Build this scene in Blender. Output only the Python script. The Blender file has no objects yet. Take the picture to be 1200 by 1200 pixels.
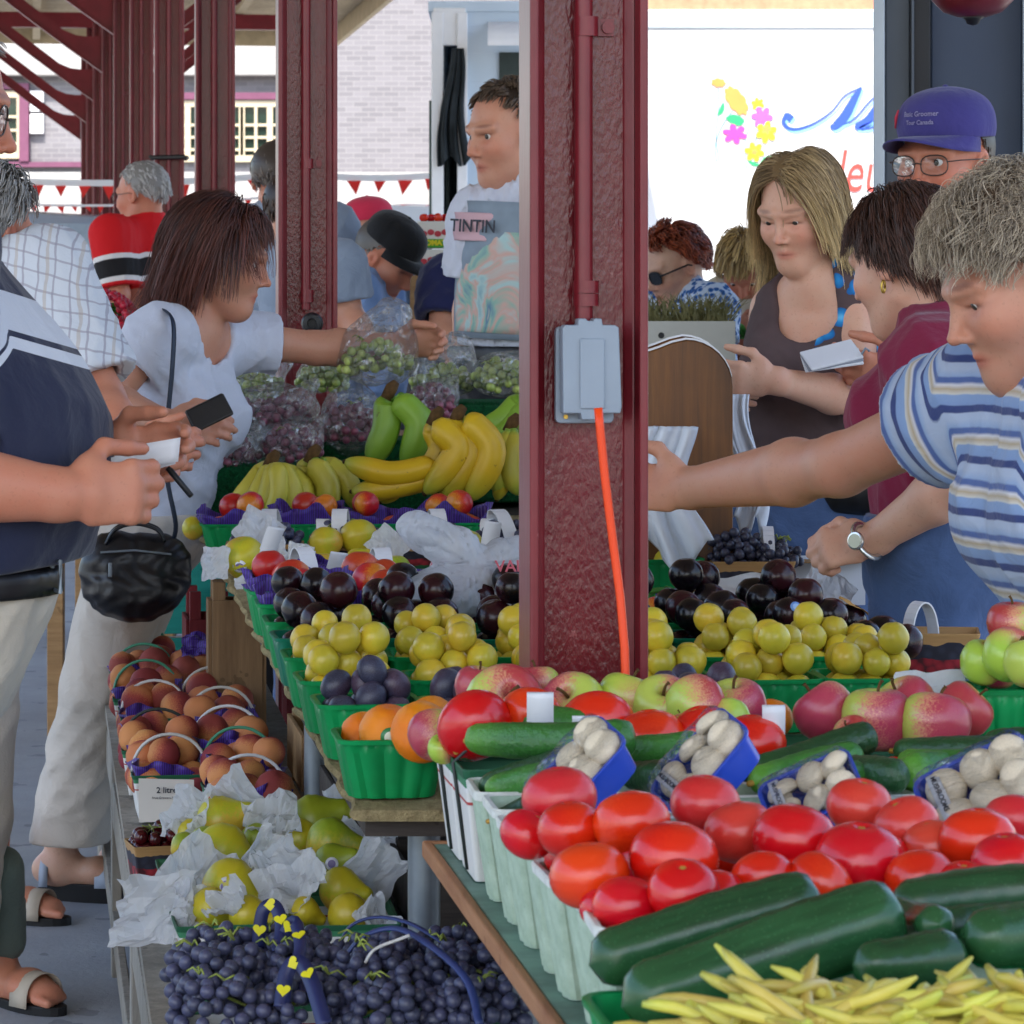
import bpy, bmesh, math, random
import numpy as np
from mathutils import Vector, Matrix
PI = math.pi
R = math.radians
random.seed(11)
RNG = np.random.default_rng(11)
SC = bpy.context.scene
COL = SC.collection
# - frame of reference
F, H, HY = 4000.0, 1.37, 350.0
def at(px, py, d):
 return Vector(((px - 600) * d / F, d, H - (py - HY) * d / F))
UA = R(8.0)
UD = Vector((-math.sin(UA), math.cos(UA), 0.0))
VD = Vector((math.cos(UA), math.sin(UA), 0.0))
def uv(u, v, z=0.0):
 p = UD * u + VD * v
 return Vector((p.x, p.y, z))
def to_uv(p):
 return p.x * UD.x + p.y * UD.y, p.x * VD.x + p.y * VD.y
def plane_at(px, py, a, b):
 """point seen at a photo pixel lying on the surface z = a + b*depth"""
 d = (H - a) / (b + (py - HY) / F)
 return at(px, py, d)
def S(h):
 h = h.lstrip('#')
 out = []
 for i in (0, 2, 4):
  c = int(h[i:i + 2], 16) / 255
  out.append(c / 12.92 if c <= 0.04045 else ((c + 0.055) / 1.055) ** 2.4)
 return tuple(out)
# - node helpers
class NT:
 def __init__(self, name):
  self.m = bpy.data.materials.new(name)
  self.m.use_nodes = True
  self.t = self.m.node_tree
  self.t.nodes.clear()
  self.out = self.t.nodes.new('ShaderNodeOutputMaterial')
  self._co = {}
 def n(self, typ, **kw):
  nd = self.t.nodes.new(typ)
  for k, v in kw.items():
   setattr(nd, k, v)
  return nd
 def l(self, a, b):
  self.t.links.new(a, b)
 def put(self, sock, val):
  if hasattr(val, 'links') or isinstance(val, bpy.types.NodeSocket):
   self.l(val, sock)
  else:
   if isinstance(val, (tuple, list)) and len(val) == 3 and sock.type == 'RGBA':
    val = (*val, 1)
   sock.default_value = val
 def co(self, kind='Object', scale=None, off=None):
  key = kind
  if key not in self._co:
   self._co[key] = self.n('ShaderNodeTexCoord').outputs[kind]
  o = self._co[key]
  if scale is not None:
   mp = self.n('ShaderNodeMapping')
   mp.inputs['Scale'].default_value = scale
   self.l(o, mp.inputs['Vector'])
   o = mp.outputs[0]
  return o
 def noise(self, scale=5, detail=3, rough=.5, vec=None, dist=0, out='Fac'):
  nd = self.n('ShaderNodeTexNoise')
  nd.inputs['Scale'].default_value = scale
  nd.inputs['Detail'].default_value = detail
  nd.inputs['Roughness'].default_value = rough
  nd.inputs['Distortion'].default_value = dist
  self.l(vec if vec is not None else self.co(), nd.inputs['Vector'])
  return nd.outputs[out]
 def vor(self, scale=5, vec=None, feature='F1', out='Distance', rand=1):
  nd = self.n('ShaderNodeTexVoronoi', feature=feature)
  nd.inputs['Scale'].default_value = scale
  nd.inputs['Randomness'].default_value = rand
  self.l(vec if vec is not None else self.co(), nd.inputs['Vector'])
  return nd.outputs[out]
 def wave(self, scale=5, vec=None, dist=0, direction='X', detail=2, typ='BANDS'):
  nd = self.n('ShaderNodeTexWave', wave_type=typ)
  if typ == 'BANDS': nd.bands_direction = direction
  nd.inputs['Scale'].default_value = scale
  nd.inputs['Distortion'].default_value = dist
  nd.inputs['Detail'].default_value = detail
  self.l(vec if vec is not None else self.co(), nd.inputs['Vector'])
  return nd.outputs['Fac']
 def ramp(self, fac, stops, interp='LINEAR'):
  nd = self.n('ShaderNodeValToRGB')
  cr = nd.color_ramp
  cr.interpolation = interp
  while len(cr.elements) < len(stops):
   cr.elements.new(.5)
  for e, (p, c) in zip(cr.elements, stops):
   e.position = p
   if not isinstance(c, (tuple, list)): c = (c, c, c)
   e.color = (*c[:3], 1)
  self.l(fac, nd.inputs[0])
  return nd.outputs[0]
 def mix(self, fac, a, b, blend='MIX'):
  nd = self.n('ShaderNodeMix', data_type='RGBA', blend_type=blend)
  self.put(nd.inputs[0], fac); self.put(nd.inputs[6], a); self.put(nd.inputs[7], b)
  return nd.outputs[2]
 def math(self, op, a, b=0.0, c=None, clamp=False):
  nd = self.n('ShaderNodeMath', operation=op, use_clamp=clamp)
  self.put(nd.inputs[0], a); self.put(nd.inputs[1], b)
  if c is not None: self.put(nd.inputs[2], c)
  return nd.outputs[0]
 def sep(self, vec):
  nd = self.n('ShaderNodeSeparateXYZ'); self.l(vec, nd.inputs[0]); return nd.outputs
 def rnd(self):
  return self.n('ShaderNodeObjectInfo').outputs['Random']
 def attr(self, name, out='Color'):
  nd = self.n('ShaderNodeAttribute', attribute_name=name); return nd.outputs[out]
 def bump(self, h, strength=.3, dist=.01, normal=None):
  nd = self.n('ShaderNodeBump')
  nd.inputs['Strength'].default_value = strength
  nd.inputs['Distance'].default_value = dist
  self.l(h, nd.inputs['Height'])
  if normal is not None: self.l(normal, nd.inputs['Normal'])
  return nd.outputs[0]
 def hsv(self, col, h=.5, s=1., v=1.):
  nd = self.n('ShaderNodeHueSaturation')
  self.put(nd.inputs['Hue'], h); self.put(nd.inputs['Saturation'], s); self.put(nd.inputs['Value'], v)
  self.put(nd.inputs['Color'], col)
  return nd.outputs[0]
 def bsdf(self, col, rough=.5, spec=.5, normal=None, metal=0, sss=0, sssr=None, coat=0, coatr=.1, trans=0, alpha=None, sheen=0, ior=None):
  b = self.n('ShaderNodeBsdfPrincipled')
  self.put(b.inputs['Base Color'], col)
  self.put(b.inputs['Roughness'], rough)
  self.put(b.inputs['Specular IOR Level'], spec)
  self.put(b.inputs['Metallic'], metal)
  if normal is not None: self.l(normal, b.inputs['Normal'])
  if sss:
   b.inputs['Subsurface Weight'].default_value = sss
   b.inputs['Subsurface Radius'].default_value = sssr or (1, .3, .15)
   b.inputs['Subsurface Scale'].default_value = .006
  if coat:
   b.inputs['Coat Weight'].default_value = coat
   b.inputs['Coat Roughness'].default_value = coatr
  if trans: b.inputs['Transmission Weight'].default_value = trans
  if alpha is not None: self.put(b.inputs['Alpha'], alpha)
  if sheen:
   b.inputs['Sheen Weight'].default_value = sheen
  return b.outputs[0]
 def done(self, sh):
  self.l(sh, self.out.inputs[0])
  return self.m
_MC = {}
def mat(name, col, rough=.5, spec=.4, var=.12, vscale=6, bump=0, bscale=40, rnd=0, hue=0, **kw):
 """plain painted / moulded surface: colour with blotchy variation, optional bump and per-object variation"""
 if name in _MC: return _MC[name]
 t = NT(name)
 c = col
 if var:
  f = t.noise(vscale, 4, .6)
  dark = tuple(x * (1 - var * 1.6) for x in col); lite = tuple(min(1, x * (1 + var)) for x in col)
  c = t.ramp(f, [(.3, dark), (.7, lite)])
 if rnd or hue:
  r = t.rnd()
  c = t.hsv(c, h=t.math('MULTIPLY_ADD', r, hue, .5 - hue / 2), v=t.math('MULTIPLY_ADD', r, rnd, 1 - rnd / 2))
 nrm = None
 if bump: nrm = t.bump(t.noise(bscale, 4, .6), bump, .004)
 m = t.done(t.bsdf(c, rough, spec, nrm, **kw))
 _MC[name] = m
 return m
# - mesh builder
class MB:
 def __init__(self):
  self.v = []; self.f = []
 def add(self, vs, fs, M=None):
  o = len(self.v)
  if M is not None:
   vs = [M @ Vector(p) for p in vs]
  self.v += [tuple(p) for p in vs]
  self.f += [tuple(i + o for i in q) for q in fs]
  return self
 def box(self, c, s, rz=0, M=None):
  x, y, z = s[0] / 2, s[1] / 2, s[2] / 2
  vs = [(-x, -y, -z), (x, -y, -z), (x, y, -z), (-x, y, -z), (-x, -y, z), (x, -y, z), (x, y, z), (-x, y, z)]
  fs = [(0, 3, 2, 1), (4, 5, 6, 7), (0, 1, 5, 4), (1, 2, 6, 5), (2, 3, 7, 6), (3, 0, 4, 7)]
  T = Matrix.Translation(Vector(c)) @ Matrix.Rotation(rz, 4, 'Z')
  if M is not None: T = M @ T
  return self.add(vs, fs, T)
 def hexa(self, p):
  """eight corners: bottom four then top four"""
  return self.add(p, [(0, 3, 2, 1), (4, 5, 6, 7), (0, 1, 5, 4), (1, 2, 6, 5), (2, 3, 7, 6), (3, 0, 4, 7)])
 def tube(self, pts, rad, n=8, cap=True, M=None, flat=1.0, up=None):
  pts = [Vector(p) for p in pts]
  if not hasattr(rad, '__len__'): rad = [rad] * len(pts)
  vs = []; fs = []
  t0 = (pts[1] - pts[0]).normalized()
  a = Vector(up) if up is not None else (Vector((0, 0, 1)) if abs(t0.z) < .9 else Vector((1, 0, 0)))
  for i, p in enumerate(pts):
   t = (pts[min(i + 1, len(pts) - 1)] - pts[max(i - 1, 0)])
   t = t.normalized() if t.length > 1e-9 else t0
   a = a - t * a.dot(t)
   a = a.normalized() if a.length > 1e-6 else t.orthogonal().normalized()
   b = t.cross(a)
   for k in range(n):
    w = 2 * PI * k / n
    vs.append(p + (a * math.cos(w) * flat + b * math.sin(w)) * rad[i])
  for i in range(len(pts) - 1):
   for k in range(n):
    k2 = (k + 1) % n
    fs.append((i * n + k, i * n + k2, (i + 1) * n + k2, (i + 1) * n + k))
  if cap:
   fs.append(tuple(range(n - 1, -1, -1))); o = (len(pts) - 1) * n
   fs.append(tuple(o + k for k in range(n)))
  return self.add(vs, fs, M)
 def lathe(self, prof, n=24, M=None, mod=None):
  """profile of (r, z) turned round Z; mod(angle, r, z) may reshape the radius"""
  vs = []; fs = []; rows = []
  for r, z in prof:
   if r < 1e-6:
    rows.append([len(vs)]); vs.append((0, 0, z))
   else:
    row = []
    for k in range(n):
     w = 2 * PI * k / n
     rr = mod(w, r, z) if mod else r
     zz = z
     if isinstance(rr, tuple): rr, zz = rr
     row.append(len(vs)); vs.append((rr * math.cos(w), rr * math.sin(w), zz))
    rows.append(row)
  for a, b in zip(rows, rows[1:]):
   for k in range(n):
    k2 = (k + 1) % n
    if len(a) == 1 and len(b) == 1: continue
    if len(a) == 1: fs.append((a[0], b[k2], b[k]))
    elif len(b) == 1: fs.append((a[k], a[k2], b[0]))
    else: fs.append((a[k], a[k2], b[k2], b[k]))
  return self.add(vs, fs, M)
 def sph(self, c, r, n=12, m=8, M=None):
  r3 = r if hasattr(r, '__len__') else (r, r, r)
  T = Matrix.Translation(Vector(c)) @ Matrix.Diagonal((*r3, 1))
  if M is not None: T = M @ T
  return self.lathe([(math.sin(PI * i / m), -math.cos(PI * i / m)) for i in range(m + 1)], n, T)
 def prism(self, poly, M, depth):
  """polygon in local XY extruded along local Z from 0 to depth"""
  n = len(poly)
  vs = [(x, y, 0) for x, y in poly] + [(x, y, depth) for x, y in poly]
  fs = [tuple(range(n - 1, -1, -1)), tuple(range(n, 2 * n))]
  fs += [(k, (k + 1) % n, n + (k + 1) % n, n + k) for k in range(n)]
  return self.add(vs, fs, M)
 def grid(self, fn, nu, nv, closed_u=False):
  vs = [fn(i / (nu if closed_u else nu - 1), j / (nv - 1)) for j in range(nv) for i in range(nu)]
  fs = []
  for j in range(nv - 1):
   for i in range(nu if closed_u else nu - 1):
    i2 = (i + 1) % nu
    fs.append((j * nu + i, j * nu + i2, (j + 1) * nu + i2, (j + 1) * nu + i))
  return self.add(vs, fs)
 def mesh(self, name, m, smooth=False, angle=None):
  me = bpy.data.meshes.new(name)
  me.from_pydata(self.v, [], self.f)
  if m is not None: me.materials.append(m)
  if smooth:
   me.polygons.foreach_set('use_smooth', [True] * len(me.polygons))
   if angle is not None:
    try: me.set_sharp_from_angle(angle=R(angle))
    except Exception: pass
  me.update()
  return me
 def build(self, name, m, parent=None, smooth=False, angle=None, bevel=0, loc=None, M=None, solid=0):
  return put(name, self.mesh(name, m, smooth, angle), parent, loc, M, bevel, solid)
def put(name, me, parent=None, loc=None, M=None, bevel=0, solid=0):
 o = bpy.data.objects.new(name, me)
 COL.objects.link(o)
 if M is not None: o.matrix_basis = M
 if loc is not None: o.location = loc
 if parent is not None: o.parent = parent
 if bevel:
  b = o.modifiers.new('bevel', 'BEVEL'); b.width = bevel; b.segments = 2; b.limit_method = 'ANGLE'
  b.harden_normals = False
 if solid:
  b = o.modifiers.new('solid', 'SOLIDIFY'); b.thickness = solid; b.offset = 0
 return o
def tag(o, label, cat, group=None, kind=None):
 o['label'] = label; o['category'] = cat
 if group: o['group'] = group
 if kind: o['kind'] = kind
 return o
def thing(name, label, cat, loc=(0, 0, 0), rz=0, group=None, M=None):
 o = bpy.data.objects.new(name, None)
 COL.objects.link(o)
 o.empty_display_size = .05
 if M is not None: o.matrix_basis = M
 else:
  o.location = loc; o.rotation_euler = (0, 0, rz)
 return tag(o, label, cat, group)
def structure(o):
 o['kind'] = 'structure'; return o
def dup(root, M=None, label=None, group=None):
 c = root.copy(); COL.objects.link(c)
 if M is not None: c.matrix_basis = M
 if label: c['label'] = label
 if group: c['group'] = group
 for ch in root.children:
  k = ch.copy(); COL.objects.link(k); k.parent = c
  for g in ch.children:
   q = g.copy(); COL.objects.link(q); q.parent = k
 return c
def frame(o, x, z):
 """matrix with origin o, local x axis and z axis"""
 z = Vector(z).normalized(); x = Vector(x); x = (x - z * x.dot(z)).normalized(); y = z.cross(x)
 return Matrix(((x.x, y.x, z.x, o[0]), (x.y, y.y, z.y, o[1]), (x.z, y.z, z.z, o[2]), (0, 0, 0, 1)))
def rotm(loc, rx=0, ry=0, rz=0, s=1.0):
 sc = Matrix.Diagonal((*(s if hasattr(s, '__len__') else (s, s, s)), 1))
 return Matrix.Translation(Vector(loc)) @ Matrix.Rotation(rz, 4, 'Z') @ Matrix.Rotation(ry, 4, 'Y') @ Matrix.Rotation(rx, 4, 'X') @ sc
def text_mesh(body, size, m, depth=.0, shear=0.0, bold=0.0):
 cu = bpy.data.curves.new('lettering', 'FONT')
 cu.body = body; cu.size = size; cu.extrude = depth; cu.shear = shear; cu.offset = bold
 cu.align_x = 'CENTER'; cu.align_y = 'CENTER'; cu.resolution_u = 3
 ob = bpy.data.objects.new('lettering', cu)
 COL.objects.link(ob)
 dg = bpy.context.evaluated_depsgraph_get()
 me = bpy.data.meshes.new_from_object(ob.evaluated_get(dg))
 bpy.data.objects.remove(ob)
 me.materials.clear(); me.materials.append(m)
 return me
ORD = ['first', 'second', 'third', 'fourth', 'fifth', 'sixth', 'seventh', 'eighth', 'ninth', 'tenth', 'eleventh', 'twelfth', 'thirteenth', 'fourteenth', 'fifteenth']
# - signed-distance modelling
def _sm(a, b, k):
 h = np.clip(.5 + .5 * (b - a) / k, 0, 1)
 return b + (a - b) * h - k * h * (1 - h)
class SDF:
 """smooth unions of tapered limbs and ellipsoids, polygonised by surface nets"""
 def __init__(self): self.p = []
 def cap(self, a, b, r1, r2=None, k=.02, flat=None, fdir=None, op='u'):
  self.p.append(('c', np.array(a, float), np.array(b, float), r1, r1 if r2 is None else r2, k, flat, None if fdir is None else np.array(fdir, float), op)); return self
 def ell(self, c, r, M=None, k=.02, op='u'):
  r = np.array(r if hasattr(r, '__len__') else (r, r, r), float)
  self.p.append(('e', np.array(c, float), r, np.array(M, float) if M is not None else np.eye(3), k, op)); return self
 def bounds(self, pad):
  lo = np.full(3, 1e9); hi = np.full(3, -1e9)
  for q in self.p:
   l, h, op = self._bb(q)
   if op == 'u': lo = np.minimum(lo, l); hi = np.maximum(hi, h)
  return lo - pad, hi + pad
 def _bb(self, q):
  if q[0] == 'c':
   r = max(q[3], q[4]) * max(1, q[6] or 1)
   return np.minimum(q[1], q[2]) - r, np.maximum(q[1], q[2]) + r, q[8]
  r = np.abs(q[3]) @ q[2]
  return q[1] - r, q[1] + r, q[5]
 def field(self, vox, lo=None, hi=None, infl=0.0):
  l, h = self.bounds(vox * 3 + max(infl, 0))
  if lo is not None: l = np.maximum(l, lo)
  if hi is not None: h = np.minimum(h, hi)
  n = np.maximum(np.ceil((h - l) / vox).astype(int) + 1, 3)
  ax = [l[i] + vox * np.arange(n[i]) for i in range(3)]
  Fd = np.full(n, .2, np.float32)
  for q in self.p:
   bl, bh, op = self._bb(q)
   k = q[5] if q[0] == 'c' else q[4]
   pad = k * 1.5 + vox * 3 + abs(infl) * 1.6
   i0 = np.clip(np.floor((bl - pad - l) / vox).astype(int), 0, n); i1 = np.clip(np.ceil((bh + pad - l) / vox).astype(int) + 1, 0, n)
   if np.any(i1 - i0 < 1): continue
   sl = tuple(slice(i0[i], i1[i]) for i in range(3))
   X = ax[0][sl[0]][:, None, None]; Y = ax[1][sl[1]][None, :, None]; Z = ax[2][sl[2]][None, None, :]
   if q[0] == 'c':
    _, a, b, r1, r2, k, flat, fd, op = q
    ba = b - a; L = max(ba @ ba, 1e-12)
    px, py, pz = X - a[0], Y - a[1], Z - a[2]
    t = np.clip((px * ba[0] + py * ba[1] + pz * ba[2]) / L, 0, 1)
    dx, dy, dz = px - t * ba[0], py - t * ba[1], pz - t * ba[2]
    d2 = dx * dx + dy * dy + dz * dz
    if flat:      # stretch the cross-section by `flat` along fdir
     e = (dx * fd[0] + dy * fd[1] + dz * fd[2])
     d2 = d2 - e * e * (1 - 1 / (flat * flat))
    s = np.sqrt(d2) - (r1 + (r2 - r1) * t)
   else:
    _, c, r, M, k, op = q
    px, py, pz = X - c[0], Y - c[1], Z - c[2]
    u = px * M[0, 0] + py * M[0, 1] + pz * M[0, 2]
    v = px * M[1, 0] + py * M[1, 1] + pz * M[1, 2]
    w = px * M[2, 0] + py * M[2, 1] + pz * M[2, 2]
    k0 = np.sqrt((u / r[0]) ** 2 + (v / r[1]) ** 2 + (w / r[2]) ** 2)
    k1 = np.sqrt((u / r[0] ** 2) ** 2 + (v / r[1] ** 2) ** 2 + (w / r[2] ** 2) ** 2)
    s = k0 * (k0 - 1) / np.maximum(k1, 1e-6)
   cur = Fd[sl]
   if op == 'u': Fd[sl] = _sm(cur, s, max(k, 1e-4))
   else: Fd[sl] = -_sm(-cur, s, max(k, 1e-4))
  return Fd - infl, l, ax
 def raw(self, vox, infl=0, mod=None, lo=None, hi=None):
  Fd, l, ax = self.field(vox, lo, hi, infl)
  if mod is not None:
   X, Y, Z = ax[0][:, None, None], ax[1][None, :, None], ax[2][None, None, :]
   Fd = mod(Fd, X, Y, Z).astype(np.float32)
  return nets(Fd, l, vox)
def nets(Fd, l, vox):
 Fd = np.pad(Fd, 1, constant_values=.05); l = np.array(l) - vox
 s = Fd < 0
 nx, ny, nz = Fd.shape
 c = np.zeros((nx - 1, ny - 1, nz - 1), np.int8)
 for i in (0, 1):
  for j in (0, 1):
   for k in (0, 1):
    c += s[i:nx - 1 + i, j:ny - 1 + j, k:nz - 1 + k]
 act = (c > 0) & (c < 8)
 idx = np.full(act.shape, -1, np.int64)
 ii = np.argwhere(act)
 if len(ii) == 0: return np.zeros((0, 3)), np.zeros((0, 4), int)
 idx[act] = np.arange(len(ii))
 acc = np.zeros((len(ii), 3)); cnt = np.zeros(len(ii))
 cor = [(i, j, k) for i in (0, 1) for j in (0, 1) for k in (0, 1)]
 for a in cor:
  for axn in range(3):
   if a[axn] == 1: continue
   b = list(a); b[axn] = 1
   fa = Fd[ii[:, 0] + a[0], ii[:, 1] + a[1], ii[:, 2] + a[2]]
   fb = Fd[ii[:, 0] + b[0], ii[:, 1] + b[1], ii[:, 2] + b[2]]
   mk = (fa < 0) != (fb < 0)
   t = np.where(mk, fa / np.where(mk, fa - fb, 1), 0)
   p = np.array(a, float)[None, :].repeat(len(ii), 0)
   p[:, axn] += t
   acc[mk] += p[mk]; cnt[mk] += 1
 V = (ii + acc / cnt[:, None]) * vox + l
 quads = []
 for axn in range(3):
  sl0 = [slice(None)] * 3; sl1 = [slice(None)] * 3
  sl0[axn] = slice(0, -1); sl1[axn] = slice(1, None)
  e = s[tuple(sl0)] != s[tuple(sl1)]
  o1, o2 = [(1, 2), (2, 0), (0, 1)][axn]
  pts = np.argwhere(e)
  ok = (pts[:, o1] > 0) & (pts[:, o2] > 0) & (pts[:, o1] < Fd.shape[o1] - 1) & (pts[:, o2] < Fd.shape[o2] - 1)
  pts = pts[ok]
  def g(d1, d2):
   q = pts.copy(); q[:, o1] -= d1; q[:, o2] -= d2
   return idx[q[:, 0], q[:, 1], q[:, 2]]
  Q = np.stack([g(1, 1), g(0, 1), g(0, 0), g(1, 0)], 1)
  inside = s[pts[:, 0], pts[:, 1], pts[:, 2]]
  Q[~inside] = Q[~inside][:, ::-1]
  quads.append(Q)
 return V, np.concatenate(quads)
def np_mesh(name, V, Q, m, smooth=True, color=None):
 me = bpy.data.meshes.new(name)
 V = np.asarray(V, np.float32); Q = np.asarray(Q, np.int32)
 me.vertices.add(len(V)); me.vertices.foreach_set('co', V.ravel())
 k = Q.shape[1] if len(Q) else 4
 me.loops.add(Q.size); me.loops.foreach_set('vertex_index', Q.ravel())
 me.polygons.add(len(Q)); me.polygons.foreach_set('loop_start', np.arange(0, Q.size, k, dtype=np.int32))
 me.polygons.foreach_set('use_smooth', np.full(len(Q), smooth))
 if m is not None: me.materials.append(m)
 if color is not None:
  ca = me.color_attributes.new('tint', 'FLOAT_COLOR', 'POINT')
  c4 = np.ones((len(V), 4), np.float32); c4[:, :3] = color
  ca.data.foreach_set('color', c4.ravel())
 me.update(calc_edges=True)
 return me
def relax(V, Q, it=2, f=.5):
 for _ in range(it):
  acc = np.zeros_like(V); cnt = np.zeros(len(V))
  for a in range(4):
   for b in ((a + 1) % 4, (a + 3) % 4):
    np.add.at(acc, Q[:, a], V[Q[:, b]]); np.add.at(cnt, Q[:, a], 1)
  V = V + (acc / np.maximum(cnt, 1)[:, None] - V) * f
 return V
def vnoise(P, seed=0):
 """cheap smooth pseudo-noise of points, about -1..1"""
 r = np.random.default_rng(seed)
 out = 0
 for k in range(5):
  d = r.normal(size=3); d /= np.linalg.norm(d); d *= (1 + .5 * k)
  out = out + np.sin(P @ d + r.uniform(0, 6.28) + 1.3 * np.sin(P @ r.normal(size=3) * .7))
 return out / 3.2
EXPOSURE = 1.85
# = camera, light, air
cam_d = bpy.data.cameras.new('camera'); cam = bpy.data.objects.new('camera', cam_d); COL.objects.link(cam)
cam_d.sensor_width = 36; cam_d.lens = F / 1200 * 36
cam_d.shift_y = -(600 - HY) / 1200
cam_d.clip_start = .05; cam_d.clip_end = 3000
cam.location = (0, 0, H); cam.rotation_euler = (PI / 2, 0, 0)
cam_d.dof.use_dof = True; cam_d.dof.focus_distance = 5.6; cam_d.dof.aperture_fstop = 26
SC.camera = cam
SUN = Vector((-.10, -.72, 1.0)).normalized()      # towards the sun
el = math.asin(SUN.z); az = math.atan2(SUN.x, SUN.y)
w = bpy.data.worlds.new('World'); SC.world = w; w.use_nodes = True
nt = w.node_tree
sky = nt.nodes.new('ShaderNodeTexSky'); sky.sky_type = 'NISHITA'; sky.sun_disc = False
sky.sun_elevation = el; sky.sun_rotation = az; sky.air_density = 1.0; sky.dust_density = 2.5; sky.ozone_density = 1.0
bg = nt.nodes['Background']; nt.links.new(sky.outputs[0], bg.inputs[0]); bg.inputs[1].default_value = .15
sl = bpy.data.lights.new('sun', 'SUN'); sl.energy = 2.4; sl.angle = R(.6); sl.color = (1, .95, .87)
so = bpy.data.objects.new('sun', sl); COL.objects.link(so)
so.rotation_euler = SUN.to_track_quat('Z', 'Y').to_euler()
SC.view_settings.view_transform = 'Standard'; SC.view_settings.look = 'None'; SC.view_settings.gamma = 1
SC.view_settings.exposure = EXPOSURE
SC.cycles.use_denoising = True
SC.cycles.max_bounces = 8; SC.cycles.transparent_max_bounces = 24; SC.cycles.diffuse_bounces = 5; SC.cycles.glossy_bounces = 3
SC.cycles.sample_clamp_indirect = 4.0; SC.cycles.caustics_reflective = False; SC.cycles.caustics_refractive = False
# = ground
t = NT('concrete floor')
c = t.ramp(t.noise(1.2, 6, .65), [(.25, S('7b8088')), (.55, S('979ca3')), (.8, S('a9adb2'))])
c = t.mix(t.math('MULTIPLY', t.math('LESS_THAN', t.noise(9, 2, .6), .36), .5), c, S('5d6168'))
M_FLOOR = t.done(t.bsdf(c, .8, .3, t.bump(t.noise(60, 4, .7), .25, .01)))
t = NT('asphalt lot')
c = t.ramp(t.noise(.6, 6, .7), [(.3, S('8d8b88')), (.7, S('a8a5a0'))])
M_LOT = t.done(t.bsdf(c, .9, .2, t.bump(t.noise(90, 3, .7), .4, .01)))
structure(MB().grid(lambda a, b: ((a - .5) * 1600, -300 + b * 1500, 0), 2, 2).build('ground', M_LOT))
g = MB(); p = [uv(-9, -4.6), uv(-9, 4.0), uv(44, 4.0), uv(44, -4.6)]
g.hexa([tuple(q - Vector((0, 0, .1))) for q in p] + [tuple(q + Vector((0, 0, .006))) for q in p])
structure(g.build('pavement', M_FLOOR))
# = painted steel
def paint_red(name, base, drips):
 t = NT(name)
 co = t.co('Object')
 mp = t.co('Object', scale=(1, 1, .45))
 blot = t.noise(7, 4, .6)
 c = t.ramp(blot, [(.3, tuple(x * .8 for x in base)), (.7, tuple(x * 1.12 for x in base))])
 chip = t.noise(38, 3, .7)
 c = t.mix(t.math('MULTIPLY', t.math('GREATER_THAN', chip, .73), .6), c, S('9a5a58'))
 c = t.mix(t.math('MULTIPLY', t.ramp(t.noise(3.5, 5, .7, t.co('Object', scale=(6, 6, .5))), [(.55, 0), (.75, 1)]), .3), c, S('3a1418'))
 h = t.noise(170 if drips else 60, 2, .5, mp, dist=.2)
 return t.done(t.bsdf(c, .24 if drips else .34, .42, t.bump(h, .36 if drips else .12, .004)))
M_COL = paint_red('maroon gloss paint', S('6b1a22'), True)
M_COL2 = paint_red('maroon smooth paint', S('741d26'), False)
M_GREYBOX = mat('grey cast metal', S('8b97a4'), .5, .4, .05, 8, .06, 200)
M_ORANGE = mat('orange cord rubber', S('f0480f'), .45, .4, .03)
M_BRASS = mat('brass screw', S('b99a4a'), .35, .5, 0, metal=.8)
M_BLACK = mat('black plastic', S('17181b'), .45, .4, .1)
V1 = .671; U1 = 4.146; DU = 4.28; COLW = .146; FLW = .098
def ibeam(z0, z1, wd=COLW, fw=FLW, tf=.011, tw=.009):
 b = MB()
 for s in (-1, 1):
  b.box((s * (wd / 2 - tf / 2), 0, (z0 + z1) / 2), (tf, fw, z1 - z0))
  b.hexa([(s * (wd / 2 - tf), -.014, z0), (s * (wd / 2 - tf), .014, z0), (s * (wd / 2 - tf - .014), .0046, z0), (s * (wd / 2 - tf - .014), -.0046, z0),
    (s * (wd / 2 - tf), -.014, z1), (s * (wd / 2 - tf), .014, z1), (s * (wd / 2 - tf - .014), .0046, z1), (s * (wd / 2 - tf - .014), -.0046, z1)])
 return b
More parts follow.
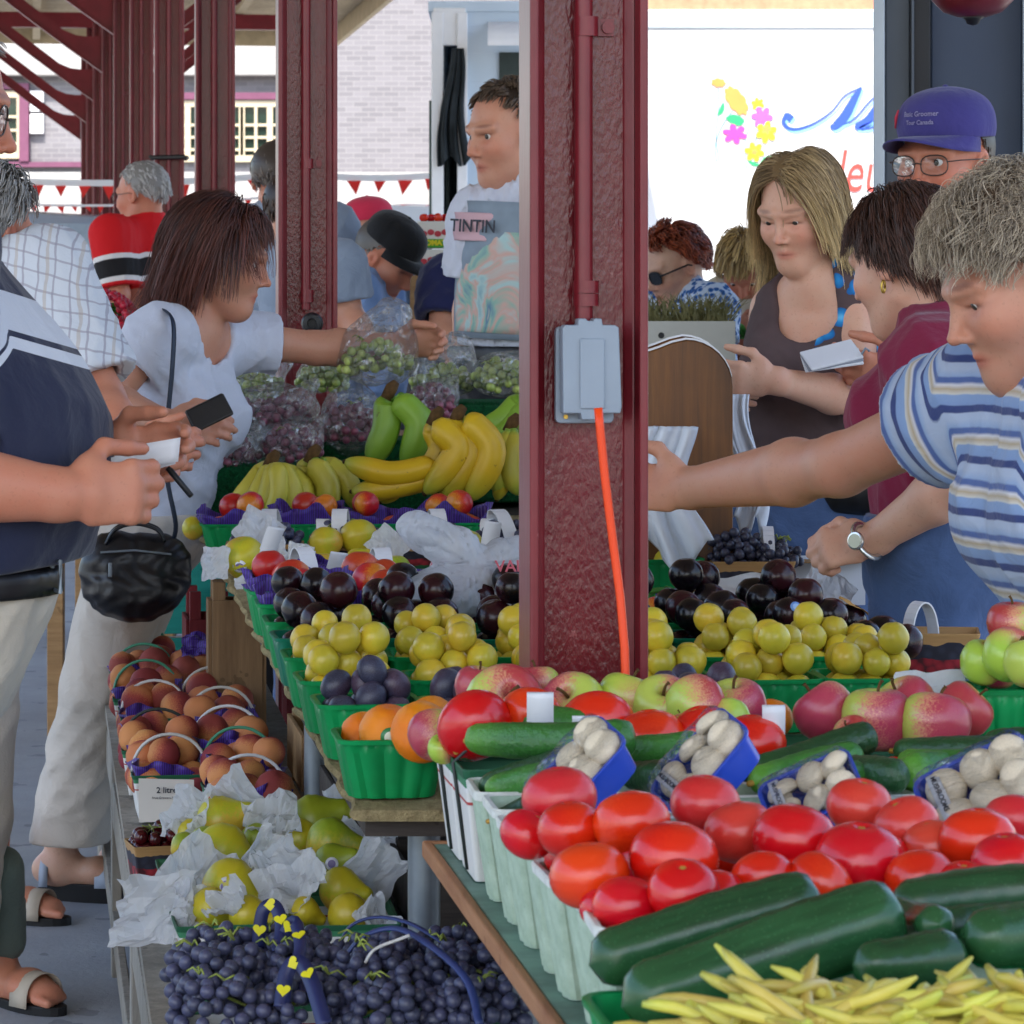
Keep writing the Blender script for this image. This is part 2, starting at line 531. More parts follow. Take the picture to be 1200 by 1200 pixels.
def make_column():
 r = thing('steel_column', 'nearest maroon steel column with the grey socket box', 'column', uv(U1, V1), UA, 'row of maroon steel columns')
 ibeam(.02, 4.62).build('flange', M_COL2, r, bevel=.003)
 MB().box((0, 0, 2.32), (COLW - .02, .0085, 4.6)).build('web', M_COL, r)
 MB().box((0, 0, .012), (.26, .22, .02)).build('base_plate', M_COL2, r, bevel=.002)
 c = MB().tube([(-.003, -.022, 1.343), (-.003, -.022, 4.6)], .0115, 12)
 for z in (1.372, 1.388): c.tube([(0, -.022, z - .011), (0, -.022, z + .004)], .016, 12)
 c.build('conduit', M_COL2, r, smooth=True, angle=40)
 s = MB()
 for z in (1.703, 2.9, 4.1):
  s.tube([(0, -.022, z - .012), (0, -.022, z + .012)], .0152, 12)
  s.box((.02, -.008, z), (.034, .006, .021)); s.tube([(.029, -.008, z), (.029, -.016, z)], .008, 10)
 s.build('pipe_strap', M_COL2, r, smooth=True, angle=40)
 for sd in (-1, 1):
  b = MB(); n = 12; top = []; bot = []
  for i in range(n + 1):      # straight knee brace with flared ends, plate on edge with a flange below
   f = i / n
   x = .076 + f * 1.32; z = 3.34 + f * 1.0
   e = .11 + .20 * max(0, 1 - f * 4) ** 1.5 + .13 * max(0, f * 4 - 3) ** 1.5
   bot.append((sd * x, z - .02 * math.sin(PI * f))); top.append((sd * x, z + e))
  poly = bot + top[::-1]
  if sd < 0: poly = poly[::-1]
  b.prism(poly, Matrix.Translation((0, .006, 0)) @ Matrix.Rotation(PI / 2, 4, 'X'), .012)
  for i in range(n):
   p0, p1 = bot[i], bot[i + 1]
   b.hexa([(p0[0], -.045, p0[1] - .006), (p0[0], .045, p0[1] - .006), (p1[0], .045, p1[1] - .006), (p1[0], -.045, p1[1] - .006),
     (p0[0], -.045, p0[1]), (p0[0], .045, p0[1]), (p1[0], .045, p1[1]), (p1[0], -.045, p1[1])])
  b.build('bracket', M_COL2, r)
 return r
col0 = make_column()
for k in range(1, 10):
 lab = ['second maroon steel column with black clock-like fitting at arm height', 'third maroon steel column, behind the brown haired woman',
   'fourth maroon steel column with a dark strap round it', 'fifth maroon steel column, above the man in red', 'sixth maroon steel column counted from the nearest',
   'seventh maroon steel column counted from the nearest', 'eighth maroon steel column counted from the nearest', 'ninth maroon steel column counted from the nearest',
   'farthest maroon steel column at the end of the row'][k - 1]
 dup(col0, Matrix.Translation(uv(U1 + DU * k, V1)) @ Matrix.Rotation(UA, 4, 'Z'), lab)
def rrect(w_, h_, r, n=5):
 out = []
 for cx, cy, a0 in ((w_ / 2 - r, h_ / 2 - r, 0), (-w_ / 2 + r, h_ / 2 - r, 90), (-w_ / 2 + r, -h_ / 2 + r, 180), (w_ / 2 - r, -h_ / 2 + r, 270)):
  for i in range(n + 1):
   a = R(a0 + 90 * i / n); out.append((cx + r * math.cos(a), cy + r * math.sin(a)))
 return out
FRONT = Matrix.Rotation(PI / 2, 4, 'X')
bx = thing('socket_box', 'grey weatherproof socket box screwed to the nearest maroon column', 'socket box', uv(U1 - .018, V1 - .003) + Vector((0, 0, 1.279)), UA)
MB().prism(rrect(.072, .118, .006), FRONT @ Matrix.Translation((0, -.002, 0)), .014).build('back_plate', M_GREYBOX, bx, bevel=.002)
cv = MB().prism([(-.033, -.048), (-.026, -.048), (-.012, -.048), (-.010, -.056), (.008, -.056), (.010, -.048), (.037, -.048), (.0385, -.04), (.035, .056), (.030, .059), (.015, .059), (.014, .067), (.005, .067), (.004, .064), (-.004, .064), (-.005, .067), (-.014, .067), (-.015, .059), (-.031, .059), (-.034, .055)][::1], FRONT @ Matrix.Translation((.002, 0, .014)), .03)
cv.build('cover', M_GREYBOX, bx, bevel=.003)
MB().box((.004, -.0455, .0), (.03, .004, .085)).build('cover_panel', M_GREYBOX, bx, bevel=.0015)
MB().tube([(-.024, -.014, -.053), (-.024, -.0175, -.053)], .0028, 10).build('screw', M_BRASS, bx)
pts = []
for py_, px_ in ((478, 701), (500, 703), (560, 709), (640, 719), (700, 727), (760, 732), (830, 734)):
 pts.append(at(px_, py_, 4.065 - .012 * (py_ > 700)))
pts += [at(735, 880, 4.04), at(738, 990, 4.06), at(742, 1250, 4.1), at(760, 1680, 4.12)]
tag(MB().tube(pts, .0052, 8).build('extension_cord', M_ORANGE, smooth=True), 'orange electric cord hanging from the grey socket box', 'cord')
p = at(366, 379, 8.3)
ft = thing('cable_fitting', 'black round fitting on the second maroon column', 'fitting', p)
MB().lathe([(0, 0), (.024, 0), (.027, .008), (.022, .02), (.012, .022), (.011, .012), (0, .012)], 20, FRONT).build('housing', M_BLACK, ft, smooth=True, angle=40)
p = uv(U1 + 3 * DU, V1) + Vector((0, 0, H + (350 - 186) * (U1 + 3 * DU) / F))
b = MB()
for a_, b_ in (((-.085, -.06), (.085, -.06)), ((.085, -.06), (.085, .06)), ((.085, .06), (-.085, .06)), ((-.085, .06), (-.085, -.06))):
 b.tube([(a_[0], a_[1], 0), (b_[0], b_[1], .004)], .011, 6)
tag(b.build('strap', M_BLACK, loc=p, M=None), 'dark strap tied round the fourth maroon column', 'strap')
# = canopy roof
t = NT('tan roof boards')
wv = t.wave(1.9, t.co('Object'), .3, 'Y')
c = t.ramp(t.noise(3, 4, .6), [(.3, S('a8977a')), (.7, S('c4b494'))])
c = t.mix(t.math('LESS_THAN', wv, .06), c, S('5e5342'))
M_DECK = t.done(t.bsdf(c, .8, .2))
M_PURLIN = mat('tan painted timber', S('b9a988'), .7, .3, .12)
roof = thing('canopy_roof', 'long tan boarded canopy roof over the market stalls', 'roof', (0, 0, 0), UA)
RZ = 4.72
MB().box((-.3, 19.55, RZ + .08), (8.0, 45.9, .12)).build('deck', M_DECK, roof)
for v in (-3.9, -2.9, -1.9, -.95, 0.05, 1.4, 2.3, 3.2):
 MB().box((v, 19.55, RZ - .07), (.09, 45.9, .17)).build('purlin', M_PURLIN, roof)
for k in range(-1, 9):
 MB().box((V1 - .95, U1 + DU * k, RZ - .245), (6.9, .11, .17)).build('crossbeam', M_COL2, roof)
for v in (-4.34, 3.74):
 MB().box((v, 19.55, RZ - .02), (.06, 45.92, .36)).build('fascia', M_PURLIN, roof)
MB().box((-.3, 42.56, RZ - .02), (8.0, .06, .36)).build('fascia', M_PURLIN, roof)
# = far building
BD = 52.0
def brick(name, c1, c2, mortar):
 t = NT(name)
 b = t.n('ShaderNodeTexBrick')
 b.inputs['Scale'].default_value = 1; b.inputs['Brick Width'].default_value = .23; b.inputs['Row Height'].default_value = .078
 b.inputs['Mortar Size'].default_value = .008; b.inputs['Mortar Smooth'].default_value = .3
 b.inputs['Color1'].default_value = (*c1, 1); b.inputs['Color2'].default_value = (*c2, 1); b.inputs['Mortar'].default_value = (*mortar, 1)
 mp = t.n('ShaderNodeMapping'); mp.inputs['Rotation'].default_value = (PI / 2, 0, 0)
 t.l(t.co(), mp.inputs[0]); t.l(mp.outputs[0], b.inputs['Vector'])
 c = t.mix(t.math('MULTIPLY', t.noise(.8, 5, .7), .45), b.outputs['Color'], tuple(x * .6 for x in c1))
 return t.done(t.bsdf(c, .85, .25, t.bump(b.outputs['Fac'], .3, .01)))
M_BRICK = brick('pale grey brick', S('807e82'), S('716f73'), S('8b898a'))
M_CREAM = mat('cream window frames', S('b3a78e'), .5, .4, .06)
M_MAUVE = mat('mauve trim', S('6a3f56'), .6, .3, .08)
M_PANE = mat('dark green window glass', S('1f3029'), .12, .6, .15)
M_WHITE = mat('white paint', (.75, .76, .78), .45, .4, .04)
M_STUCCO = mat('white render', (.34, .335, .325), .8, .2, .08)
def bxy(px, py): return (px - 600) * BD / F, H - (py - HY) * BD / F
bl = thing('brick_building', 'long pale grey brick building with cream windows behind the market', 'building', (0, BD, 0))
x0, x1 = bxy(-160, 0)[0], 14
MB().box(((x0 + x1) / 2, 4, 4.6), (x1 - x0, 8, 9.2)).build('wall', M_BRICK, bl)
def window(px0, px1, py0, py1, nx, rows):
 X0, Z1 = bxy(px0, py0); X1, Z0 = bxy(px1, py1)
 fr = MB(); wd = X1 - X0; hg = Z1 - Z0
 fr.box(((X0 + X1) / 2, -.05, Z0 + .05), (wd, .1, .1)); fr.box(((X0 + X1) / 2, -.05, Z1 - .05), (wd, .1, .1))
 for i in range(nx + 1): fr.box((X0 + wd * i / nx, -.052, (Z0 + Z1) / 2), (.09 if i % 2 == 0 or nx < 3 else .045, .09, hg - .01))
 for f_ in rows: fr.box(((X0 + X1) / 2, -.047, Z0 + hg * f_), (wd, .07, .04))
 o = fr.build('window', M_CREAM, bl)
 MB().box(((X0 + X1) / 2, -.01, (Z0 + Z1) / 2), (wd - .05, .03, hg - .05)).build('pane', M_PANE, o)
window(-60, 24, 107, 186, 4, (.22, .42, .62))
window(205, 236, 118, 190, 2, (.2, .4, .6)); window(284, 333, 118, 190, 3, (.2, .4, .6)); window(236, 284, 118, 190, 3, (.2, .4, .6))
for qx0, qy0, qx1, qy1, yy, th in ((24, 105.6, 35, 189.4, -.07, .16), (-100, 98, 35, 105, -.055, .17), (198, 109, 337, 117, -.06, .16), (-100, 190, 110, 196, -.05, .13)):
 X0, Z1 = bxy(qx0, qy0); X1, Z0 = bxy(qx1, qy1)
 MB().box(((X0 + X1) / 2, yy, (Z0 + Z1) / 2), (X1 - X0, th, Z1 - Z0)).build('trim', M_MAUVE, bl)
X0, Z1 = bxy(-100, 60); X1, Z0 = bxy(345, 97.5)
MB().box(((X0 + X1) / 2, -.14, (Z0 + Z1) / 2 + .1), (X1 - X0, .3, Z1 - Z0)).build('eave', M_STUCCO, bl, bevel=.02)
for py0, py1 in ((107, 131), (134, 157)):
 X0, Z1 = bxy(36, py0); X1, Z0 = bxy(52, py1)
 MB().box(((X0 + X1) / 2, -.06, (Z0 + Z1) / 2), (X1 - X0, .1, Z1 - Z0)).build('wall_panel', M_WHITE, bl, bevel=.01)
X0, Z1 = bxy(-120, 202); X1, Z0 = bxy(515, 260)
MB().box(((X0 + X1) / 2, -.07, (Z0 + Z1) / 2 - .6), (X1 - X0, .15, Z1 - Z0 + 1.2)).build('plinth', M_STUCCO, bl)
M_TERRA = mat('orange clay roofing', S('c08468'), .8, .2, .15)
nb = thing('neighbour_building', 'building with an orange clay roof edge seen above the white truck', 'building', (6.5, 47, 0))
MB().box((0, 2, 2.4), (9, 4, 4.8)).build('wall', M_STUCCO, nb)
MB().box((0, 1.9, 5.2), (9.6, 4.8, .8)).build('roof', M_TERRA, nb, bevel=.05)
M_PENN = mat('red pennant cloth', S('e0342e'), .7, .2, .05)
M_TAPE = mat('white tape', (.8, .8, .8), .6, .2, 0)
def bunting(px0, px1, py0, py1, d, n, lab, size, tape=.05):
 a, b_ = at(px0, py0, d), at(px1, py1, d)
 r = thing('bunting', lab, 'bunting', a, group='strings of red pennants')
 L = b_ - a; N = 24
 def P(f): return Vector((L.x * f, 0, L.z * f - .16 * 4 * f * (1 - f) * abs(L.x) / 6))
 g = MB()
 for i in range(N):
  p, q = P(i / N), P((i + 1) / N)
  g.hexa([(p.x, -.004, p.z - tape), (q.x, -.004, q.z - tape), (q.x, .004, q.z - tape), (p.x, .004, p.z - tape), (p.x, -.004, p.z), (q.x, -.004, q.z), (q.x, .004, q.z), (p.x, .004, p.z)])
 g.build('tape', M_TAPE, r)
 for i in range(n):
  p = P((i + .5) / n); s = size * random.uniform(.8, 1.15); sl = random.uniform(-.03, .03)
  MB().prism([(p.x - s * .55, p.z - tape), (p.x + sl, p.z - tape - s * 1.1), (p.x + s * .55, p.z - tape)], Matrix.Translation((0, random.uniform(-.03, .0), 0)) @ FRONT, .006).build('pennant', M_PENN, r)
bunting(-140, 340, 196, 200, 27, 17, 'white string with red pennants across the lot at the left, below the windows', .1)
bunting(340, 520, 199, 201, 27, 6, 'white string with red pennants beside the white trailer', .1)
bunting(-140, 330, 226, 228, 29, 30, 'lower thin string of small red pennants above the parked vans', .05, .02)
for i, (px, d) in enumerate(((-150, 27.4), (335, 27.6), (523, 27.4))):
 p = at(px, 190, d)
 tag(MB().tube([(0, 0, 0), (0, 0, p.z + .02)], .03, 10).build('pole', M_TAPE, loc=(p.x, p.y - (.38 if i != 1 else .5), 0)), ['slim white pole holding the left end of the bunting', 'slim white pole between the two pennant strings', 'slim white pole beside the white trailer'][i], 'pole')
M_GLASS = mat('sky reflecting car glass', S('b4c4d2'), .06, .7, .1)  # pale blue base colour stands in for bright sky mirrored in the panes
M_TYRE = mat('tyre rubber', S('141416'), .7, .3, .1)
M_ALLOY = mat('alloy rim', S('a9adb3'), .3, .5, 0, metal=.7)
M_LAMP = mat('headlamp', S('d8dde2'), .1, .7, 0)
M_TAIL = mat('tail lamp', S('a01518'), .15, .6, 0)
def van(loc, rz, paint, lab, s=1.0):
 r = thing('parked_van', lab, 'van', loc, rz, 'vans parked behind the market')
 r.scale = (s, s, s)
 low = [(-2.3, .32), (-2.38, .7), (-2.36, 1.12), (-1.2, 1.16), (.3, 1.14), (1.15, 1.12), (1.75, 1.02), (2.25, .84), (2.36, .6), (2.3, .3)]
 b = MB()
 ys = [-.94, -.9, -.5, 0, .5, .9, .94]
 def sh(y):
  e = abs(y) / .94
  return [(x * (1 - .05 * e ** 4), y, z - (.05 * e ** 6 if z > .9 else 0)) for x, z in low]
 rows = [sh(y) for y in ys]; n = len(low)
 b.add([p for rw in rows for p in rw], [(i * n + k, i * n + k + 1, (i + 1) * n + k + 1, (i + 1) * n + k) for i in range(len(ys) - 1) for k in range(n - 1)] + [tuple(range(n - 1, -1, -1)), tuple((len(ys) - 1) * n + k for k in range(n)), tuple(i * n for i in range(len(ys))) + tuple(i * n + n - 1 for i in range(len(ys) - 1, -1, -1))])
 b.build('body', paint, r, smooth=True, angle=35)
 cab = [(-2.28, 1.12), (-2.12, 1.72), (-1.8, 1.84), (-.4, 1.9), (.35, 1.84), (1.25, 1.13)]
 def cabin(sc, dz, yw, mt, nm, inset=0):
  g = MB(); n = len(cab); L = []
  for y in (-1, -.93, 0, .93, 1):
   for x, z in cab:
    f = (z - 1.12) / .78
    L.append((x, y * (yw - .16 * f), z + dz - (.03 * f if abs(y) > .9 else 0)))
  g.add(L, [(i * n + k, i * n + k + 1, (i + 1) * n + k + 1, (i + 1) * n + k) for i in range(4) for k in range(n - 1)] + [tuple(range(n - 1, -1, -1)), tuple(4 * n + k for k in range(n))])
  return g.build(nm, mt, r, smooth=True, angle=35)
 cabin(1, 0, .9, paint, 'cabin')
 def pane(nm, q, off):
  g = MB(); q = [Vector(v) for v in q]; nn = (q[1] - q[0]).cross(q[2] - q[0]).normalized() * off
  g.hexa([tuple(v - nn * .5) for v in q] + [tuple(v + nn) for v in q]); g.build(nm, M_GLASS, r)
 for s_ in (-1, 1):
  for x0_, x1_ in ((-2.0, -1.25), (-1.15, -.25), (-.15, .55)):
   def yz(z): return s_ * (.9 - .16 * (z - 1.12) / .78)
   xt = min(x1_, .30 if x1_ > .5 else x1_)
   pane('side_window', [(x0_, yz(1.2), 1.2), (x1_ + (.35 if x1_ > .5 else 0), yz(1.2), 1.2), (xt + .1 * (x1_ > .5), yz(1.74), 1.74), (x0_, yz(1.74), 1.74)], .012 * -s_)
 pane('windscreen', [(1.2, -.78, 1.17), (1.2, .78, 1.17), (.42, .66, 1.78), (.42, -.66, 1.78)], .014)
 pane('rear_window', [(-2.26, .72, 1.2), (-2.26, -.72, 1.2), (-2.13, -.64, 1.7), (-2.13, .64, 1.7)], .014)
 for x in (-1.45, 1.45):
  for s_ in (-1, 1):
   T = Matrix.Translation((x, s_ * .85, .34)) @ Matrix.Rotation(PI / 2, 4, 'X')
   wl = MB().lathe([(.2, -.11), (.31, -.115), (.34, -.08), (.34, .08), (.31, .115), (.2, .11)], 24, T).build('wheel', M_TYRE, r, smooth=True, angle=40)
   MB().lathe([(0, -.09), (.06, -.1), (.2, -.085), (.2, .085), (.06, .1), (0, .09)], 16, T).build('rim', M_ALLOY, wl, smooth=True, angle=30)
 for s_ in (-1, 1):
  MB().box((2.27, s_ * .66, .74), (.14, .34, .17)).build('headlight', M_LAMP, r, bevel=.03)
  MB().box((-2.36, s_ * .8, .95), (.08, .14, .4)).build('tail_light', M_TAIL, r, bevel=.02)
  MB().box((.95, s_ * 1.0, 1.2), (.1, .2, .14)).build('mirror', paint, r, bevel=.03)
 MB().box((0, 0, .3), (3.9, 1.6, .16)).build('underbody', M_BLACK, r)
 return r
M_CAR1 = mat('pale blue car paint', S('b9cbdc'), .18, .6, 0, coat=.6)
M_CAR2 = mat('white car paint', S('d5dbe2'), .2, .6, 0, coat=.6)
M_CAR3 = mat('rose red car paint', S('c24a62'), .2, .6, 0, coat=.6)
van((-3.35, 23.5, 0), R(-60), M_CAR1, 'pale blue parked van seen at the far left behind the men', 1.05)
van((-1.15, 24.6, 0), R(165), M_CAR2, 'white parked van behind the man in the black cap', 1.08)
van((-2.55, 29.5, 0), R(182), M_CAR3, 'rose coloured parked van behind the white one', 1.0)
# = white trailer with an open door
t = NT('pale clapboard siding')
z = t.sep(t.co())[2]
fr = t.math('FRACT', t.math('MULTIPLY', z, 1 / .165))
c = t.ramp(t.noise(2, 3, .5), [(.3, S('b4c6d6')), (.7, S('c4d3e0'))])
M_SIDING = t.done(t.bsdf(c, .5, .4, t.bump(fr, .9, .02)))
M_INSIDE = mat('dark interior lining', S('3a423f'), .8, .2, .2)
TD = 20.0
def txy(px, py): return (px - 600) * TD / F, H - (py - HY) * TD / F
tl = thing('market_trailer', 'white clapboard trailer with a narrow open door and a serving hatch', 'trailer', (0, TD, 0))
xa, zt = txy(508, 14); xb = txy(546, 0)[0]; xc = txy(700, 0)[0]
b = MB()
b.box(((xb + xc) / 2, .0, 1.75), (xc - xb, .06, 2 * (zt - 1.75)))          # front wall right of the door
b.box(((xa + xc) / 2, 1.6, 1.75), (xc - xa, .06, 2 * (zt - 1.75)))
b.box((xa + .03, .83, 1.75), (.06, 1.54, 2 * (zt - 1.75))); b.box((xc - .03, .83, 1.75), (.06, 1.48, 2 * (zt - 1.75)))
b.box(((xa + xc) / 2, .8, zt + .03), (xc - xa + .06, 1.7, .06)); b.box(((xa + xc) / 2, .83, .46), (xc - xa - .14, 1.46, .06))
b.build('body', M_SIDING, tl)
f = MB()
f.box((xa + .025, -.02, 1.75), (.07, .1, 2 * (zt - 1.75) - .01)); f.box((xb - .02, -.025, 1.75), (.06, .11, 2 * (zt - 1.75) - .02))
f.box(((xa + xb) / 2, -.015, zt - .09), (xb - xa, .09, .22)); f.build('door_frame', M_WHITE, tl, bevel=.006)
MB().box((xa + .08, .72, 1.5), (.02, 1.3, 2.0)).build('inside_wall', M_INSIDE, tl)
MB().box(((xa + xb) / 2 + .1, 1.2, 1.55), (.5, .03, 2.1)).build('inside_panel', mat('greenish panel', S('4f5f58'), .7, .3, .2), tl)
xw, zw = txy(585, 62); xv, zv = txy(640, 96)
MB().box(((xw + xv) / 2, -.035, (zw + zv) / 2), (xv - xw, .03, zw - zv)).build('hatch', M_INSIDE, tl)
aw = MB(); xw, zw = txy(572, 26); xv, zv = txy(645, 56)
n = 14
for i in range(n):
 a0 = PI / 2 * i / n; a1 = PI / 2 * (i + 1) / n
 p0 = (-.32 * math.sin(a0), zv + (zw - zv) * math.cos(a0)); p1 = (-.32 * math.sin(a1), zv + (zw - zv) * math.cos(a1))
 aw.hexa([(xw, p1[0] - .03, p1[1] - .012), (xv, p1[0] - .03, p1[1] - .012), (xv, p0[0] - .03, p0[1] - .012), (xw, p0[0] - .03, p0[1] - .012), (xw, p1[0] - .03, p1[1]), (xv, p1[0] - .03, p1[1]), (xv, p0[0] - .03, p0[1]), (xw, p0[0] - .03, p0[1])])
aw.build('awning', M_WHITE, tl)
for x in (xa + .5, xc - .5):
 wl = MB().lathe([(.18, -.1), (.3, -.1), (.32, -.07), (.32, .07), (.3, .1), (.18, .1)], 20, Matrix.Translation((x, .25, .32)) @ Matrix.Rotation(PI / 2, 4, 'X')).build('wheel', M_TYRE, tl, smooth=True, angle=40)
 MB().lathe([(0, -.07), (.18, -.08), (.18, .08), (0, .07)], 16, Matrix.Translation((x, .25, .32)) @ Matrix.Rotation(PI / 2, 4, 'X')).build('rim', M_ALLOY, wl)
def drape(w0, w1, h, depth, seed, n=18, m=26):
 def fn(a, b_):
  ww = w0 + (w1 - w0) * b_
  ph = seed + a * 17
  return ((a - .5) * ww + .02 * math.sin(b_ * 5 + seed), depth * (math.sin(ph) * .5 + .4 * math.sin(ph * 1.7 + b_ * 3)) * (.35 + b_), -b_ * h - .03 * math.sin(a * 9 + seed) * b_)
 return MB().grid(fn, n, m)
p = Vector((*txy(533, 58), 0)); p = Vector((p.x, TD - .1, p.y))
M_JKT = mat('dark grey jacket cloth', S('2c3236'), .8, .2, .3, 5, .3, 40)
tag(drape(.06, .19, .66, .045, 1.3).build('jacket', M_JKT, loc=p, smooth=True, solid=.012), 'dark jacket hanging in the open trailer door', 'jacket')
# = white truck with flowers
KD = 24.0
M_TRUCK = mat('white truck panel', (.56, .575, .59), .35, .4, .05, 1.5)
def kxy(px, py): return (px - 600) * KD / F, H - (py - HY) * KD / F
tk = thing('box_truck', 'white box truck painted with a bunch of flowers and blue and red lettering', 'truck', (0, KD, 0))
xa, zt = kxy(722, 14); xb = 5.6
MB().box(((xa + xb) / 2, 1.2, (zt + .95) / 2), (xb - xa, 2.4, zt - .95)).build('box', M_TRUCK, tk, bevel=.02)
MB().box(((xa + xb) / 2, 1.2, zt - .05), (xb - xa + .03, 2.43, .13)).build('top_rail', mat('pale aluminium', S('c3ced8'), .35, .5, .03, metal=.3), tk, bevel=.008)
MB().box(((xa + xb) / 2, 1.2, .78), (xb - xa - .1, 1.2, .26)).build('chassis', M_BLACK, tk)
for x in (xa + 1.0, xb - 1.0):
 for yy in (.2, 2.2):
  T = Matrix.Translation((x, yy, .45)) @ Matrix.Rotation(PI / 2, 4, 'X')
  wl = MB().lathe([(.24, -.13), (.42, -.13), (.45, -.09), (.45, .09), (.42, .13), (.24, .13)], 24, T).build('wheel', M_TYRE, tk, smooth=True, angle=40)
  MB().lathe([(0, -.1), (.24, -.1), (.24, .1), (0, .1)], 16, T).build('rim', M_ALLOY, wl)
cb = MB().prism([(xb, .5), (xb + 1.9, .5), (xb + 1.9, 1.4), (xb + 1.5, 2.5), (xb, 2.6)], Matrix.Translation((0, 2.3, 0)) @ FRONT, 2.2)
cb.build('cab', M_TRUCK, tk, bevel=.04)
SGN = Matrix.Translation((0, -.004, 0)) @ FRONT
def decal(name, poly, m, layer=0, parent=tk):
 """painted mark on the truck side, outline in photo pixels"""
 g = MB(); pts = [kxy(*q) for q in poly]
 g.prism(pts[::-1], Matrix.Translation((0, -.003 - .0015 * layer, 0)) @ FRONT, .002)
 return g.build(name, m, parent)
def petals(cx, cy, r1, r2, n, rot=0, sq=1.0, tilt=0):
 out = []
 for i in range(n * 8):
  a = 2 * PI * i / (n * 8)
  r = r2 + (r1 - r2) * abs(math.cos(n * a / 2)) ** .8
  x, y = r * math.cos(a + rot), r * math.sin(a + rot) * sq
  out.append((cx + x * math.cos(tilt) - y * math.sin(tilt), cy + x * math.sin(tilt) + y * math.cos(tilt)))
 return out
def stroke(pts, wd):
 L = []; Rr = []
 for i, p in enumerate(pts):
  a = pts[max(0, i - 1)]; b_ = pts[min(len(pts) - 1, i + 1)]
  dx, dy = b_[0] - a[0], b_[1] - a[1]; l = math.hypot(dx, dy) or 1
  w_ = wd[i] if hasattr(wd, '__len__') else wd
  L.append((p[0] - dy / l * w_ / 2, p[1] + dx / l * w_ / 2)); Rr.append((p[0] + dy / l * w_ / 2, p[1] - dx / l * w_ / 2))
 return L + Rr[::-1]
def smoothpts(pts, n=6):
 out = []
 for i in range(len(pts) - 1):
  p0 = pts[max(i - 1, 0)]; p1 = pts[i]; p2 = pts[i + 1]; p3 = pts[min(i + 2, len(pts) - 1)]
  for k in range(n):
   f = k / n
   out.append(tuple(.5 * ((2 * p1[j]) + (-p0[j] + p2[j]) * f + (2 * p0[j] - 5 * p1[j] + 4 * p2[j] - p3[j]) * f * f + (-p0[j] + 3 * p1[j] - 3 * p2[j] + p3[j]) * f ** 3) for j in range(len(p1))))
 out.append(tuple(pts[-1])); return out
D = lambda nm, h: mat('truck graphic ' + nm, S(h), .4, .4, .04)
DO, DY, DP, DG, DM, DB, DLB, DR, DK = D('orange', 'e2904a'), D('yellow', 'e8c62e'), D('violet', 'b85ac0'), D('green', '2fa56a'), D('pink', 'd8449a'), D('blue', '2f4fb8'), D('light blue', '7fb4e6'), D('red', 'c2453e'), D('stem', '6d90a0')
for st in (((842, 104), (842, 130), (839, 160), (843, 190)), ((858, 130), (845, 150), (838, 172), (840, 190)), ((878, 150), (873, 168), (875, 200)), ((893, 130), (885, 165), (878, 185))):
 decal('stem', stroke(smoothpts(list(st)), 1.3), DK, 0)
for lf in (((840, 135), (847, 120), (849, 126), (846, 133)), ((850, 138), (860, 134), (872, 140), (868, 147), (858, 145)), ((890, 192), (896, 184), (908, 184), (902, 193)), ((876, 188), (882, 194), (892, 194), (884, 190))):
 decal('leaf', smoothpts(list(lf) + [lf[0]], 4)[:-1], DG, 1)
decal('flower', petals(842, 97, 9, 7, 7, 0, .6, .1), DO, 2); decal('flower', petals(863, 118, 20, 17, 9, 0, .52, .95), DO, 2)
decal('flower', petals(888, 122, 8, 4, 6, .3), DY, 2); decal('flower', petals(893, 137, 13, 6, 6, .1), DP, 3); decal('flower', petals(861, 157, 15, 7, 6, .3, .8), DM, 2)
decal('flower', petals(898, 155, 13, 7, 6, .2, 1, .5), DY, 4); decal('flower', petals(898, 152, 6, 3, 5), DO, 5); decal('flower', petals(884, 178, 12, 6, 6, .2, 1.0), DY, 3); decal('flower', petals(884, 178, 4, 2, 5), DO, 5)
def swash(off, m, layer):
 o = lambda pts: [(x + off[0], y + off[1]) for x, y in pts]
 s1 = smoothpts(o([(928, 140), (922, 136), (918, 143), (924, 150), (936, 151), (955, 144), (975, 130), (990, 112), (1008, 103)]))
 decal('letter_M', stroke(s1, [8 if i < 8 else max(1.6, 6 - i * .12) for i in range(len(s1))]), m, layer)
 s2 = smoothpts(o([(1009, 102), (1000, 118), (990, 136), (978, 148), (974, 146)])); decal('letter_M', stroke(s2, [3 + 8 * math.sin(PI * min(1, i / (len(s2) - 1))) for i in range(len(s2))]), m, layer + 1)
 s3 = smoothpts(o([(980, 148), (1000, 140), (1020, 118), (1040, 103)])); decal('letter_M', stroke(s3, 1.8), m, layer)
 s4 = smoothpts(o([(1042, 102), (1030, 122), (1018, 140), (1004, 149), (1020, 150), (1040, 138)])); decal('letter_M', stroke(s4, [2 + 8 * math.sin(PI * min(1, i / (len(s4) - 1) * 1.4)) if i / (len(s4) - 1) < .7 else 2 for i in range(len(s4))]), m, layer + 1)
swash((2.5, 3), DLB, 0); swash((0, 0), DB, 3)
x, z = kxy(1006, 203)
put('letters_leu', text_mesh('leu', .43, DR, .001, .25), tk, M=Matrix.Translation((x, -.008, z)) @ FRONT @ Matrix.Diagonal((.66, 1, 1, 1)))
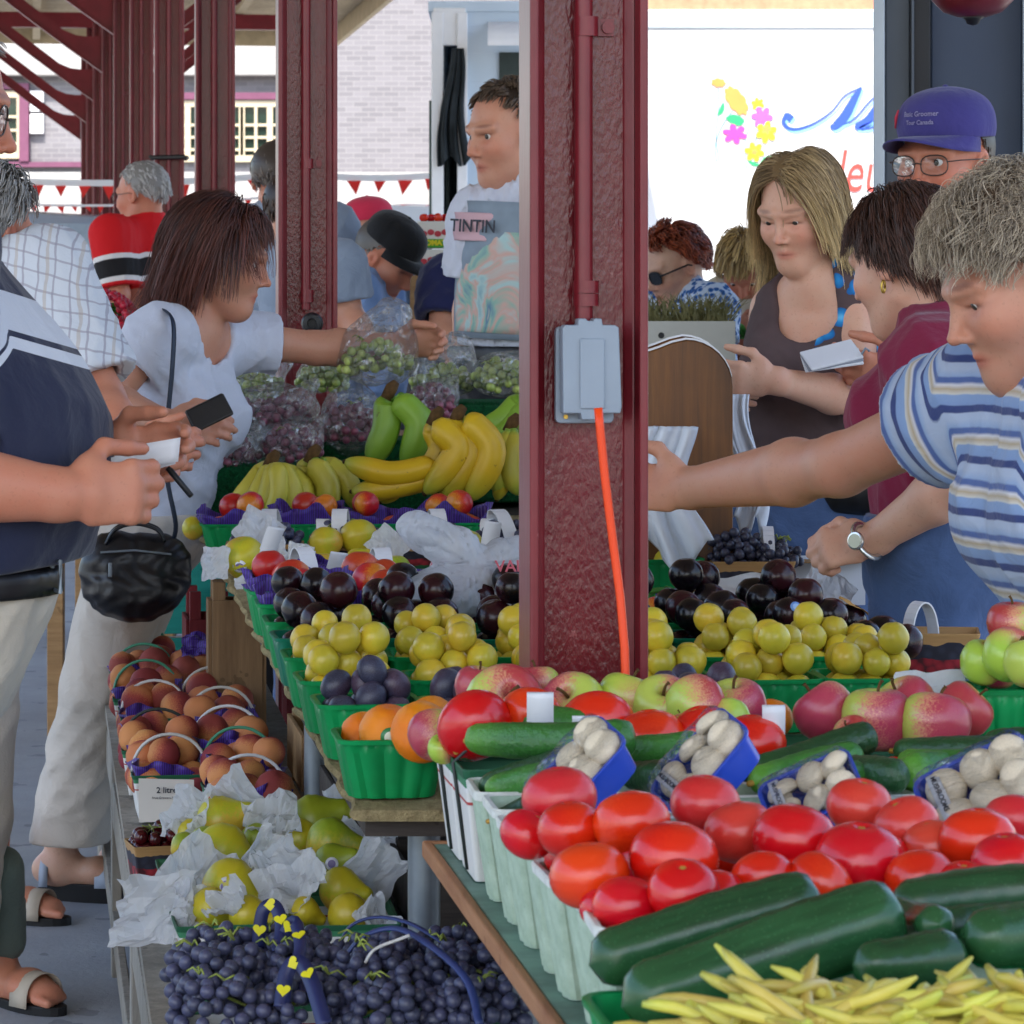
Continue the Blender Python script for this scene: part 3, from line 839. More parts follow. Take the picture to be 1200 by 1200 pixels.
# = dark booth at the right
BDD = 9.0
def dxy(px, py): return (px - 600) * BDD / F, H - (py - HY) * BDD / F
M_SLATE = mat('slate blue panel', S('3f4a5e'), .55, .3, .08, 2)
M_SLATE2 = mat('grey slate panel', S('545b64'), .55, .3, .06, 2)
M_DKFR = mat('dark door frame', S('23252a'), .5, .3, .1)
M_POST = mat('pale grey post', S('aeb8c0'), .5, .4, .05)
BX = dxy(1024, 0)[0]
bt = thing('market_booth', 'dark slate panelled booth with pale grey corner post behind the man in the cap', 'booth', (BX, BDD, 0), -R(7.5))
def slab(nm, px0, px1, y0, y1, m, z0=.02, z1=2.9, bv=.004):
 xa_, xb_ = dxy(px0, 0)[0] - BX, dxy(px1, 0)[0] - BX
 return MB().box(((xa_ + xb_) / 2, (y0 + y1) / 2, (z0 + z1) / 2), (xb_ - xa_, y1 - y0, z1 - z0)).build(nm, m, bt, bevel=bv)
slab('corner_post', 1024, 1037, -.05, .1, M_POST); slab('wall', 1037.5, 1066, .0, .06, M_SLATE2); slab('door_frame', 1066.5, 1090, -.02, .08, M_DKFR); slab('frame_bead', 1068, 1071, -.035, -.0205, M_SLATE2)
slab('door', 1090.5, 1196, .03, .07, M_SLATE); slab('corner_post', 1196.5, 1212, -.05, .1, M_POST); slab('wall', 1213, 1560, 0, .06, M_SLATE2)
slab('side_wall', 1024.5, 1037, .11, 2.1, M_SLATE2); slab('back_wall', 1040, 1560, 2.05, 2.1, M_SLATE2); slab('roof', 1010, 1580, -.1, 2.2, M_POST, 2.91, 2.97)
p = at(1140, 21, 7.0)
orn = thing('hanging_ornament', 'dark red rounded ornament with a black tip hanging at the top right', 'ornament', p)
M_ORN = mat('dark red lacquer', S('5e1a22'), .3, .5, .15, 9)
MB().lathe([(.0, .0), (.03, .002), (.06, .012), (.083, .035), (.092, .065), (.088, .1), (.07, .14), (.035, .165), (.01, .17)], 28).build('bulb', M_ORN, orn, smooth=True)
MB().lathe([(0, -.016), (.012, -.012), (.016, -.004), (.028, .004), (0, .006)], 14).build('tip', M_BLACK, orn, smooth=True)
MB().tube([(0, 0, .165), (0, 0, 4.7 - p.z)], .004, 6).build('cord', M_BLACK, orn)
# = fruit and vegetable kit
def blush(name, a, b_, mid=None, rough=.3, spec=.5, nscale=9, bias=.5, amt=.35, axis=0, streak=0, bump=.05, bs=60, coat=0, rnd=.15, hue=.03, speck=0, bloom=0):
 """two-colour skin: the second colour spreads over one side, broken up by noise"""
 t = NT(name)
 g = t.sep(t.co('Generated'))
 f = t.math('ADD', g[axis], t.math('MULTIPLY_ADD', t.noise(nscale, 4, .6), amt * 2, -amt))
 f = t.math('ADD', f, t.math('MULTIPLY_ADD', t.rnd(), .5, -.25))
 if streak:
  o = t.sep(t.co())
  an = t.math('ARCTAN2', o[1], o[0])
  cb = t.n('ShaderNodeCombineXYZ'); t.l(t.math('MULTIPLY', an, 7), cb.inputs[0]); t.l(t.math('MULTIPLY', o[2], 14), cb.inputs[1])
  f = t.math('ADD', f, t.math('MULTIPLY_ADD', t.noise(1.6, 4, .7, cb.outputs[0]), streak, -streak / 2))
 st = [(bias - .17, a), (bias + .17, b_)] if mid is None else [(bias - .22, a), (bias, mid), (bias + .2, b_)]
 c = t.ramp(f, st)
 if speck:
  c = t.mix(t.math('MULTIPLY', t.math('LESS_THAN', t.vor(260), .22), speck), c, tuple(min(1, x * 1.7 + .06) for x in a))
 if bloom:
  c = t.mix(t.math('MULTIPLY', t.ramp(t.noise(22, 3, .6), [(.42, 0), (.68, 1)]), bloom), c, S('8f93b4'))
 r = t.rnd()
 c = t.hsv(c, h=t.math('MULTIPLY_ADD', r, hue, .5 - hue / 2), v=t.math('MULTIPLY_ADD', r, rnd, 1 - rnd / 2))
 rr = t.math('MULTIPLY_ADD', t.noise(18, 3, .6), .16, rough - .08)
 return t.done(t.bsdf(c, rr, spec, t.bump(t.noise(bs, 3, .6), bump, .003), coat=coat, sss=.12, sssr=(1, .5, .2)))
M_TOM = blush('tomato skin', S('c8170b'), S('d62a0e'), rough=.24, spec=.5, nscale=14, coat=.12, bump=.02, rnd=.12, hue=.012)
M_TOMP = blush('pinkish tomato skin', S('c82a24'), S('cf3a30'), rough=.3, spec=.5, nscale=14, coat=.1, bump=.02, rnd=.1, hue=.01)
M_APP = blush('red and green apple skin', S('adbf52'), S('a8304a'), S('c8806a'), rough=.3, nscale=16, bias=.5, amt=.34, streak=.6, speck=.35, coat=.1)
M_APPG = blush('mostly green apple skin', S('a3bd45'), S('b8535a'), S('b6b254'), rough=.3, nscale=20, bias=.72, amt=.2, streak=.4, speck=.3, coat=.1)
M_ORG = blush('orange peel', S('ec7a0a'), S('f0900e'), rough=.36, nscale=4, bump=.35, bs=330, rnd=.06, hue=.01)
M_YPL = blush('yellow plum skin', S('bfae2c'), S('d8bb30'), S('cdb934'), rough=.32, nscale=16, bump=.03, bloom=.06, rnd=.14, hue=.02)
M_BPL = blush('black plum skin', S('100a10'), S('2e1018'), rough=.24, spec=.35, nscale=10, bump=.02, coat=.05, rnd=.3)
M_PRUNE = blush('blue prune plum skin', S('232238'), S('3c2334'), rough=.42, nscale=18, bump=.03, bloom=.3, rnd=.3)
M_NECT = blush('nectarine skin', S('d88a24'), S('b01c22'), S('c83a26'), rough=.3, nscale=12, bias=.3, amt=.3, bump=.02)
M_PEACH = blush('peach skin', S('c98a56'), S('8a3a3a'), S('b26249'), rough=.65, spec=.2, nscale=16, bias=.36, amt=.35, bump=.1, bs=200, rnd=.2)
M_PEAR = blush('yellow pear skin', S('c3b428'), S('cfa83a'), S('b5b52c'), rough=.36, nscale=8, bias=.55, bump=.05, speck=.3, rnd=.14, hue=.02)
M_PEARG = blush('green yellow pear skin', S('8f9f26'), S('c7a934'), S('a9a82a'), rough=.38, nscale=7, bias=.6, bump=.05, speck=.3, rnd=.15, hue=.02)
M_STEM = mat('woody stem', S('5c4426'), .8, .2, .3, 80)
M_SCAR = mat('pale stem scar', S('b08a3c'), .7, .2, .3, 200)
M_GSTEM = mat('green grape stalk', S('8c9a4a'), .7, .3, .25, 60, rnd=.2)
def sticker_mat(name, ring, inner):
 t = NT(name)
 o = t.sep(t.co('Generated'))
 d = t.math('SQRT', t.math('ADD', t.math('POWER', t.math('SUBTRACT', o[0], .5), 2), t.math('POWER', t.math('SUBTRACT', o[1], .5), 2)))
 c = t.ramp(d, [(.0, inner), (.26, inner), (.3, ring), (1, ring)], 'CONSTANT')
 return t.done(t.bsdf(c, .35, .5))
M_STK = sticker_mat('white sticker with a violet middle', S('dfe0e8'), S('76689c'))
M_STKB = sticker_mat('pale blue sticker', S('6f9ad6'), S('9dbde6'))
M_STKG = sticker_mat('green ringed sticker', S('2e7a45'), S('d8dcc8'))
def lathe_fruit(prof, n=22, mod=None, wob=0, seed=0, sub=3):
 pr = smoothpts(prof, sub)
 pr = [(max(0, r), z) for r, z in pr]; pr[0] = (0, pr[0][1]); pr[-1] = (0, pr[-1][1])
 rr = random.Random(seed); ph = [rr.uniform(0, 6.28) for _ in range(4)]
 def m(w, r, z):
  k = 1 + wob * (math.sin(2 * w + ph[0]) + .6 * math.sin(3 * w + ph[1] + z * 30))
  if mod: k *= mod(w, r, z)
  return r * k
 return MB().lathe(pr, n, mod=m)
KIT = {}
def kit(key, fn, nvar=3):
 if key not in KIT: KIT[key] = [fn(i) for i in range(nvar)]
 return random.choice(KIT[key])
def tomato_mesh(i, m):
 def mod(w, r, z): return 1 + .02 * math.cos(5 * w + i) * max(0, z) + .012 * math.cos(3 * w + i * 2)
 pr = [(math.sin(PI * k / 14) ** .95, -math.cos(PI * k / 14) * .84) for k in range(13)] + [(.1, .752), (0, .70)]
 pr[12] = (.26, .80)
 return lathe_fruit(pr, 30, mod, .014, i, 2).mesh('tomato', m, True)
def apple_mesh(i, m):
 def mod(w, r, z): return 1 + .02 * math.cos(5 * w) * (1 if z < 0 else .3)
 return lathe_fruit([(0, -.7), (.14, -.78), (.4, -.85), (.75, -.62), (.96, -.15), (1, .2), (.88, .6), (.6, .82), (.32, .83), (.14, .68), (.05, .54), (0, .5)], 28, mod, .012, i).mesh('apple', m, True)
def ball_mesh(i, m, seam=.05, sq=(1, .94), n=20, long=1.0):
 def mod(w, r, z): return 1 - seam * math.exp(-((w - PI) / .16) ** 2)
 pr = [(math.sin(PI * k / 9), -math.cos(PI * k / 9) * sq[1] * long) for k in range(10)]
 pr[-1] = (0, sq[1] * long - .1); pr[-2] = (pr[-2][0], pr[-2][1] - .01)
 return lathe_fruit(pr, n, mod, .018, i, 2).mesh('fruit', m, True)
def pear_mesh(i, m, neck=.4):
 return lathe_fruit([(0, -.78), (.15, -.82), (.5, -.78), (.86, -.45), (1, 0), (.9, .38), (.66, .75), (neck + .05, 1.08), (neck - .05, 1.35), (.2, 1.5), (0, 1.5)], 24, None, .025, i).mesh('pear', m, True)
SPEC = {
 'tomato': (lambda i: tomato_mesh(i, M_TOM), 'tomato'), 'pink_tomato': (lambda i: tomato_mesh(i, M_TOMP), 'tomato'),
 'apple': (lambda i: apple_mesh(i, M_APP), 'apple'), 'green_apple': (lambda i: apple_mesh(i, M_APPG), 'apple'),
 'orange': (lambda i: ball_mesh(i, M_ORG, 0, (1, .95), 24), 'orange'), 'yellow_plum': (lambda i: ball_mesh(i, M_YPL, .03, (1, 1.02)), 'plum'),
 'black_plum': (lambda i: ball_mesh(i, M_BPL, .05, (1, .97)), 'plum'), 'prune_plum': (lambda i: ball_mesh(i, M_PRUNE, .03, (1, 1), 18, 1.18), 'plum'),
 'nectarine': (lambda i: ball_mesh(i, M_NECT, .06), 'nectarine'), 'peach': (lambda i: ball_mesh(i, M_PEACH, .07), 'peach'),
 'pear': (lambda i: pear_mesh(i, M_PEAR), 'pear'), 'green_pear': (lambda i: pear_mesh(i, M_PEARG, .45), 'pear'),
}
_part = {}
def part_mesh(key, fn):
 if key not in _part: _part[key] = fn()
 return _part[key]
def stem_mesh(): return MB().tube(smoothpts([(0, 0, .5), (.01, 0, .75), (.06, .02, 1.0), (.14, .03, 1.12)], 3), [.05] * 9 + [.075], 6).mesh('stem', M_STEM, True)
def scar_mesh(): return MB().lathe([(0, .69), (.05, .715), (.1, .735), (.13, .742), (.06, .76), (0, .74)], 10, mod=lambda w, r, z: r * (1 + .35 * math.cos(5 * w))).mesh('stem_scar', M_SCAR, True)
def sticker_mesh(m):
 a = .33
 return MB().lathe([(0, 1.012), (math.sin(a * .5), math.cos(a * .5) * 1.012), (math.sin(a), math.cos(a) * 1.012), (math.sin(a), math.cos(a) * .98)], 18).mesh('sticker', m, True)
def rand_rot(tilt=1.0):
 if tilt is None: return Matrix.Rotation(random.uniform(0, 2 * PI), 4, 'Z') @ Matrix.Rotation(random.uniform(0, PI), 4, 'X') @ Matrix.Rotation(random.uniform(0, 2 * PI), 4, 'Z')
 return Matrix.Rotation(random.uniform(0, 2 * PI), 4, 'Z') @ Matrix.Rotation(random.gauss(0, tilt), 4, 'X') @ Matrix.Rotation(random.uniform(0, 2 * PI), 4, 'Z')
def fruit(kind, p, r, label, group=None, tilt=.5, M=None, sticker=None, sdir=None, parts=True):
 fn, cat = SPEC[kind]
 me = kit(kind, fn)
 T = Matrix.Translation(Vector(p)) @ (M if M is not None else rand_rot(tilt)) @ Matrix.Scale(r, 4)
 o = put(kind.replace('pink_tomato', 'tomato').replace('green_apple', 'apple').replace('green_pear', 'pear'), me, M=T)
 tag(o, label, cat, group)
 if parts and kind in ('apple', 'green_apple'): put('stem', part_mesh('stem', stem_mesh), o)
 if parts and kind in ('tomato', 'pink_tomato'): put('stem_scar', part_mesh('scar', scar_mesh), o)
 if sticker is not None:
  d = Vector(sdir or (random.uniform(-.5, .5), -1, random.uniform(0, .7)))
  loc = T.to_3x3().inverted() @ d
  q = loc.normalized().to_track_quat('Z', 'Y').to_matrix().to_4x4()
  put('sticker', part_mesh('stk' + sticker.name, lambda: sticker_mesh(sticker)), o, M=q @ Matrix.Scale({'tomato': .96}.get(kind, 1.0), 4))
 return o
def pile(n, r, hw, hd, z0, seed=0, it=160, jit=.08):
 """settle n balls in an open box: returns local positions"""
 g = np.random.default_rng(seed)
 P = np.stack([g.uniform(-hw + r, hw - r, n) if hw > r else np.zeros(n), g.uniform(-hd + r, hd - r, n) if hd > r else np.zeros(n), z0 + r + g.uniform(0, 3 * r, n)], 1)
 rad = r * (1 + g.uniform(-jit, jit, n))
 for k in range(it):
  P[:, 2] -= r * .05
  for _ in range(3):
   D = P[:, None] - P[None]; L = np.linalg.norm(D, axis=2) + 1e-9
   ov = np.maximum(0, rad[:, None] + rad[None] - L); np.fill_diagonal(ov, 0)
   P += (D / L[:, :, None] * (ov * .5)[:, :, None]).sum(1) * .6
   lim = np.maximum(hw - rad * .9, 0); P[:, 0] = np.clip(P[:, 0], -lim, lim)
   lim = np.maximum(hd - rad * .9, 0); P[:, 1] = np.clip(P[:, 1], -lim, lim)
   P[:, 2] = np.maximum(P[:, 2], z0 + rad * .95)
 return P, rad
def place_words(P, rad):
 """a place word for each ball of a heap: top, front left, back right ..."""
 n = len(P); out = [''] * n; used = {}
 for i in range(n):
  x, y = P[i, 0], P[i, 1]
  up = P[i, 2] > P[:, 2].min() + rad[i] * 1.1
  row = 'top' if up else ('front' if y < -rad[i] * .5 else ('back' if y > rad[i] * .5 else 'middle'))
  used.setdefault(row, []).append(i)
 for row, ids in used.items():
  ids.sort(key=lambda i: P[i, 0])
  k = len(ids)
  for j, i in enumerate(ids):
   if row == 'top':
    out[i] = 'on top' if k == 1 else 'on top, %s from the left,' % ORD[j]
   elif k == 1: out[i] = 'alone in the %s row' % row
   else: out[i] = '%s from the left in the %s row' % (ORD[j], row)
 return out
# - containers
def rr_pt(t, hw, hd, rad):
 """point and outward normal on a rounded rectangle, t in 0..1, plus place along its side"""
 t = (t % 1) * 4; s = int(t); f = t - s
 a = (hw - rad, hd - rad)
 e = .16
 if f < 1 - e:      # straight part
  q = f / (1 - e) * 2 - 1
  p, nn = [((q * a[0], -hd), (0, -1)), ((hw, q * a[1]), (1, 0)), ((-q * a[0], hd), (0, 1)), ((-hw, -q * a[1]), (-1, 0))][s]
  return p, nn, (q + 1) / 2
 q = (f - (1 - e)) / e
 an = R(-90 + 90 * s + 90 * q)
 c = [(a[0], -a[1]), (a[0], a[1]), (-a[0], a[1]), (-a[0], -a[1])][s]
 return (c[0] + rad * math.cos(an), c[1] + rad * math.sin(an)), (math.cos(an), math.sin(an)), -1
def tub(tw, td, bw, bd, h, rad=.018, flutes=3, amp=.004, thick=.0022, lip=.005, nt_=96, bandz=None):
 """open basket with tapering fluted walls; returns wall and rim builders"""
 b = MB()
 def ring(z, off, fl=1):
  f = z / h
  hw = (bw + (tw - bw) * f) / 2; hd = (bd + (td - bd) * f) / 2
  out = []
  for i in range(nt_):
   (x, y), (nx, ny), s = rr_pt(i / nt_, hw, hd, rad)
   o = off
   if s >= 0 and flutes: o += amp * fl * (abs(math.sin(PI * flutes * s)) ** .6 - .5)
   out.append((x + nx * o, y + ny * o, z))
  return out
 zs = [0, .03, .25, .5, .75, .86, .9, 1]
 rows = [ring(h * z, 0, 1 if z < .88 else 0) for z in zs] + [ring(h * z, -thick, 1 if z < .88 else 0) for z in (1, .86, .5, .1, .04)]
 b.add([p for q in rows for p in q], [(j * nt_ + i, j * nt_ + (i + 1) % nt_, (j + 1) * nt_ + (i + 1) % nt_, (j + 1) * nt_ + i) for j in range(len(rows) - 1) for i in range(nt_)] +
   [tuple(range(nt_ - 1, -1, -1)), tuple((len(rows) - 1) * nt_ + i for i in range(nt_))])
 rm = MB()
 rows = [ring(h * .93, .0006, 0), ring(h * .93, lip, 0), ring(h * 1.0, lip, 0), ring(h * 1.015, lip * .5, 0), ring(h * 1.0, -thick - .0006, 0)]
 rm.add([p for q in rows for p in q], [(j * nt_ + i, j * nt_ + (i + 1) % nt_, (j + 1) * nt_ + (i + 1) % nt_, (j + 1) * nt_ + i) for j in range(len(rows) - 1) for i in range(nt_)])
 return b, rm
def plastic(name, col, col2):
 t = NT(name)
 c = t.ramp(t.noise(14, 3, .6), [(.3, col2), (.7, col)])
 c = t.hsv(c, v=t.math('MULTIPLY_ADD', t.rnd(), .2, .9))
 d = t.bsdf(c, .38, .45, t.bump(t.noise(70, 2, .5), .06, .003))
 tr = t.n('ShaderNodeBsdfTranslucent'); t.put(tr.inputs[0], c)
 mx = t.n('ShaderNodeMixShader'); mx.inputs[0].default_value = .25; t.l(d, mx.inputs[1]); t.l(tr.outputs[0], mx.inputs[2])
 return t.done(mx.outputs[0])
M_GRN = plastic('green basket plastic', S('10ac60'), S('0c9350'))
M_GRN2 = plastic('blue green basket plastic', S('159270'), S('0e7a5c'))
t = NT('pale green pulp card')
c = t.ramp(t.noise(26, 5, .7), [(.25, S('8fa58f')), (.6, S('b0c4b0')), (.85, S('c2d2c0'))])
c = t.mix(t.math('MULTIPLY', t.math('LESS_THAN', t.noise(60, 3, .7), .33), .35), c, S('77806c'))
M_PULP = t.done(t.bsdf(c, .9, .15, t.bump(t.noise(150, 4, .7), .4, .003)))
M_PULPR = mat('pulp card rim', S('d6dad4'), .9, .15, .1, 60, .3, 150)
def card_mat(name):
 """white card with a green band at the top edge, a thin red stripe and a green block"""
 t = NT(name)
 g = t.sep(t.co('Generated'))
 c = t.ramp(g[2], [(0, S('d9d9d6')), (.69, S('b23a3c')), (.715, S('dcdcd8')), (.80, S('dedede')), (.84, S('2c7d55'))], 'CONSTANT')
 c = t.mix(t.math('MULTIPLY', t.noise(12, 4, .6), .18), c, S('8d8f8a'))
 f1 = t.math('MULTIPLY', t.math('GREATER_THAN', g[0], .3), t.math('LESS_THAN', g[0], .5))
 f2 = t.math('MULTIPLY', t.math('GREATER_THAN', g[2], .1), t.math('LESS_THAN', g[2], .35))
 c = t.mix(t.math('MULTIPLY', f1, f2), c, S('2f7a58'))
 return t.done(t.bsdf(c, .6, .3))
M_CARD = card_mat('printed fruit basket card')
def berry_mat(name):
 """thin wood veneer basket printed with dark and red berries"""
 t = NT(name)
 g = t.sep(t.co('Generated'))
 z = t.math('ADD', g[2], t.math('MULTIPLY_ADD', t.noise(30, 2, .5), .24, -.12))
 v = t.n('ShaderNodeTexVoronoi'); v.inputs['Scale'].default_value = 62; t.l(t.co(), v.inputs[0])
 cells = t.ramp(v.outputs['Distance'], [(0, S('b03440')), (.5, S('8a2430')), (.7, S('4e2028'))])
 dark = t.ramp(v.outputs['Distance'], [(0, S('3f4254')), (.6, S('2b2c38'))])
 c = t.ramp(z, [(0, S('1f5a37')), (.13, S('1f5a37'))])
 c = t.mix(t.math('GREATER_THAN', z, .13), c, cells)
 c = t.mix(t.math('GREATER_THAN', z, .45), c, dark)
 c = t.mix(t.math('GREATER_THAN', z, .78), c, t.ramp(t.noise(5, 4, .6, t.co('Object', scale=(1, 1, 14))), [(.3, S('a27b50')), (.7, S('b9925f'))]))
 return t.done(t.bsdf(c, .6, .3))
M_VENEER = berry_mat('veneer with printed berries')
M_HANDLE = mat('white card handle', S('d9dbe0'), .55, .3, .05)
M_WIREG = mat('green wire handle', S('4f9c7e'), .45, .4, .1); M_WIREW = mat('white wire handle', S('c6c6c4'), .45, .4, .1); M_WIREK = mat('dark wire handle', S('2b3230'), .5, .4, .1); M_WIREB = mat('dark blue handle', S('2f3c6e'), .4, .4, .15)
M_LINER = None
t = NT('purple tissue liner')
o_ = t.sep(t.co())
c = t.ramp(t.wave(70, t.co(), 2.0, 'X'), [(.2, S('2c1560')), (.8, S('4a2a94'))])
M_LINER = t.done(t.bsdf(c, .5, .35, sheen=.2))
M_PAPER = None
t = NT('white tissue paper')
c = t.ramp(t.noise(20, 4, .6), [(.3, S('d9dde4')), (.7, S('eef0f4'))])
d = t.bsdf(c, .5, .35, t.bump(t.noise(60, 3, .6, None, .4), .25, .006)); tr = t.n('ShaderNodeBsdfTranslucent'); tr.inputs[0].default_value = (.88, .9, .93, 1)
tp = t.n('ShaderNodeBsdfTransparent')
mx = t.n('ShaderNodeMixShader'); mx.inputs[0].default_value = .5; t.l(d, mx.inputs[1]); t.l(tr.outputs[0], mx.inputs[2])
mx2 = t.n('ShaderNodeMixShader'); mx2.inputs[0].default_value = .28; t.l(mx.outputs[0], mx2.inputs[1]); t.l(tp.outputs[0], mx2.inputs[2])
M_PAPER = t.done(mx2.outputs[0])
TUB = {}
def basket(kind, M, label, group=None):
 """green / teal plastic punnet, pulp pint, card basket, veneer basket"""
 if kind not in TUB:
  if kind in ('green', 'teal'):
   a, b_ = tub(.135, .135, .105, .105, .075, .02, 3, .006); m = M_GRN if kind == 'green' else M_GRN2
   TUB[kind] = (a.mesh('punnet', m, True, 40), b_.mesh('rim', m, True, 40), 'green_punnet', 'punnet')
  elif kind == 'pint':
   a, b_ = tub(.110, .110, .074, .074, .118, .012, 2, .0035, .003, .0045); TUB[kind] = (a.mesh('pint', M_PULP, True, 40), b_.mesh('rim', M_PULPR, True, 40), 'pulp_pint', 'pint basket')
  elif kind == 'card':
   a, b_ = tub(.155, .24, .125, .205, .095, .006, 0, 0, .002, .0015); TUB[kind] = (a.mesh('card', M_CARD, False), b_.mesh('rim', mat('dark green card edge', S('1f5a3e'), .6, .3, .1), False), 'card_basket', 'basket')
  elif kind == 'deepcard':
   a, b_ = tub(.15, .15, .12, .12, .125, .006, 0, 0, .002, .0015); TUB[kind] = (a.mesh('card', M_CARD, False), b_.mesh('rim', mat('dark green card edge', S('1f5a3e'), .6, .3, .1), False), 'card_basket', 'basket')
  elif kind == 'bigcard':
   a, b_ = tub(.22, .30, .19, .26, .11, .006, 0, 0, .002, .0015); TUB[kind] = (a.mesh('card', M_CARD, False), b_.mesh('rim', mat('dark green card edge', S('1f5a3e'), .6, .3, .1), False), 'card_basket', 'basket')
  elif kind == 'veneer':
   a, b_ = tub(.15, .11, .13, .09, .07, .004, 0, 0, .002, .001); TUB[kind] = (a.mesh('veneer', M_VENEER, False), b_.mesh('rim', mat('bare veneer edge', S('b08a58'), .6, .3, .15), False), 'veneer_basket', 'basket')
 wm, rm, nm, cat = TUB[kind]
 r = thing(nm, label, cat, M=M, group=group)
 put('basket_wall', wm, r); put('rim', rm, r)
 return r
def wire_handle(parent, w_, h, m, rad=.0028, y=0, z=.085, lean=0, flat=None, wd=.02):
 pts = []
 for i in range(17):
  a = PI * i / 16
  pts.append((-w_ / 2 * math.cos(a), y + lean * math.sin(a), z + h * math.sin(a) ** .85))
 b = MB()
 if flat:
  for i in range(16):
   p, q = Vector(pts[i]), Vector(pts[i + 1]); n_ = Vector((q - p)).cross(Vector((0, 1, 0))).normalized() * .0012
   s = Vector((0, wd / 2, 0))
   b.hexa([tuple(p - s - n_), tuple(q - s - n_), tuple(q + s - n_), tuple(p + s - n_), tuple(p - s + n_), tuple(q - s + n_), tuple(q + s + n_), tuple(p + s + n_)])
 else: b.tube(pts, rad, 7)
 return b.build('handle', m, parent, smooth=not flat)
def frill(parent_name, M, hw, hd, h, label, m=None, seed=0, group=None, flare=.03):
 """crumpled paper liner standing up round the rim of a basket"""
 rr = random.Random(seed); n = 72
 ph = [rr.uniform(0, 6.28) for _ in range(6)]
 def fn(a, b_):
  (x, y), (nx, ny), s = rr_pt(a, hw, hd, .015)
  w = a * 2 * PI
  up = h * (.6 + .25 * math.sin(3 * w + ph[0]) + .2 * math.sin(5 * w + ph[1]) + .12 * math.sin(9 * w + ph[2]))
  rad = -.006 + b_ * flare * (.5 + .5 * math.sin(11 * w + ph[3])) + .004 * math.sin(23 * w + ph[4]) * b_
  return (x + nx * rad, y + ny * rad, -.02 + b_ * (max(up, .006) + .02))
 o = MB().grid(fn, n, 5, closed_u=True).build(parent_name, m or M_LINER, M=M, smooth=True, solid=.0006)
 return tag(o, label, 'paper liner', group)
def crumple(name, M, sx, sy, h, label, cat, m=None, seed=0, n=18, amp=.3, group=None, curl=.0, flat=False):
 """sheet of crumpled tissue paper"""
 rr = np.random.default_rng(seed)
 b = MB()
 U, V = np.meshgrid(np.linspace(-.5, .5, n), np.linspace(-.5, .5, n))
 P = np.stack([U.ravel() * 7, V.ravel() * 7, np.full(n * n, seed * 1.7)], 1)
 z = vnoise(P, seed) * .6 + np.abs(vnoise(P * 2.1, seed + 1)) * .5
 edge = (np.maximum(np.abs(U), np.abs(V)).ravel() * 2)
 z = vnoise(P * .8, seed) * .8 + .5 * (1 - np.abs(vnoise(P * 1.3, seed + 1))) + .25 * (1 - np.abs(vnoise(P * 2.7, seed + 5)))
 zz = h * (amp * z * 1.2 + curl * edge ** 2)
 xs = U.ravel() * sx * (1 + .12 * vnoise(P * .9 + 3, seed + 2)); ys = V.ravel() * sy * (1 + .12 * vnoise(P * .9 + 8, seed + 3))
 b.add([(xs[i], ys[i], zz[i]) for i in range(n * n)], [(j * n + i, j * n + i + 1, (j + 1) * n + i + 1, (j + 1) * n + i) for j in range(n - 1) for i in range(n - 1)])
 return tag(b.build(name, m or M_PAPER, M=M, smooth=False, solid=.0005), label, cat, group)
# - long vegetables, bananas, beans, grapes
def green_mat(name, a, b_, rough, bump, bs, streak=True, tipc=None):
 t = NT(name)
 co = t.co('Object', scale=(1.5, 14, 14))
 c = t.ramp(t.noise(5, 4, .65, co), [(.3, a), (.72, b_)])
 g = t.sep(t.co('Generated'))
 if tipc: c = t.mix(t.ramp(g[0], [(.0, 1), (.14, .5), (.3, 0)]), c, tipc)
 c = t.mix(t.math('MULTIPLY', t.math('LESS_THAN', t.vor(240), .16), .4), c, tuple(min(1, x * 1.9 + .02) for x in b_))
 c = t.hsv(c, v=t.math('MULTIPLY_ADD', t.rnd(), .4, .8))
 return t.done(t.bsdf(c, rough, .45, t.bump(t.noise(bs, 3, .6), bump, .006)))
M_CUKE = green_mat('cucumber skin', S('235a22'), S('3f7c30'), .38, .5, 110, tipc=S('5f9a34'))
M_CUKED = green_mat('dark cucumber skin', S('17381f'), S('28502c'), .34, .45, 120, tipc=S('2c5a2c'))
M_ZUKE = green_mat('zucchini skin', S('17381f'), S('2a5733'), .27, .05, 60, tipc=S('27512e'))
M_BLOSSOM = mat('dry blossom end', S('b58b3d'), .8, .2, .3, 90)
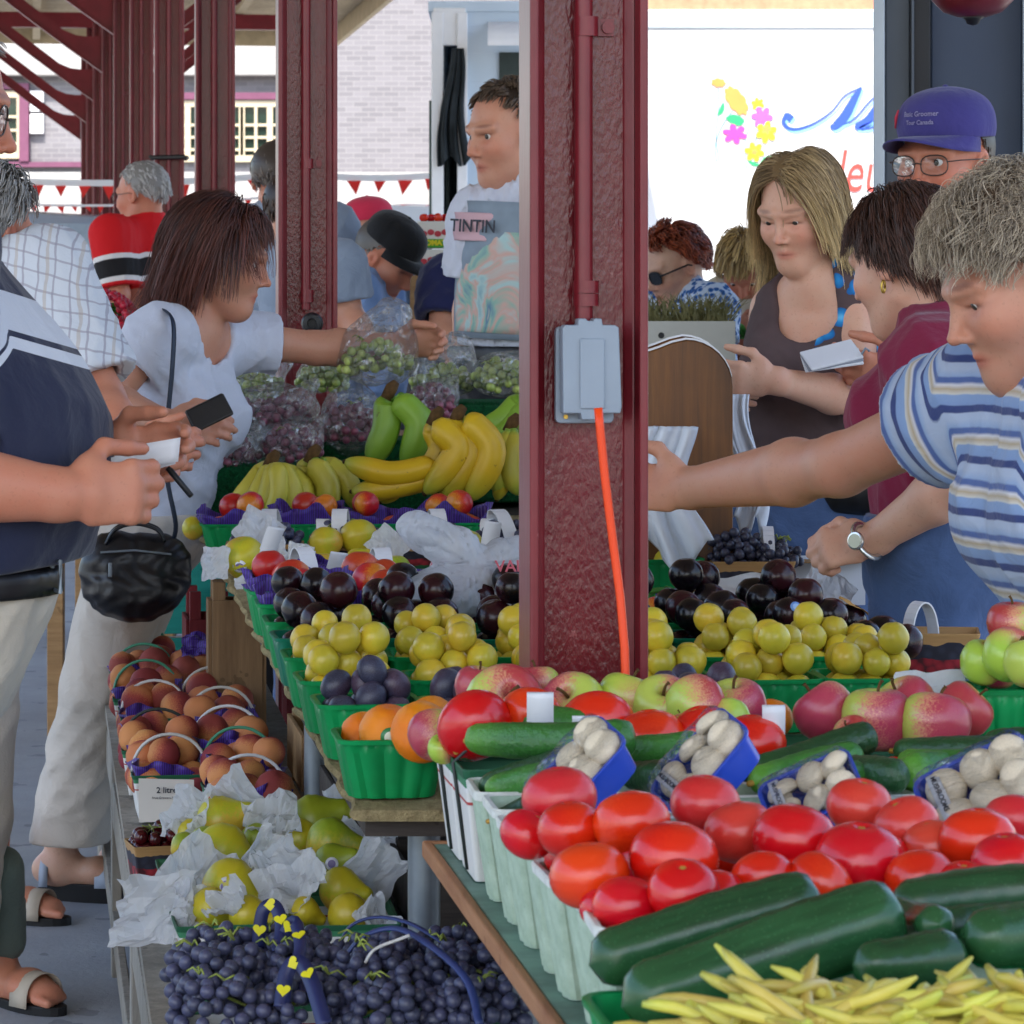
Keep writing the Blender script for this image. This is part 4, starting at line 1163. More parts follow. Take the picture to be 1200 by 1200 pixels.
def long_veg(name, a, b_, r0, label, cat, m, bend=.02, seed=0, taper=.25, group=None, tip=True):
 a, b_ = Vector(a), Vector(b_); L = (b_ - a).length
 x_ = (b_ - a).normalized(); M = frame(a, x_, Vector((0, -.3, 1)) - x_ * x_.dot(Vector((0, -.3, 1))))
 n = 26; pts = []; rad = []
 rr = random.Random(seed); p0 = rr.uniform(0, 6)
 for i in range(n):
  f = i / (n - 1)
  cap = min(1, math.sqrt(max(1e-4, 1 - max(0, 1 - f * L / (r0 * .95)) ** 2)), math.sqrt(max(1e-4, 1 - max(0, 1 - (1 - f) * L / (r0 * .8)) ** 2)))
  rad.append(r0 * cap * (1 - taper * (1 - f) ** 2 + .03 * math.sin(f * 9 + p0)))
  pts.append((f * L, bend * math.sin(PI * f), bend * .5 * math.sin(PI * f + p0)))
 g = MB().tube(pts, rad, 18)
 vs = []
 for i in range(n):          # gentle facets along the length
  for k in range(18):
   p = Vector(g.v[i * 18 + k]); c = Vector(pts[i]); q = p - c
   vs.append(tuple(c + q * (1 + .035 * math.cos(5 * 2 * PI * k / 18 + p0) + .02 * math.sin(i * 1.7 + k))))
 g.v = vs
 o = g.build(name, m, M=M, smooth=True)
 if tip:
  MB().tube([(-.004, 0, 0), (.006, 0, 0)], [r0 * .16, r0 * .2], 7).build('blossom_end', M_BLOSSOM, o, smooth=True)
 return tag(o, label, cat, group)
def banana_mat(name, a, b_, ends):
 t = NT(name)
 g = t.sep(t.co('Generated'))
 c = t.ramp(t.noise(6, 3, .6), [(.3, a), (.7, b_)])
 at_ = t.attr('tint', 'Fac')
 c = t.mix(t.ramp(at_, [(.06, 1), (.2, 0), (.78, 0), (.97, .9)]), c, ends)
 c = t.mix(t.math('MULTIPLY', t.math('LESS_THAN', t.noise(45, 3, .6), .3), .5), c, S('6a5020'))
 c = t.hsv(c, v=t.math('MULTIPLY_ADD', t.rnd(), .2, .9))
 return t.done(t.bsdf(c, .42, .4, t.bump(t.noise(60, 3, .5), .08, .003)))
M_BANY = banana_mat('yellow banana peel', S('bf9a18'), S('d0ad22'), S('8f9a34'))
M_BANG = banana_mat('green banana peel', S('6f9a2a'), S('87ac36'), S('5f8a2c'))
M_BANM = banana_mat('pale green yellow banana peel', S('a9a83a'), S('c4b844'), S('7fa03a'))
M_BTIP = mat('dark banana tip', S('3a2c18'), .8, .2, .2)
def bean_mesh(i):
 rr = random.Random(i); L = rr.uniform(.11, .16); c = rr.uniform(.25, 1.0); n = 12
 pts = []; rad = []
 for k in range(n):
  f = k / (n - 1); a = c * (f - .5)
  pts.append((L / c * math.sin(a), .006 * math.sin(f * 6 + i), L / c * (math.cos(a) - 1)))
  rad.append(.0049 * (min(1, .5 + (f / .16)) if f < .08 else (1 if f < .88 else max(.25, 1 - ((f - .88) / .12) ** 2 * .75)) * (1 + .07 * math.sin(f * 40))))
 return MB().tube(pts, rad, 7).mesh('bean', M_BEAN, True)
t = NT('yellow wax bean')
g_ = t.sep(t.co('Generated'))
c = t.ramp(t.noise(20, 3, .6), [(.3, S('c0b048')), (.7, S('d6c964'))])
c = t.mix(t.ramp(g_[0], [(0, .7), (.2, 0), (.8, 0), (1, .5)]), c, S('9fa83e'))
c = t.hsv(c, h=t.math('MULTIPLY_ADD', t.rnd(), .05, .475), v=t.math('MULTIPLY_ADD', t.rnd(), .35, .85))
M_BEAN = t.done(t.bsdf(c, .4, .4, t.bump(t.noise(90, 2, .5), .1, .003)))
def grape_mat(name, a, b_, bloom, rough=.35, trans=0):
 t = NT(name)
 c = t.mix(t.rnd(), a, b_)
 c = t.mix(t.math('MULTIPLY', t.ramp(t.noise(70, 3, .6), [(.35, 0), (.65, 1)]), bloom), c, S('8088ab'))
 return t.done(t.bsdf(c, rough, .5, sss=.3 if trans else 0, sssr=(.6, .8, .3)))
M_GRB = grape_mat('blue grape skin', S('15162a'), S('2c2a48'), .35, .4)
M_GRR = grape_mat('red grape skin', S('74303e'), S('98485a'), .22, .3, 1)
M_GRG = grape_mat('green grape skin', S('a3b65a'), S('c2cf78'), .05, .3, 1)
M_GRK = grape_mat('black grape skin', S('131220'), S('25222f'), .22, .35)
M_CHE = grape_mat('dark cherry skin', S('2c0609'), S('4d0c12'), 0, .12)
def berry_mesh(m, key):
 return part_mesh('berry' + key, lambda: MB().sph((0, 0, 0), (1, 1, 1.08), 12, 8).mesh('berry', m, True))
def grape_bunch(P0, ext, n, r, m, key, label, group=None, seed=0, stems=True, core=True):
 """bunch: heap of single berries (at most 100) on a stalk; ext = half sizes of the heap"""
 root = thing('grape_bunch', label, 'grapes', P0, UA, group)
 g = np.random.default_rng(seed)
 d = g.normal(size=(n, 3)); d /= np.linalg.norm(d, axis=1)[:, None]
 d[:, 2] = np.abs(d[:, 2]) * .9 - .12
 P = d * np.array(ext)[None] * g.uniform(.75, 1.0, n)[:, None]
 for _ in range(30):
  D = P[:, None] - P[None]; L = np.linalg.norm(D, axis=2) + 1e-9
  ov = np.maximum(0, 2 * r * .97 - L); np.fill_diagonal(ov, 0)
  P += (D / L[:, :, None] * (ov * .5)[:, :, None]).sum(1) * .5
  e = np.linalg.norm(P / np.array(ext)[None], axis=1); k = e > 1.08; P[k] *= (1.08 / e[k])[:, None]
  P[:, 2] = np.maximum(P[:, 2], -ext[2] * .35)
 me = berry_mesh(m, key)
 for p in P:
  s = r * g.uniform(.88, 1.08)
  q = Vector(g.normal(size=3)).to_track_quat('Z', 'Y').to_matrix().to_4x4()
  put('berry', me, root, M=Matrix.Translation(Vector(p)) @ q @ Matrix.Scale(s, 4))
 st = MB()
 if stems:
  for k in range(2):
   a = Vector((g.uniform(-.6, .6) * ext[0], g.uniform(-.7, .2) * ext[1], ext[2] * g.uniform(.75, .95)))
   for j in range(3):
    e = a + Vector((g.uniform(-.022, .022), g.uniform(-.02, .015), g.uniform(-.006, .008)))
    st.tube([a, (a + e) / 2 + Vector((0, 0, .006)), e], [.0016, .0014, .001], 5)
 st.tube([(-ext[0] * .7, 0, -.002), (0, 0, ext[2] * .4), (ext[0] * .7, 0, 0)], .0022, 5)
 st.build('stalk', M_GSTEM, root, smooth=True)
 return root
def film_mat(name, tint=(1, 1, 1), gl=.35, scale=28, dens=.12):
 """clear crinkled plastic film"""
 t = NT(name)
 n1 = t.bump(t.noise(scale, 4, .6, None, 1.5), 1.0, .03)
 gl_ = t.n('ShaderNodeBsdfGlossy'); gl_.inputs['Roughness'].default_value = .12; t.l(n1, gl_.inputs['Normal'])
 tr = t.n('ShaderNodeBsdfTransparent'); tr.inputs[0].default_value = (*tint, 1)
 df = t.n('ShaderNodeBsdfDiffuse'); df.inputs[0].default_value = (.75, .78, .82, 1); t.l(n1, df.inputs['Normal'])
 fr = t.n('ShaderNodeFresnel'); fr.inputs[0].default_value = 1.45; t.l(n1, fr.inputs[1])
 f = t.math('MULTIPLY_ADD', fr.outputs[0], .55, 0.0, clamp=True)
 f = t.math('ADD', f, t.math('MULTIPLY', t.ramp(t.noise(scale * .8, 5, .7, None, 2), [(.53, 0), (.63, 1)]), gl), clamp=True)
 m1 = t.n('ShaderNodeMixShader'); m1.inputs[0].default_value = dens; t.l(tr.outputs[0], m1.inputs[1]); t.l(df.outputs[0], m1.inputs[2])
 m2 = t.n('ShaderNodeMixShader'); t.l(f, m2.inputs[0]); t.l(m1.outputs[0], m2.inputs[1]); t.l(gl_.outputs[0], m2.inputs[2])
 return t.done(m2.outputs[0])
M_FILM = film_mat('clear bag film', (.99, .99, .99), .6, 34, .09)
M_WRAP = film_mat('tray wrap film', (1, 1, 1), .1, 12, .0)
def plastic_bag(name, M, prims, label, cat, m, vox=.006, seed=0, amp=.006, freq=60, group=None):
 s = SDF()
 for q in prims:
  if len(q) == 2: s.ell(q[0], q[1], k=.025)
  else: s.cap(q[0], q[1], q[2], q[3], k=.025)
 def mod(Fd, X, Y, Z):
  return Fd + amp * (np.sin(X * freq + 2.2 * np.sin(Z * freq * .6 + seed) + seed) * np.sin(Z * freq * .8 + 1.7 * np.sin(Y * freq * .7 + X * 20)) + .6 * np.sin(Y * freq * 1.3 + X * freq * .9 + seed * 2)).astype(np.float32)
 V, Q = s.raw(vox, 0, mod)
 o = put(name, np_mesh(name, V, Q, m), M=M)
 return tag(o, label, cat, group)
# = tables and stands
def wood(name, a, b_, rough=.75, along='X', sc=9, rnd=.2):
 t = NT(name)
 s = {'X': (1, 12, 12), 'Y': (12, 1, 12), 'Z': (12, 12, 1)}[along]
 co = t.co('Object', scale=s)
 c = t.ramp(t.noise(sc * .35, 5, .7, co, .6), [(.28, a), (.72, b_)])
 c = t.mix(t.math('MULTIPLY', t.math('LESS_THAN', t.noise(7, 4, .7), .36), .45), c, tuple(x * .45 for x in a))
 c = t.hsv(c, v=t.math('MULTIPLY_ADD', t.rnd(), rnd, 1 - rnd / 2))
 return t.done(t.bsdf(c, rough, .25, t.bump(t.noise(sc, 4, .7, co), .3, .004)))
M_WOOD = wood('pale crate wood', S('8a6a48'), S('b08d63'), along='X')
M_WOODV = wood('pale upright crate wood', S('7d6248'), S('a48563'), along='Z')
M_WOODK = wood('dark weathered wood', S('2b2725'), S('4a423c'), along='X')
M_WOODG = wood('grey weathered boards', S('77736c'), S('a09a90'), along='Z')
M_TEAL = wood('teal painted boards', S('1d7a72'), S('2a9489'), .5, 'X')
M_BROWN = wood('brown crate boards', S('5d4332'), S('7d5c44'), along='X')
M_TOPG = mat('worn green table paint', S('6f9284'), .55, .35, .3, 9, .1, 90)
M_PLYEDGE = wood('worn plywood edge', S('8a5c40'), S('a97b58'), along='Y')
M_STEEL = mat('dull grey steel tube', S('7a848c'), .42, .5, .15, 12, metal=.5)
t = NT('straw matting')
c = t.ramp(t.noise(70, 4, .8, t.co('Object', scale=(1, .3, 1))), [(.25, S('7d7050')), (.6, S('b5a47a')), (.85, S('cfc09a'))])
M_STRAW = t.done(t.bsdf(c, .9, .15, t.bump(t.noise(120, 4, .8), .9, .012)))
def zB(d): return .534 + .0467 * d
def zH(d): return .30 + .027 * d
def vL(d): return .4645 - .015 * d
def PD(d, v, z): return Vector(((v - math.sin(UA) * d) / math.cos(UA), d, z))
def slopeboard(d0, d1, va0, vb0, va1, vb1, zf, th, dz=0):
 c = [(d0, va0), (d0, vb0), (d1, vb1), (d1, va1)]
 return MB().hexa([tuple(PD(d, v, zf(d) - th + dz)) for d, v in c] + [tuple(PD(d, v, zf(d) + dz)) for d, v in c])
ZA = .72
ta = thing('front_table', 'nearest produce table with worn green top and brown plywood edge', 'table', (0, 0, 0))
def A4(d0, d1, v0, v1, z0, z1): return MB().hexa([tuple(PD(d, v, z)) for z in (z0, z1) for d, v in ((d0, v0), (d0, v1), (d1, v1), (d1, v0))])
A4(2.2, 4.07, .474, 1.32, ZA - .016, ZA).build('table_top', M_TOPG, ta, bevel=.002)
A4(2.2, 4.075, .462, .4735, ZA - .019, ZA + .0015).build('edge_strip', M_PLYEDGE, ta, bevel=.003)
A4(4.076, 4.088, .462, 1.32, ZA - .019, ZA + .0015).build('edge_strip', M_PLYEDGE, ta, bevel=.003)
for d, v in ((3.92, .56), (3.92, 1.26), (2.5, .56), (2.5, 1.26)):
 MB().tube([PD(d, v, 0), PD(d, v, ZA - .017)], .019, 12).build('leg', M_STEEL, ta, smooth=True, angle=40)
MB().tube([PD(3.92, .56, .42), PD(3.92, 1.26, .42)], .014, 10).build('crossbar', M_STEEL, ta, smooth=True)
MB().tube([PD(2.5, .56, .42), PD(2.5, 1.26, .42)], .014, 10).build('crossbar', M_STEEL, ta, smooth=True)
tb = thing('display_table', 'long gently sloping display table behind the maroon column', 'table', (0, 0, 0))
slopeboard(4.27, 4.8, vL(4.27) + .012, 1.13, vL(4.8) + .012, 1.13, zB, .022, -.014).build('board', M_WOODK, tb)
slopeboard(4.805, 8.4, vL(4.8) + .012, 1.39, vL(7.15) - .0, 1.39, zB, .022, -.014).build('board', M_WOODK, tb)
for d, v in ((4.4, .5), (4.4, 1.08), (5.7, .47), (5.7, 1.33), (8.2, .47), (8.2, 1.33)):
 MB().tube([PD(d, v, 0), PD(d, v, zB(d) - .037)], .021, 12).build('leg', M_STEEL, tb, smooth=True, angle=40)
for z in (.5, .16):
 MB().tube([PD(4.4, .36, z), PD(4.4, 1.1, z)], .016, 10).build('rail', M_STEEL, tb, smooth=True)
mt = MB(); nm = 60
for i in range(nm):        # straw mat: a thick soft sheet whose rounded edge overhangs the table
 d0 = 4.245 + (7.16 - 4.245) * i / nm; d1 = 4.245 + (7.16 - 4.245) * (i + 1) / nm
 rg = lambda d: .004 * math.sin(d * 41) + .003 * math.sin(d * 97)
 for (o0, o1, za, zb_) in ((-.022, .0, -.011, -.003),):
  pass
sec = [(.012, -.0125), (.0, -.010), (-.004, -.004), (.0, .001), (.014, .0012)]
vs = []; fs = []
for i in range(nm + 1):
 d = 4.245 + (7.16 - 4.245) * i / nm; rg = .004 * math.sin(d * 41) + .003 * math.sin(d * 97 + 1)
 R1 = 1.135 if d < 4.8 else 1.4
 row = [PD(d, vL(d) + o + rg, zB(d) + z) for o, z in sec] + [PD(d, R1, zB(d) + .0012), PD(d, R1, zB(d) - .0125)]
 vs += [tuple(p) for p in row]
k = 7
for i in range(nm):
 for j in range(k):
  fs.append((i * k + j, i * k + (j + 1) % k, (i + 1) * k + (j + 1) % k, (i + 1) * k + j))
fs += [tuple(range(k)), tuple(nm * k + j for j in range(k - 1, -1, -1))]
tag(MB().add(vs, fs).build('straw_mat', M_STRAW, smooth=False), 'tan straw mat laid over the sloping display table', 'mat')
tc = thing('low_bench', 'low wooden bench holding the peach and pear baskets', 'bench', (0, 0, 0))
slopeboard(3.7, 8.5, .155, .52, .155, .52, zH, .02).build('board', M_WOODG, tc)
for d in (3.8, 5.55, 6.9, 8.3):
 b = MB()
 b.hexa([tuple(PD(d + a, v, z)) for z in (0, zH(d) - .023) for a, v in ((-.045, .158), (-.045, .178), (.045, .178), (.045, .158))]); b.build('leg', M_WOODG, tc, bevel=.003)
 b = MB()
 b.hexa([tuple(PD(d + a, v, z)) for z in (0, zH(d) - .023) for a, v in ((-.045, .48), (-.045, .50), (.045, .50), (.045, .48))]); b.build('leg', M_WOODG, tc, bevel=.003)
for d0, d1, z0, z1 in ((3.86, 5.49, .30, .37), (5.61, 6.84, .32, .40), (6.96, 8.24, .36, .44), (5.61, 8.24, .08, .14)):
 MB().hexa([tuple(PD(d, v, z)) for z in (z0, z1) for d, v in ((d0, .159), (d0, .174), (d1, .174), (d1, .159))]).build('side_board', M_WOODG, tc, bevel=.002)
def crate(d, v, z, sx, sy, sz, m, lab, slats=3, rz=0, group=None):
 """open slatted box: corner posts, slats, floor"""
 r = thing('wooden_crate', lab, 'crate', PD(d, v, z), UA + rz, group)
 c = MB()
 for a in (-1, 1):
  for b_ in (-1, 1): c.box((a * (sx / 2 - .014), b_ * (sy / 2 - .014), sz / 2), (.026, .026, sz))
 c.build('corner_post', m, r, bevel=.002)
 g = sz / slats
 for a in (-1, 1):
  s = MB(); s2 = MB()
  for k_ in range(slats):
   s.box((0, a * (sy / 2 + .004), g * (k_ + .5)), (sx, .008, g * .82)); s2.box((a * (sx / 2 + .004), 0, g * (k_ + .5)), (.008, sy - .001, g * .82))
  s.build('slats', m, r, bevel=.0015); s2.build('slats', m, r, bevel=.0015)
 MB().box((0, 0, .008), (sx - .056, sy - .056, .012)).build('floor', m, r)
 return r
crate(4.62, .42, .0, .34, .42, .27, M_BROWN, 'brown slatted crate on the floor under the grape baskets', 3)
crate(4.9, .78, .0, .56, .40, .30, M_WOODK, 'dark slatted crate low under the display table, nearer one', 3, group=None)
crate(4.9, .80, .305, .54, .38, .27, M_WOODK, 'dark slatted crate stacked upper under the near end of the display table', 3)
crate(5.5, .74, .0, .56, .44, .30, M_WOODK, 'dark slatted crate low under the middle of the display table', 3)
crate(5.5, .76, .305, .56, .42, .30, M_WOODK, 'dark slatted crate stacked upper under the middle of the display table', 3)
crate(6.25, .72, .0, .5, .44, .36, M_BROWN, 'brown slatted crate under the far half of the display table', 4)
crate(6.25, .70, .365, .44, .34, .24, M_WOOD, 'pale slatted crate holding up the far half of the display table', 2)
crate(6.8, .62, .0, .40, .36, .40, M_WOOD, 'pale slatted crate at the far left under the display table', 4)
crate(6.85, .405, .405, .10, .08, .40, M_WOODV, 'narrow pale crate standing upright below the pears', 1)
tp = thing('teal_panel', 'teal painted board panel behind the pale crate', 'panel', PD(8.05, .33, 0), UA)
for k_ in range(5): MB().box((0, .0 + .002 * (k_ % 2), .1 + k_ * .19), (.34, .018, .18)).build('board', M_TEAL, tp, bevel=.002)
for x in (-.13, .13): MB().box((x, .025, .5), (.05, .03, 1.0)).build('post', M_TEAL, tp, bevel=.002)
crate(7.9, .40, .0, .09, .2, .70, wood('maroon painted boards', S('6a2228'), S('7c2c30'), .5, 'Z'), 'tall narrow maroon box between teal panel and pale crate', 1)
t = NT('artificial turf')
c = t.ramp(t.noise(160, 3, .8), [(.25, S('0a3d24')), (.55, S('14683a')), (.85, S('2a8a50'))])
M_TURF = t.done(t.bsdf(c, .85, .2, t.bump(t.noise(220, 3, .8), 1.0, .012)))
def turf(px0, px1, d, ztop, zbot, dep, lab):
 a, b_ = at(px0, 400, d), at(px1, 400, d)
 n = 40; r = random.Random(int(px0))
 b = MB(); b.box((0, dep / 2, (ztop + zbot) / 2), (b_.x - a.x, dep, ztop - zbot))
 o = thing('turf_step', lab, 'display step', ((a.x + b_.x) / 2, d, 0), UA * .35, 'green turf covered display steps')
 b.build('block', M_TURF, o, bevel=.012)
 g = MB()
 for i in range(1700):      # pile of short blades
  x = r.uniform(-.5, .5) * (b_.x - a.x)
  if r.random() < .7: p = Vector((x, -.001, r.uniform(zbot if zbot > ztop - .2 else ztop - .2, ztop))); q = p + Vector((r.uniform(-.006, .006), -r.uniform(.004, .009), r.uniform(-.003, .007)))
  else: p = Vector((x, r.uniform(0, .06), ztop)); q = p + Vector((r.uniform(-.006, .006), r.uniform(-.006, .004), r.uniform(.005, .01)))
  s = Vector((.0016, 0, .0004)); k0 = len(g.v)
  g.v += [tuple(p - s), tuple(p + s), tuple(q)]; g.f.append((k0, k0 + 1, k0 + 2))
 gb = g.build('blades', M_TURF, o); gb['kind'] = 'stuff'
 return o
turf(224, 372, 7.42, 1.005, .885, .5, 'left green turf step under the red grape bags')
turf(366, 505, 7.62, 1.045, .89, .5, 'middle green turf step behind the upright green bananas')
turf(498, 720, 7.85, 1.125, .9, .5, 'tallest green turf step at the right under the green grapes')
a_ = at(520, 590, 7.12)
ts = thing('banana_tray', 'shallow tray edged with tan green matting under the bananas', 'tray', (a_.x + .02, 7.26, .835), UA * .35)
MB().box((0, .0, .04), (.52, .3, .05)).build('tray', M_STRAW, ts, bevel=.01)
g = MB(); r_ = random.Random(5)
for i in range(1500):
 x = r_.uniform(-.26, .26); p = Vector((x, -.15 - .001, r_.uniform(.012, .068))); q = p + Vector((r_.uniform(-.008, .008), -.008, r_.uniform(-.012, .012)))
 k0 = len(g.v); g.v += [tuple(p - Vector((.0014, 0, 0))), tuple(p + Vector((.0014, 0, .0005))), tuple(q)]; g.f.append((k0, k0 + 1, k0 + 2))
ob = g.build('fringe', mat('olive straw fringe', S('8a8a58'), .9, .2, .4, 60), ts); ob['kind'] = 'stuff'
def trestle(px0, px1, d, dep, z, lab, m):
 a, b_ = at(px0, 400, d), at(px1, 400, d)
 r = thing('trestle_table', lab, 'table', ((a.x + b_.x) / 2, d + dep / 2, 0), 0)
 wd = b_.x - a.x
 MB().box((0, 0, z - .02), (wd, dep, .04)).build('table_top', m, r, bevel=.004)
 for sx in (-1, 1):
  for sy in (-1, 1): MB().box((sx * (wd / 2 - .06), sy * (dep / 2 - .06), (z - .041) / 2), (.05, .05, z - .041)).build('leg', M_WOOD, r, bevel=.003)
trestle(748, 930, 9.6, .8, .95, 'trestle table with the carton of dried herbs', M_WOOD)
trestle(395, 560, 10.3, .7, .95, 'trestle table in front of the man in the black cap', M_WOOD)
trestle(40, 190, 10.6, .8, .96, 'trestle table piled with red berries in front of the man in red', M_WOOD)
# - wooden panel stand right of the column
t = NT('varnished brown board')
co = t.co('Object', scale=(14, 14, 1))
c = t.ramp(t.noise(2.6, 5, .7, co, .5), [(.25, S('4e3019')), (.6, S('75491f')), (.85, S('8d5c28'))])
c = t.mix(t.ramp(t.noise(3.2, 3, .6), [(.5, 0), (.7, .6)]), c, S('3a2818'))
M_VARN = t.done(t.bsdf(c, .4, .4, t.bump(t.noise(12, 4, .6, co), .12, .003)))
def arch(px0, px1, pyt, pyb, d):
 p = []
 x0, x1 = at(px0, 0, d).x, at(px1, 0, d).x; zt, zb_ = at(0, pyt, d).z, at(0, pyb, d).z
 rr = .085
 p += [(x0, zb_), (x1, zb_), (x1, zt - rr)]
 for i in range(1, 9):
  a = PI / 2 * i / 8; p.append((x1 - rr + rr * math.cos(a), zt - rr + rr * math.sin(a)))
 for i in range(1, 8):
  f = i / 7; p.append((x1 - rr - (x1 - rr - x0) * f, zt - .018 * math.sin(f * PI) ** 2 - .016 * f))
 return p
stn = thing('wooden_stand', 'brown varnished wooden stand with rounded top right of the column', 'stand', (0, 0, 0))
for k_, dd in enumerate((6.22, 6.46)):
 pl = arch(690, 858 - 6 * k_, 398 - 4 * k_, 700, dd)
 o = MB().prism(pl, Matrix.Translation((0, dd, 0)) @ FRONT, .02).build('panel', M_VARN, stn, bevel=.003)
 e = MB(); top = [q for q in pl[3:]]
 for a, b_ in zip(top, top[1:]):
  if abs(a[0] - b_[0]) + abs(a[1] - b_[1]) < 1e-6: continue
  e.hexa([(a[0], dd - .021, a[1] + .0005), (b_[0], dd - .021, b_[1] + .0005), (b_[0], dd + .001, b_[1] + .0005), (a[0], dd + .001, a[1] + .0005), (a[0], dd - .021, a[1] + .004), (b_[0], dd - .021, b_[1] + .004), (b_[0], dd + .001, b_[1] + .004), (a[0], dd + .001, a[1] + .004)])
 e.build('edging', M_WHITE, o)
x0 = at(690, 0, 6.22).x; x1 = at(845, 0, 6.22).x
MB().box(((x0 + x1) / 2, 6.33, .95), (x1 - x0 - .01, .2, .02)).build('shelf', M_VARN, stn)
# = produce on the tables
def UM(p, rz=0): return Matrix.Translation(p) @ Matrix.Rotation(UA + rz, 4, 'Z')
def heap(M, kind, n, r, hw, hd, z0, seed, desc, group, noun, tilt=.5, stick=0, stickm=None, parts=True):
 if not n: return
 P, rad = pile(n, r, hw, hd, z0, seed)
 W = place_words(P, rad)
 for i in range(n):
  lab = '%s %s, %s' % (noun, W[i], desc)
  st = stickm if (stickm is not None and random.random() < stick) else None
  fruit(kind, M @ Vector(P[i]), rad[i], lab.replace(',,', ','), group, tilt, sticker=st, parts=parts)
ROWS = [  # depth, fruit, per punnet, radius, columns, basket, noun, row words, sticker share, height scale
 (4.35, 'orange', 0, .034, 1, 'green', 'orange', 'nearest orange row', .5, M_STKG, 1),
 (4.62, 'prune_plum', 13, .021, 4, 'green', 'blue prune plum', 'prune row', 0, None, 1),
 (4.84, 'yellow_plum', 17, .0215, 6, 'green', 'yellow plum', 'nearer yellow row', 0, None, 1),
 (5.05, 'yellow_plum', 16, .0215, 6, 'green', 'yellow plum', 'farther yellow row', 0, None, 1),
 (5.23, 'black_plum', 9, .0275, 6, 'teal', 'black plum', 'nearer black row', .1, M_STKB, 1),
 (5.41, 'black_plum', 9, .0275, 6, 'green', 'black plum', 'farther black row', .1, M_STKB, 1),
 (5.60, 'nectarine', 6, .030, 3, 'green', 'red nectarine', 'nearer nectarine row', 0, None, 1),
 (5.77, 'nectarine', 6, .030, 3, 'green', 'red nectarine', 'farther nectarine row', 0, None, 1),
 (6.96, 'nectarine', 6, .028, 4, 'green', 'orange red peach', 'banana row', 0, None, .72),
]
for i, (px, py, dia, d, lab) in enumerate(((427, 862, 58, 4.42, 'orange at the left rear of the orange punnet'), (455, 858, 70, 4.34, 'orange with two stickers in the middle of the orange punnet'), (494, 858, 74, 4.27, 'large orange at the front right of the orange punnet'), (505, 842, 56, 4.4, 'orange at the back right of the orange punnet'))):
 fruit('orange', at(px, py, d), dia * d / F / 2, lab, None, .5, sticker=M_STKG if i == 1 else None, sdir=(.1, -1, -.05))
NOUN = {'orange': 'oranges', 'prune_plum': 'prune plums', 'yellow_plum': 'yellow plums', 'black_plum': 'black plums', 'nectarine': 'nectarines'}
for ri, (d, kind, n, r, cols, bk, noun, rw, st, sm, hs) in enumerate(ROWS):
 for j in range(cols):
  dd = d + random.uniform(-.012, .012)
  v = vL(d) + .05 + j * .147 + random.uniform(-.004, .004)
  if d < 4.8 and v > 1.06: continue
  M = UM(PD(dd, v, zB(dd) + .002), random.uniform(-.05, .05))
  bl_ = 'teal green punnet' if bk == 'teal' else 'green punnet'
  basket(bk, M @ Matrix.Diagonal((1, 1, hs, 1)), '%s of %s, %s from the left, %s' % (bl_, NOUN[kind], ORD[j], rw), 'green fruit punnets on the display table')
  heap(M, kind, n, r, .0565, .0565, max(.012, .075 * hs - r * 1.75), ri * 31 + j, '%s punnet, %s' % (ORD[j], rw), '%s in the %s' % (NOUN[kind], rw), noun, stick=st, stickm=sm)
  if kind == 'nectarine':
   frill('tissue_liner', M, .063, .063, .062, 'crinkled violet tissue round the fruit of %s punnet, %s' % (ORD[j], rw), M_LINER, ri * 7 + j, 'violet tissue liners', .02) if False else None
   f = frill('tissue_liner', M @ Matrix.Translation((0, 0, .078 * hs)), .063, .063, .03 + .012 * (j % 2), 'crinkled violet tissue round the fruit of %s punnet, %s' % (ORD[j], rw), M_LINER, ri * 7 + j, 'violet tissue liners', .02)
for j, (px, py, d) in enumerate(((385, 708, 5.83), (352, 690, 6.0), (447, 712, 5.85), (365, 672, 6.1))):
 crumple('tissue_liner', Matrix.Translation(at(px, py, d)) @ Matrix.Rotation(R(70), 4, 'X') @ Matrix.Rotation(j * .9, 4, 'Z'), .075, .07, .035, ['crushed violet tissue standing up beside the black plums', 'violet tissue at the left of the nectarines', 'violet tissue beside the white plastic bag', 'violet tissue behind the nectarines'][j], 'paper liner', M_LINER, 40 + j, 18, .35, 'violet tissue liners')
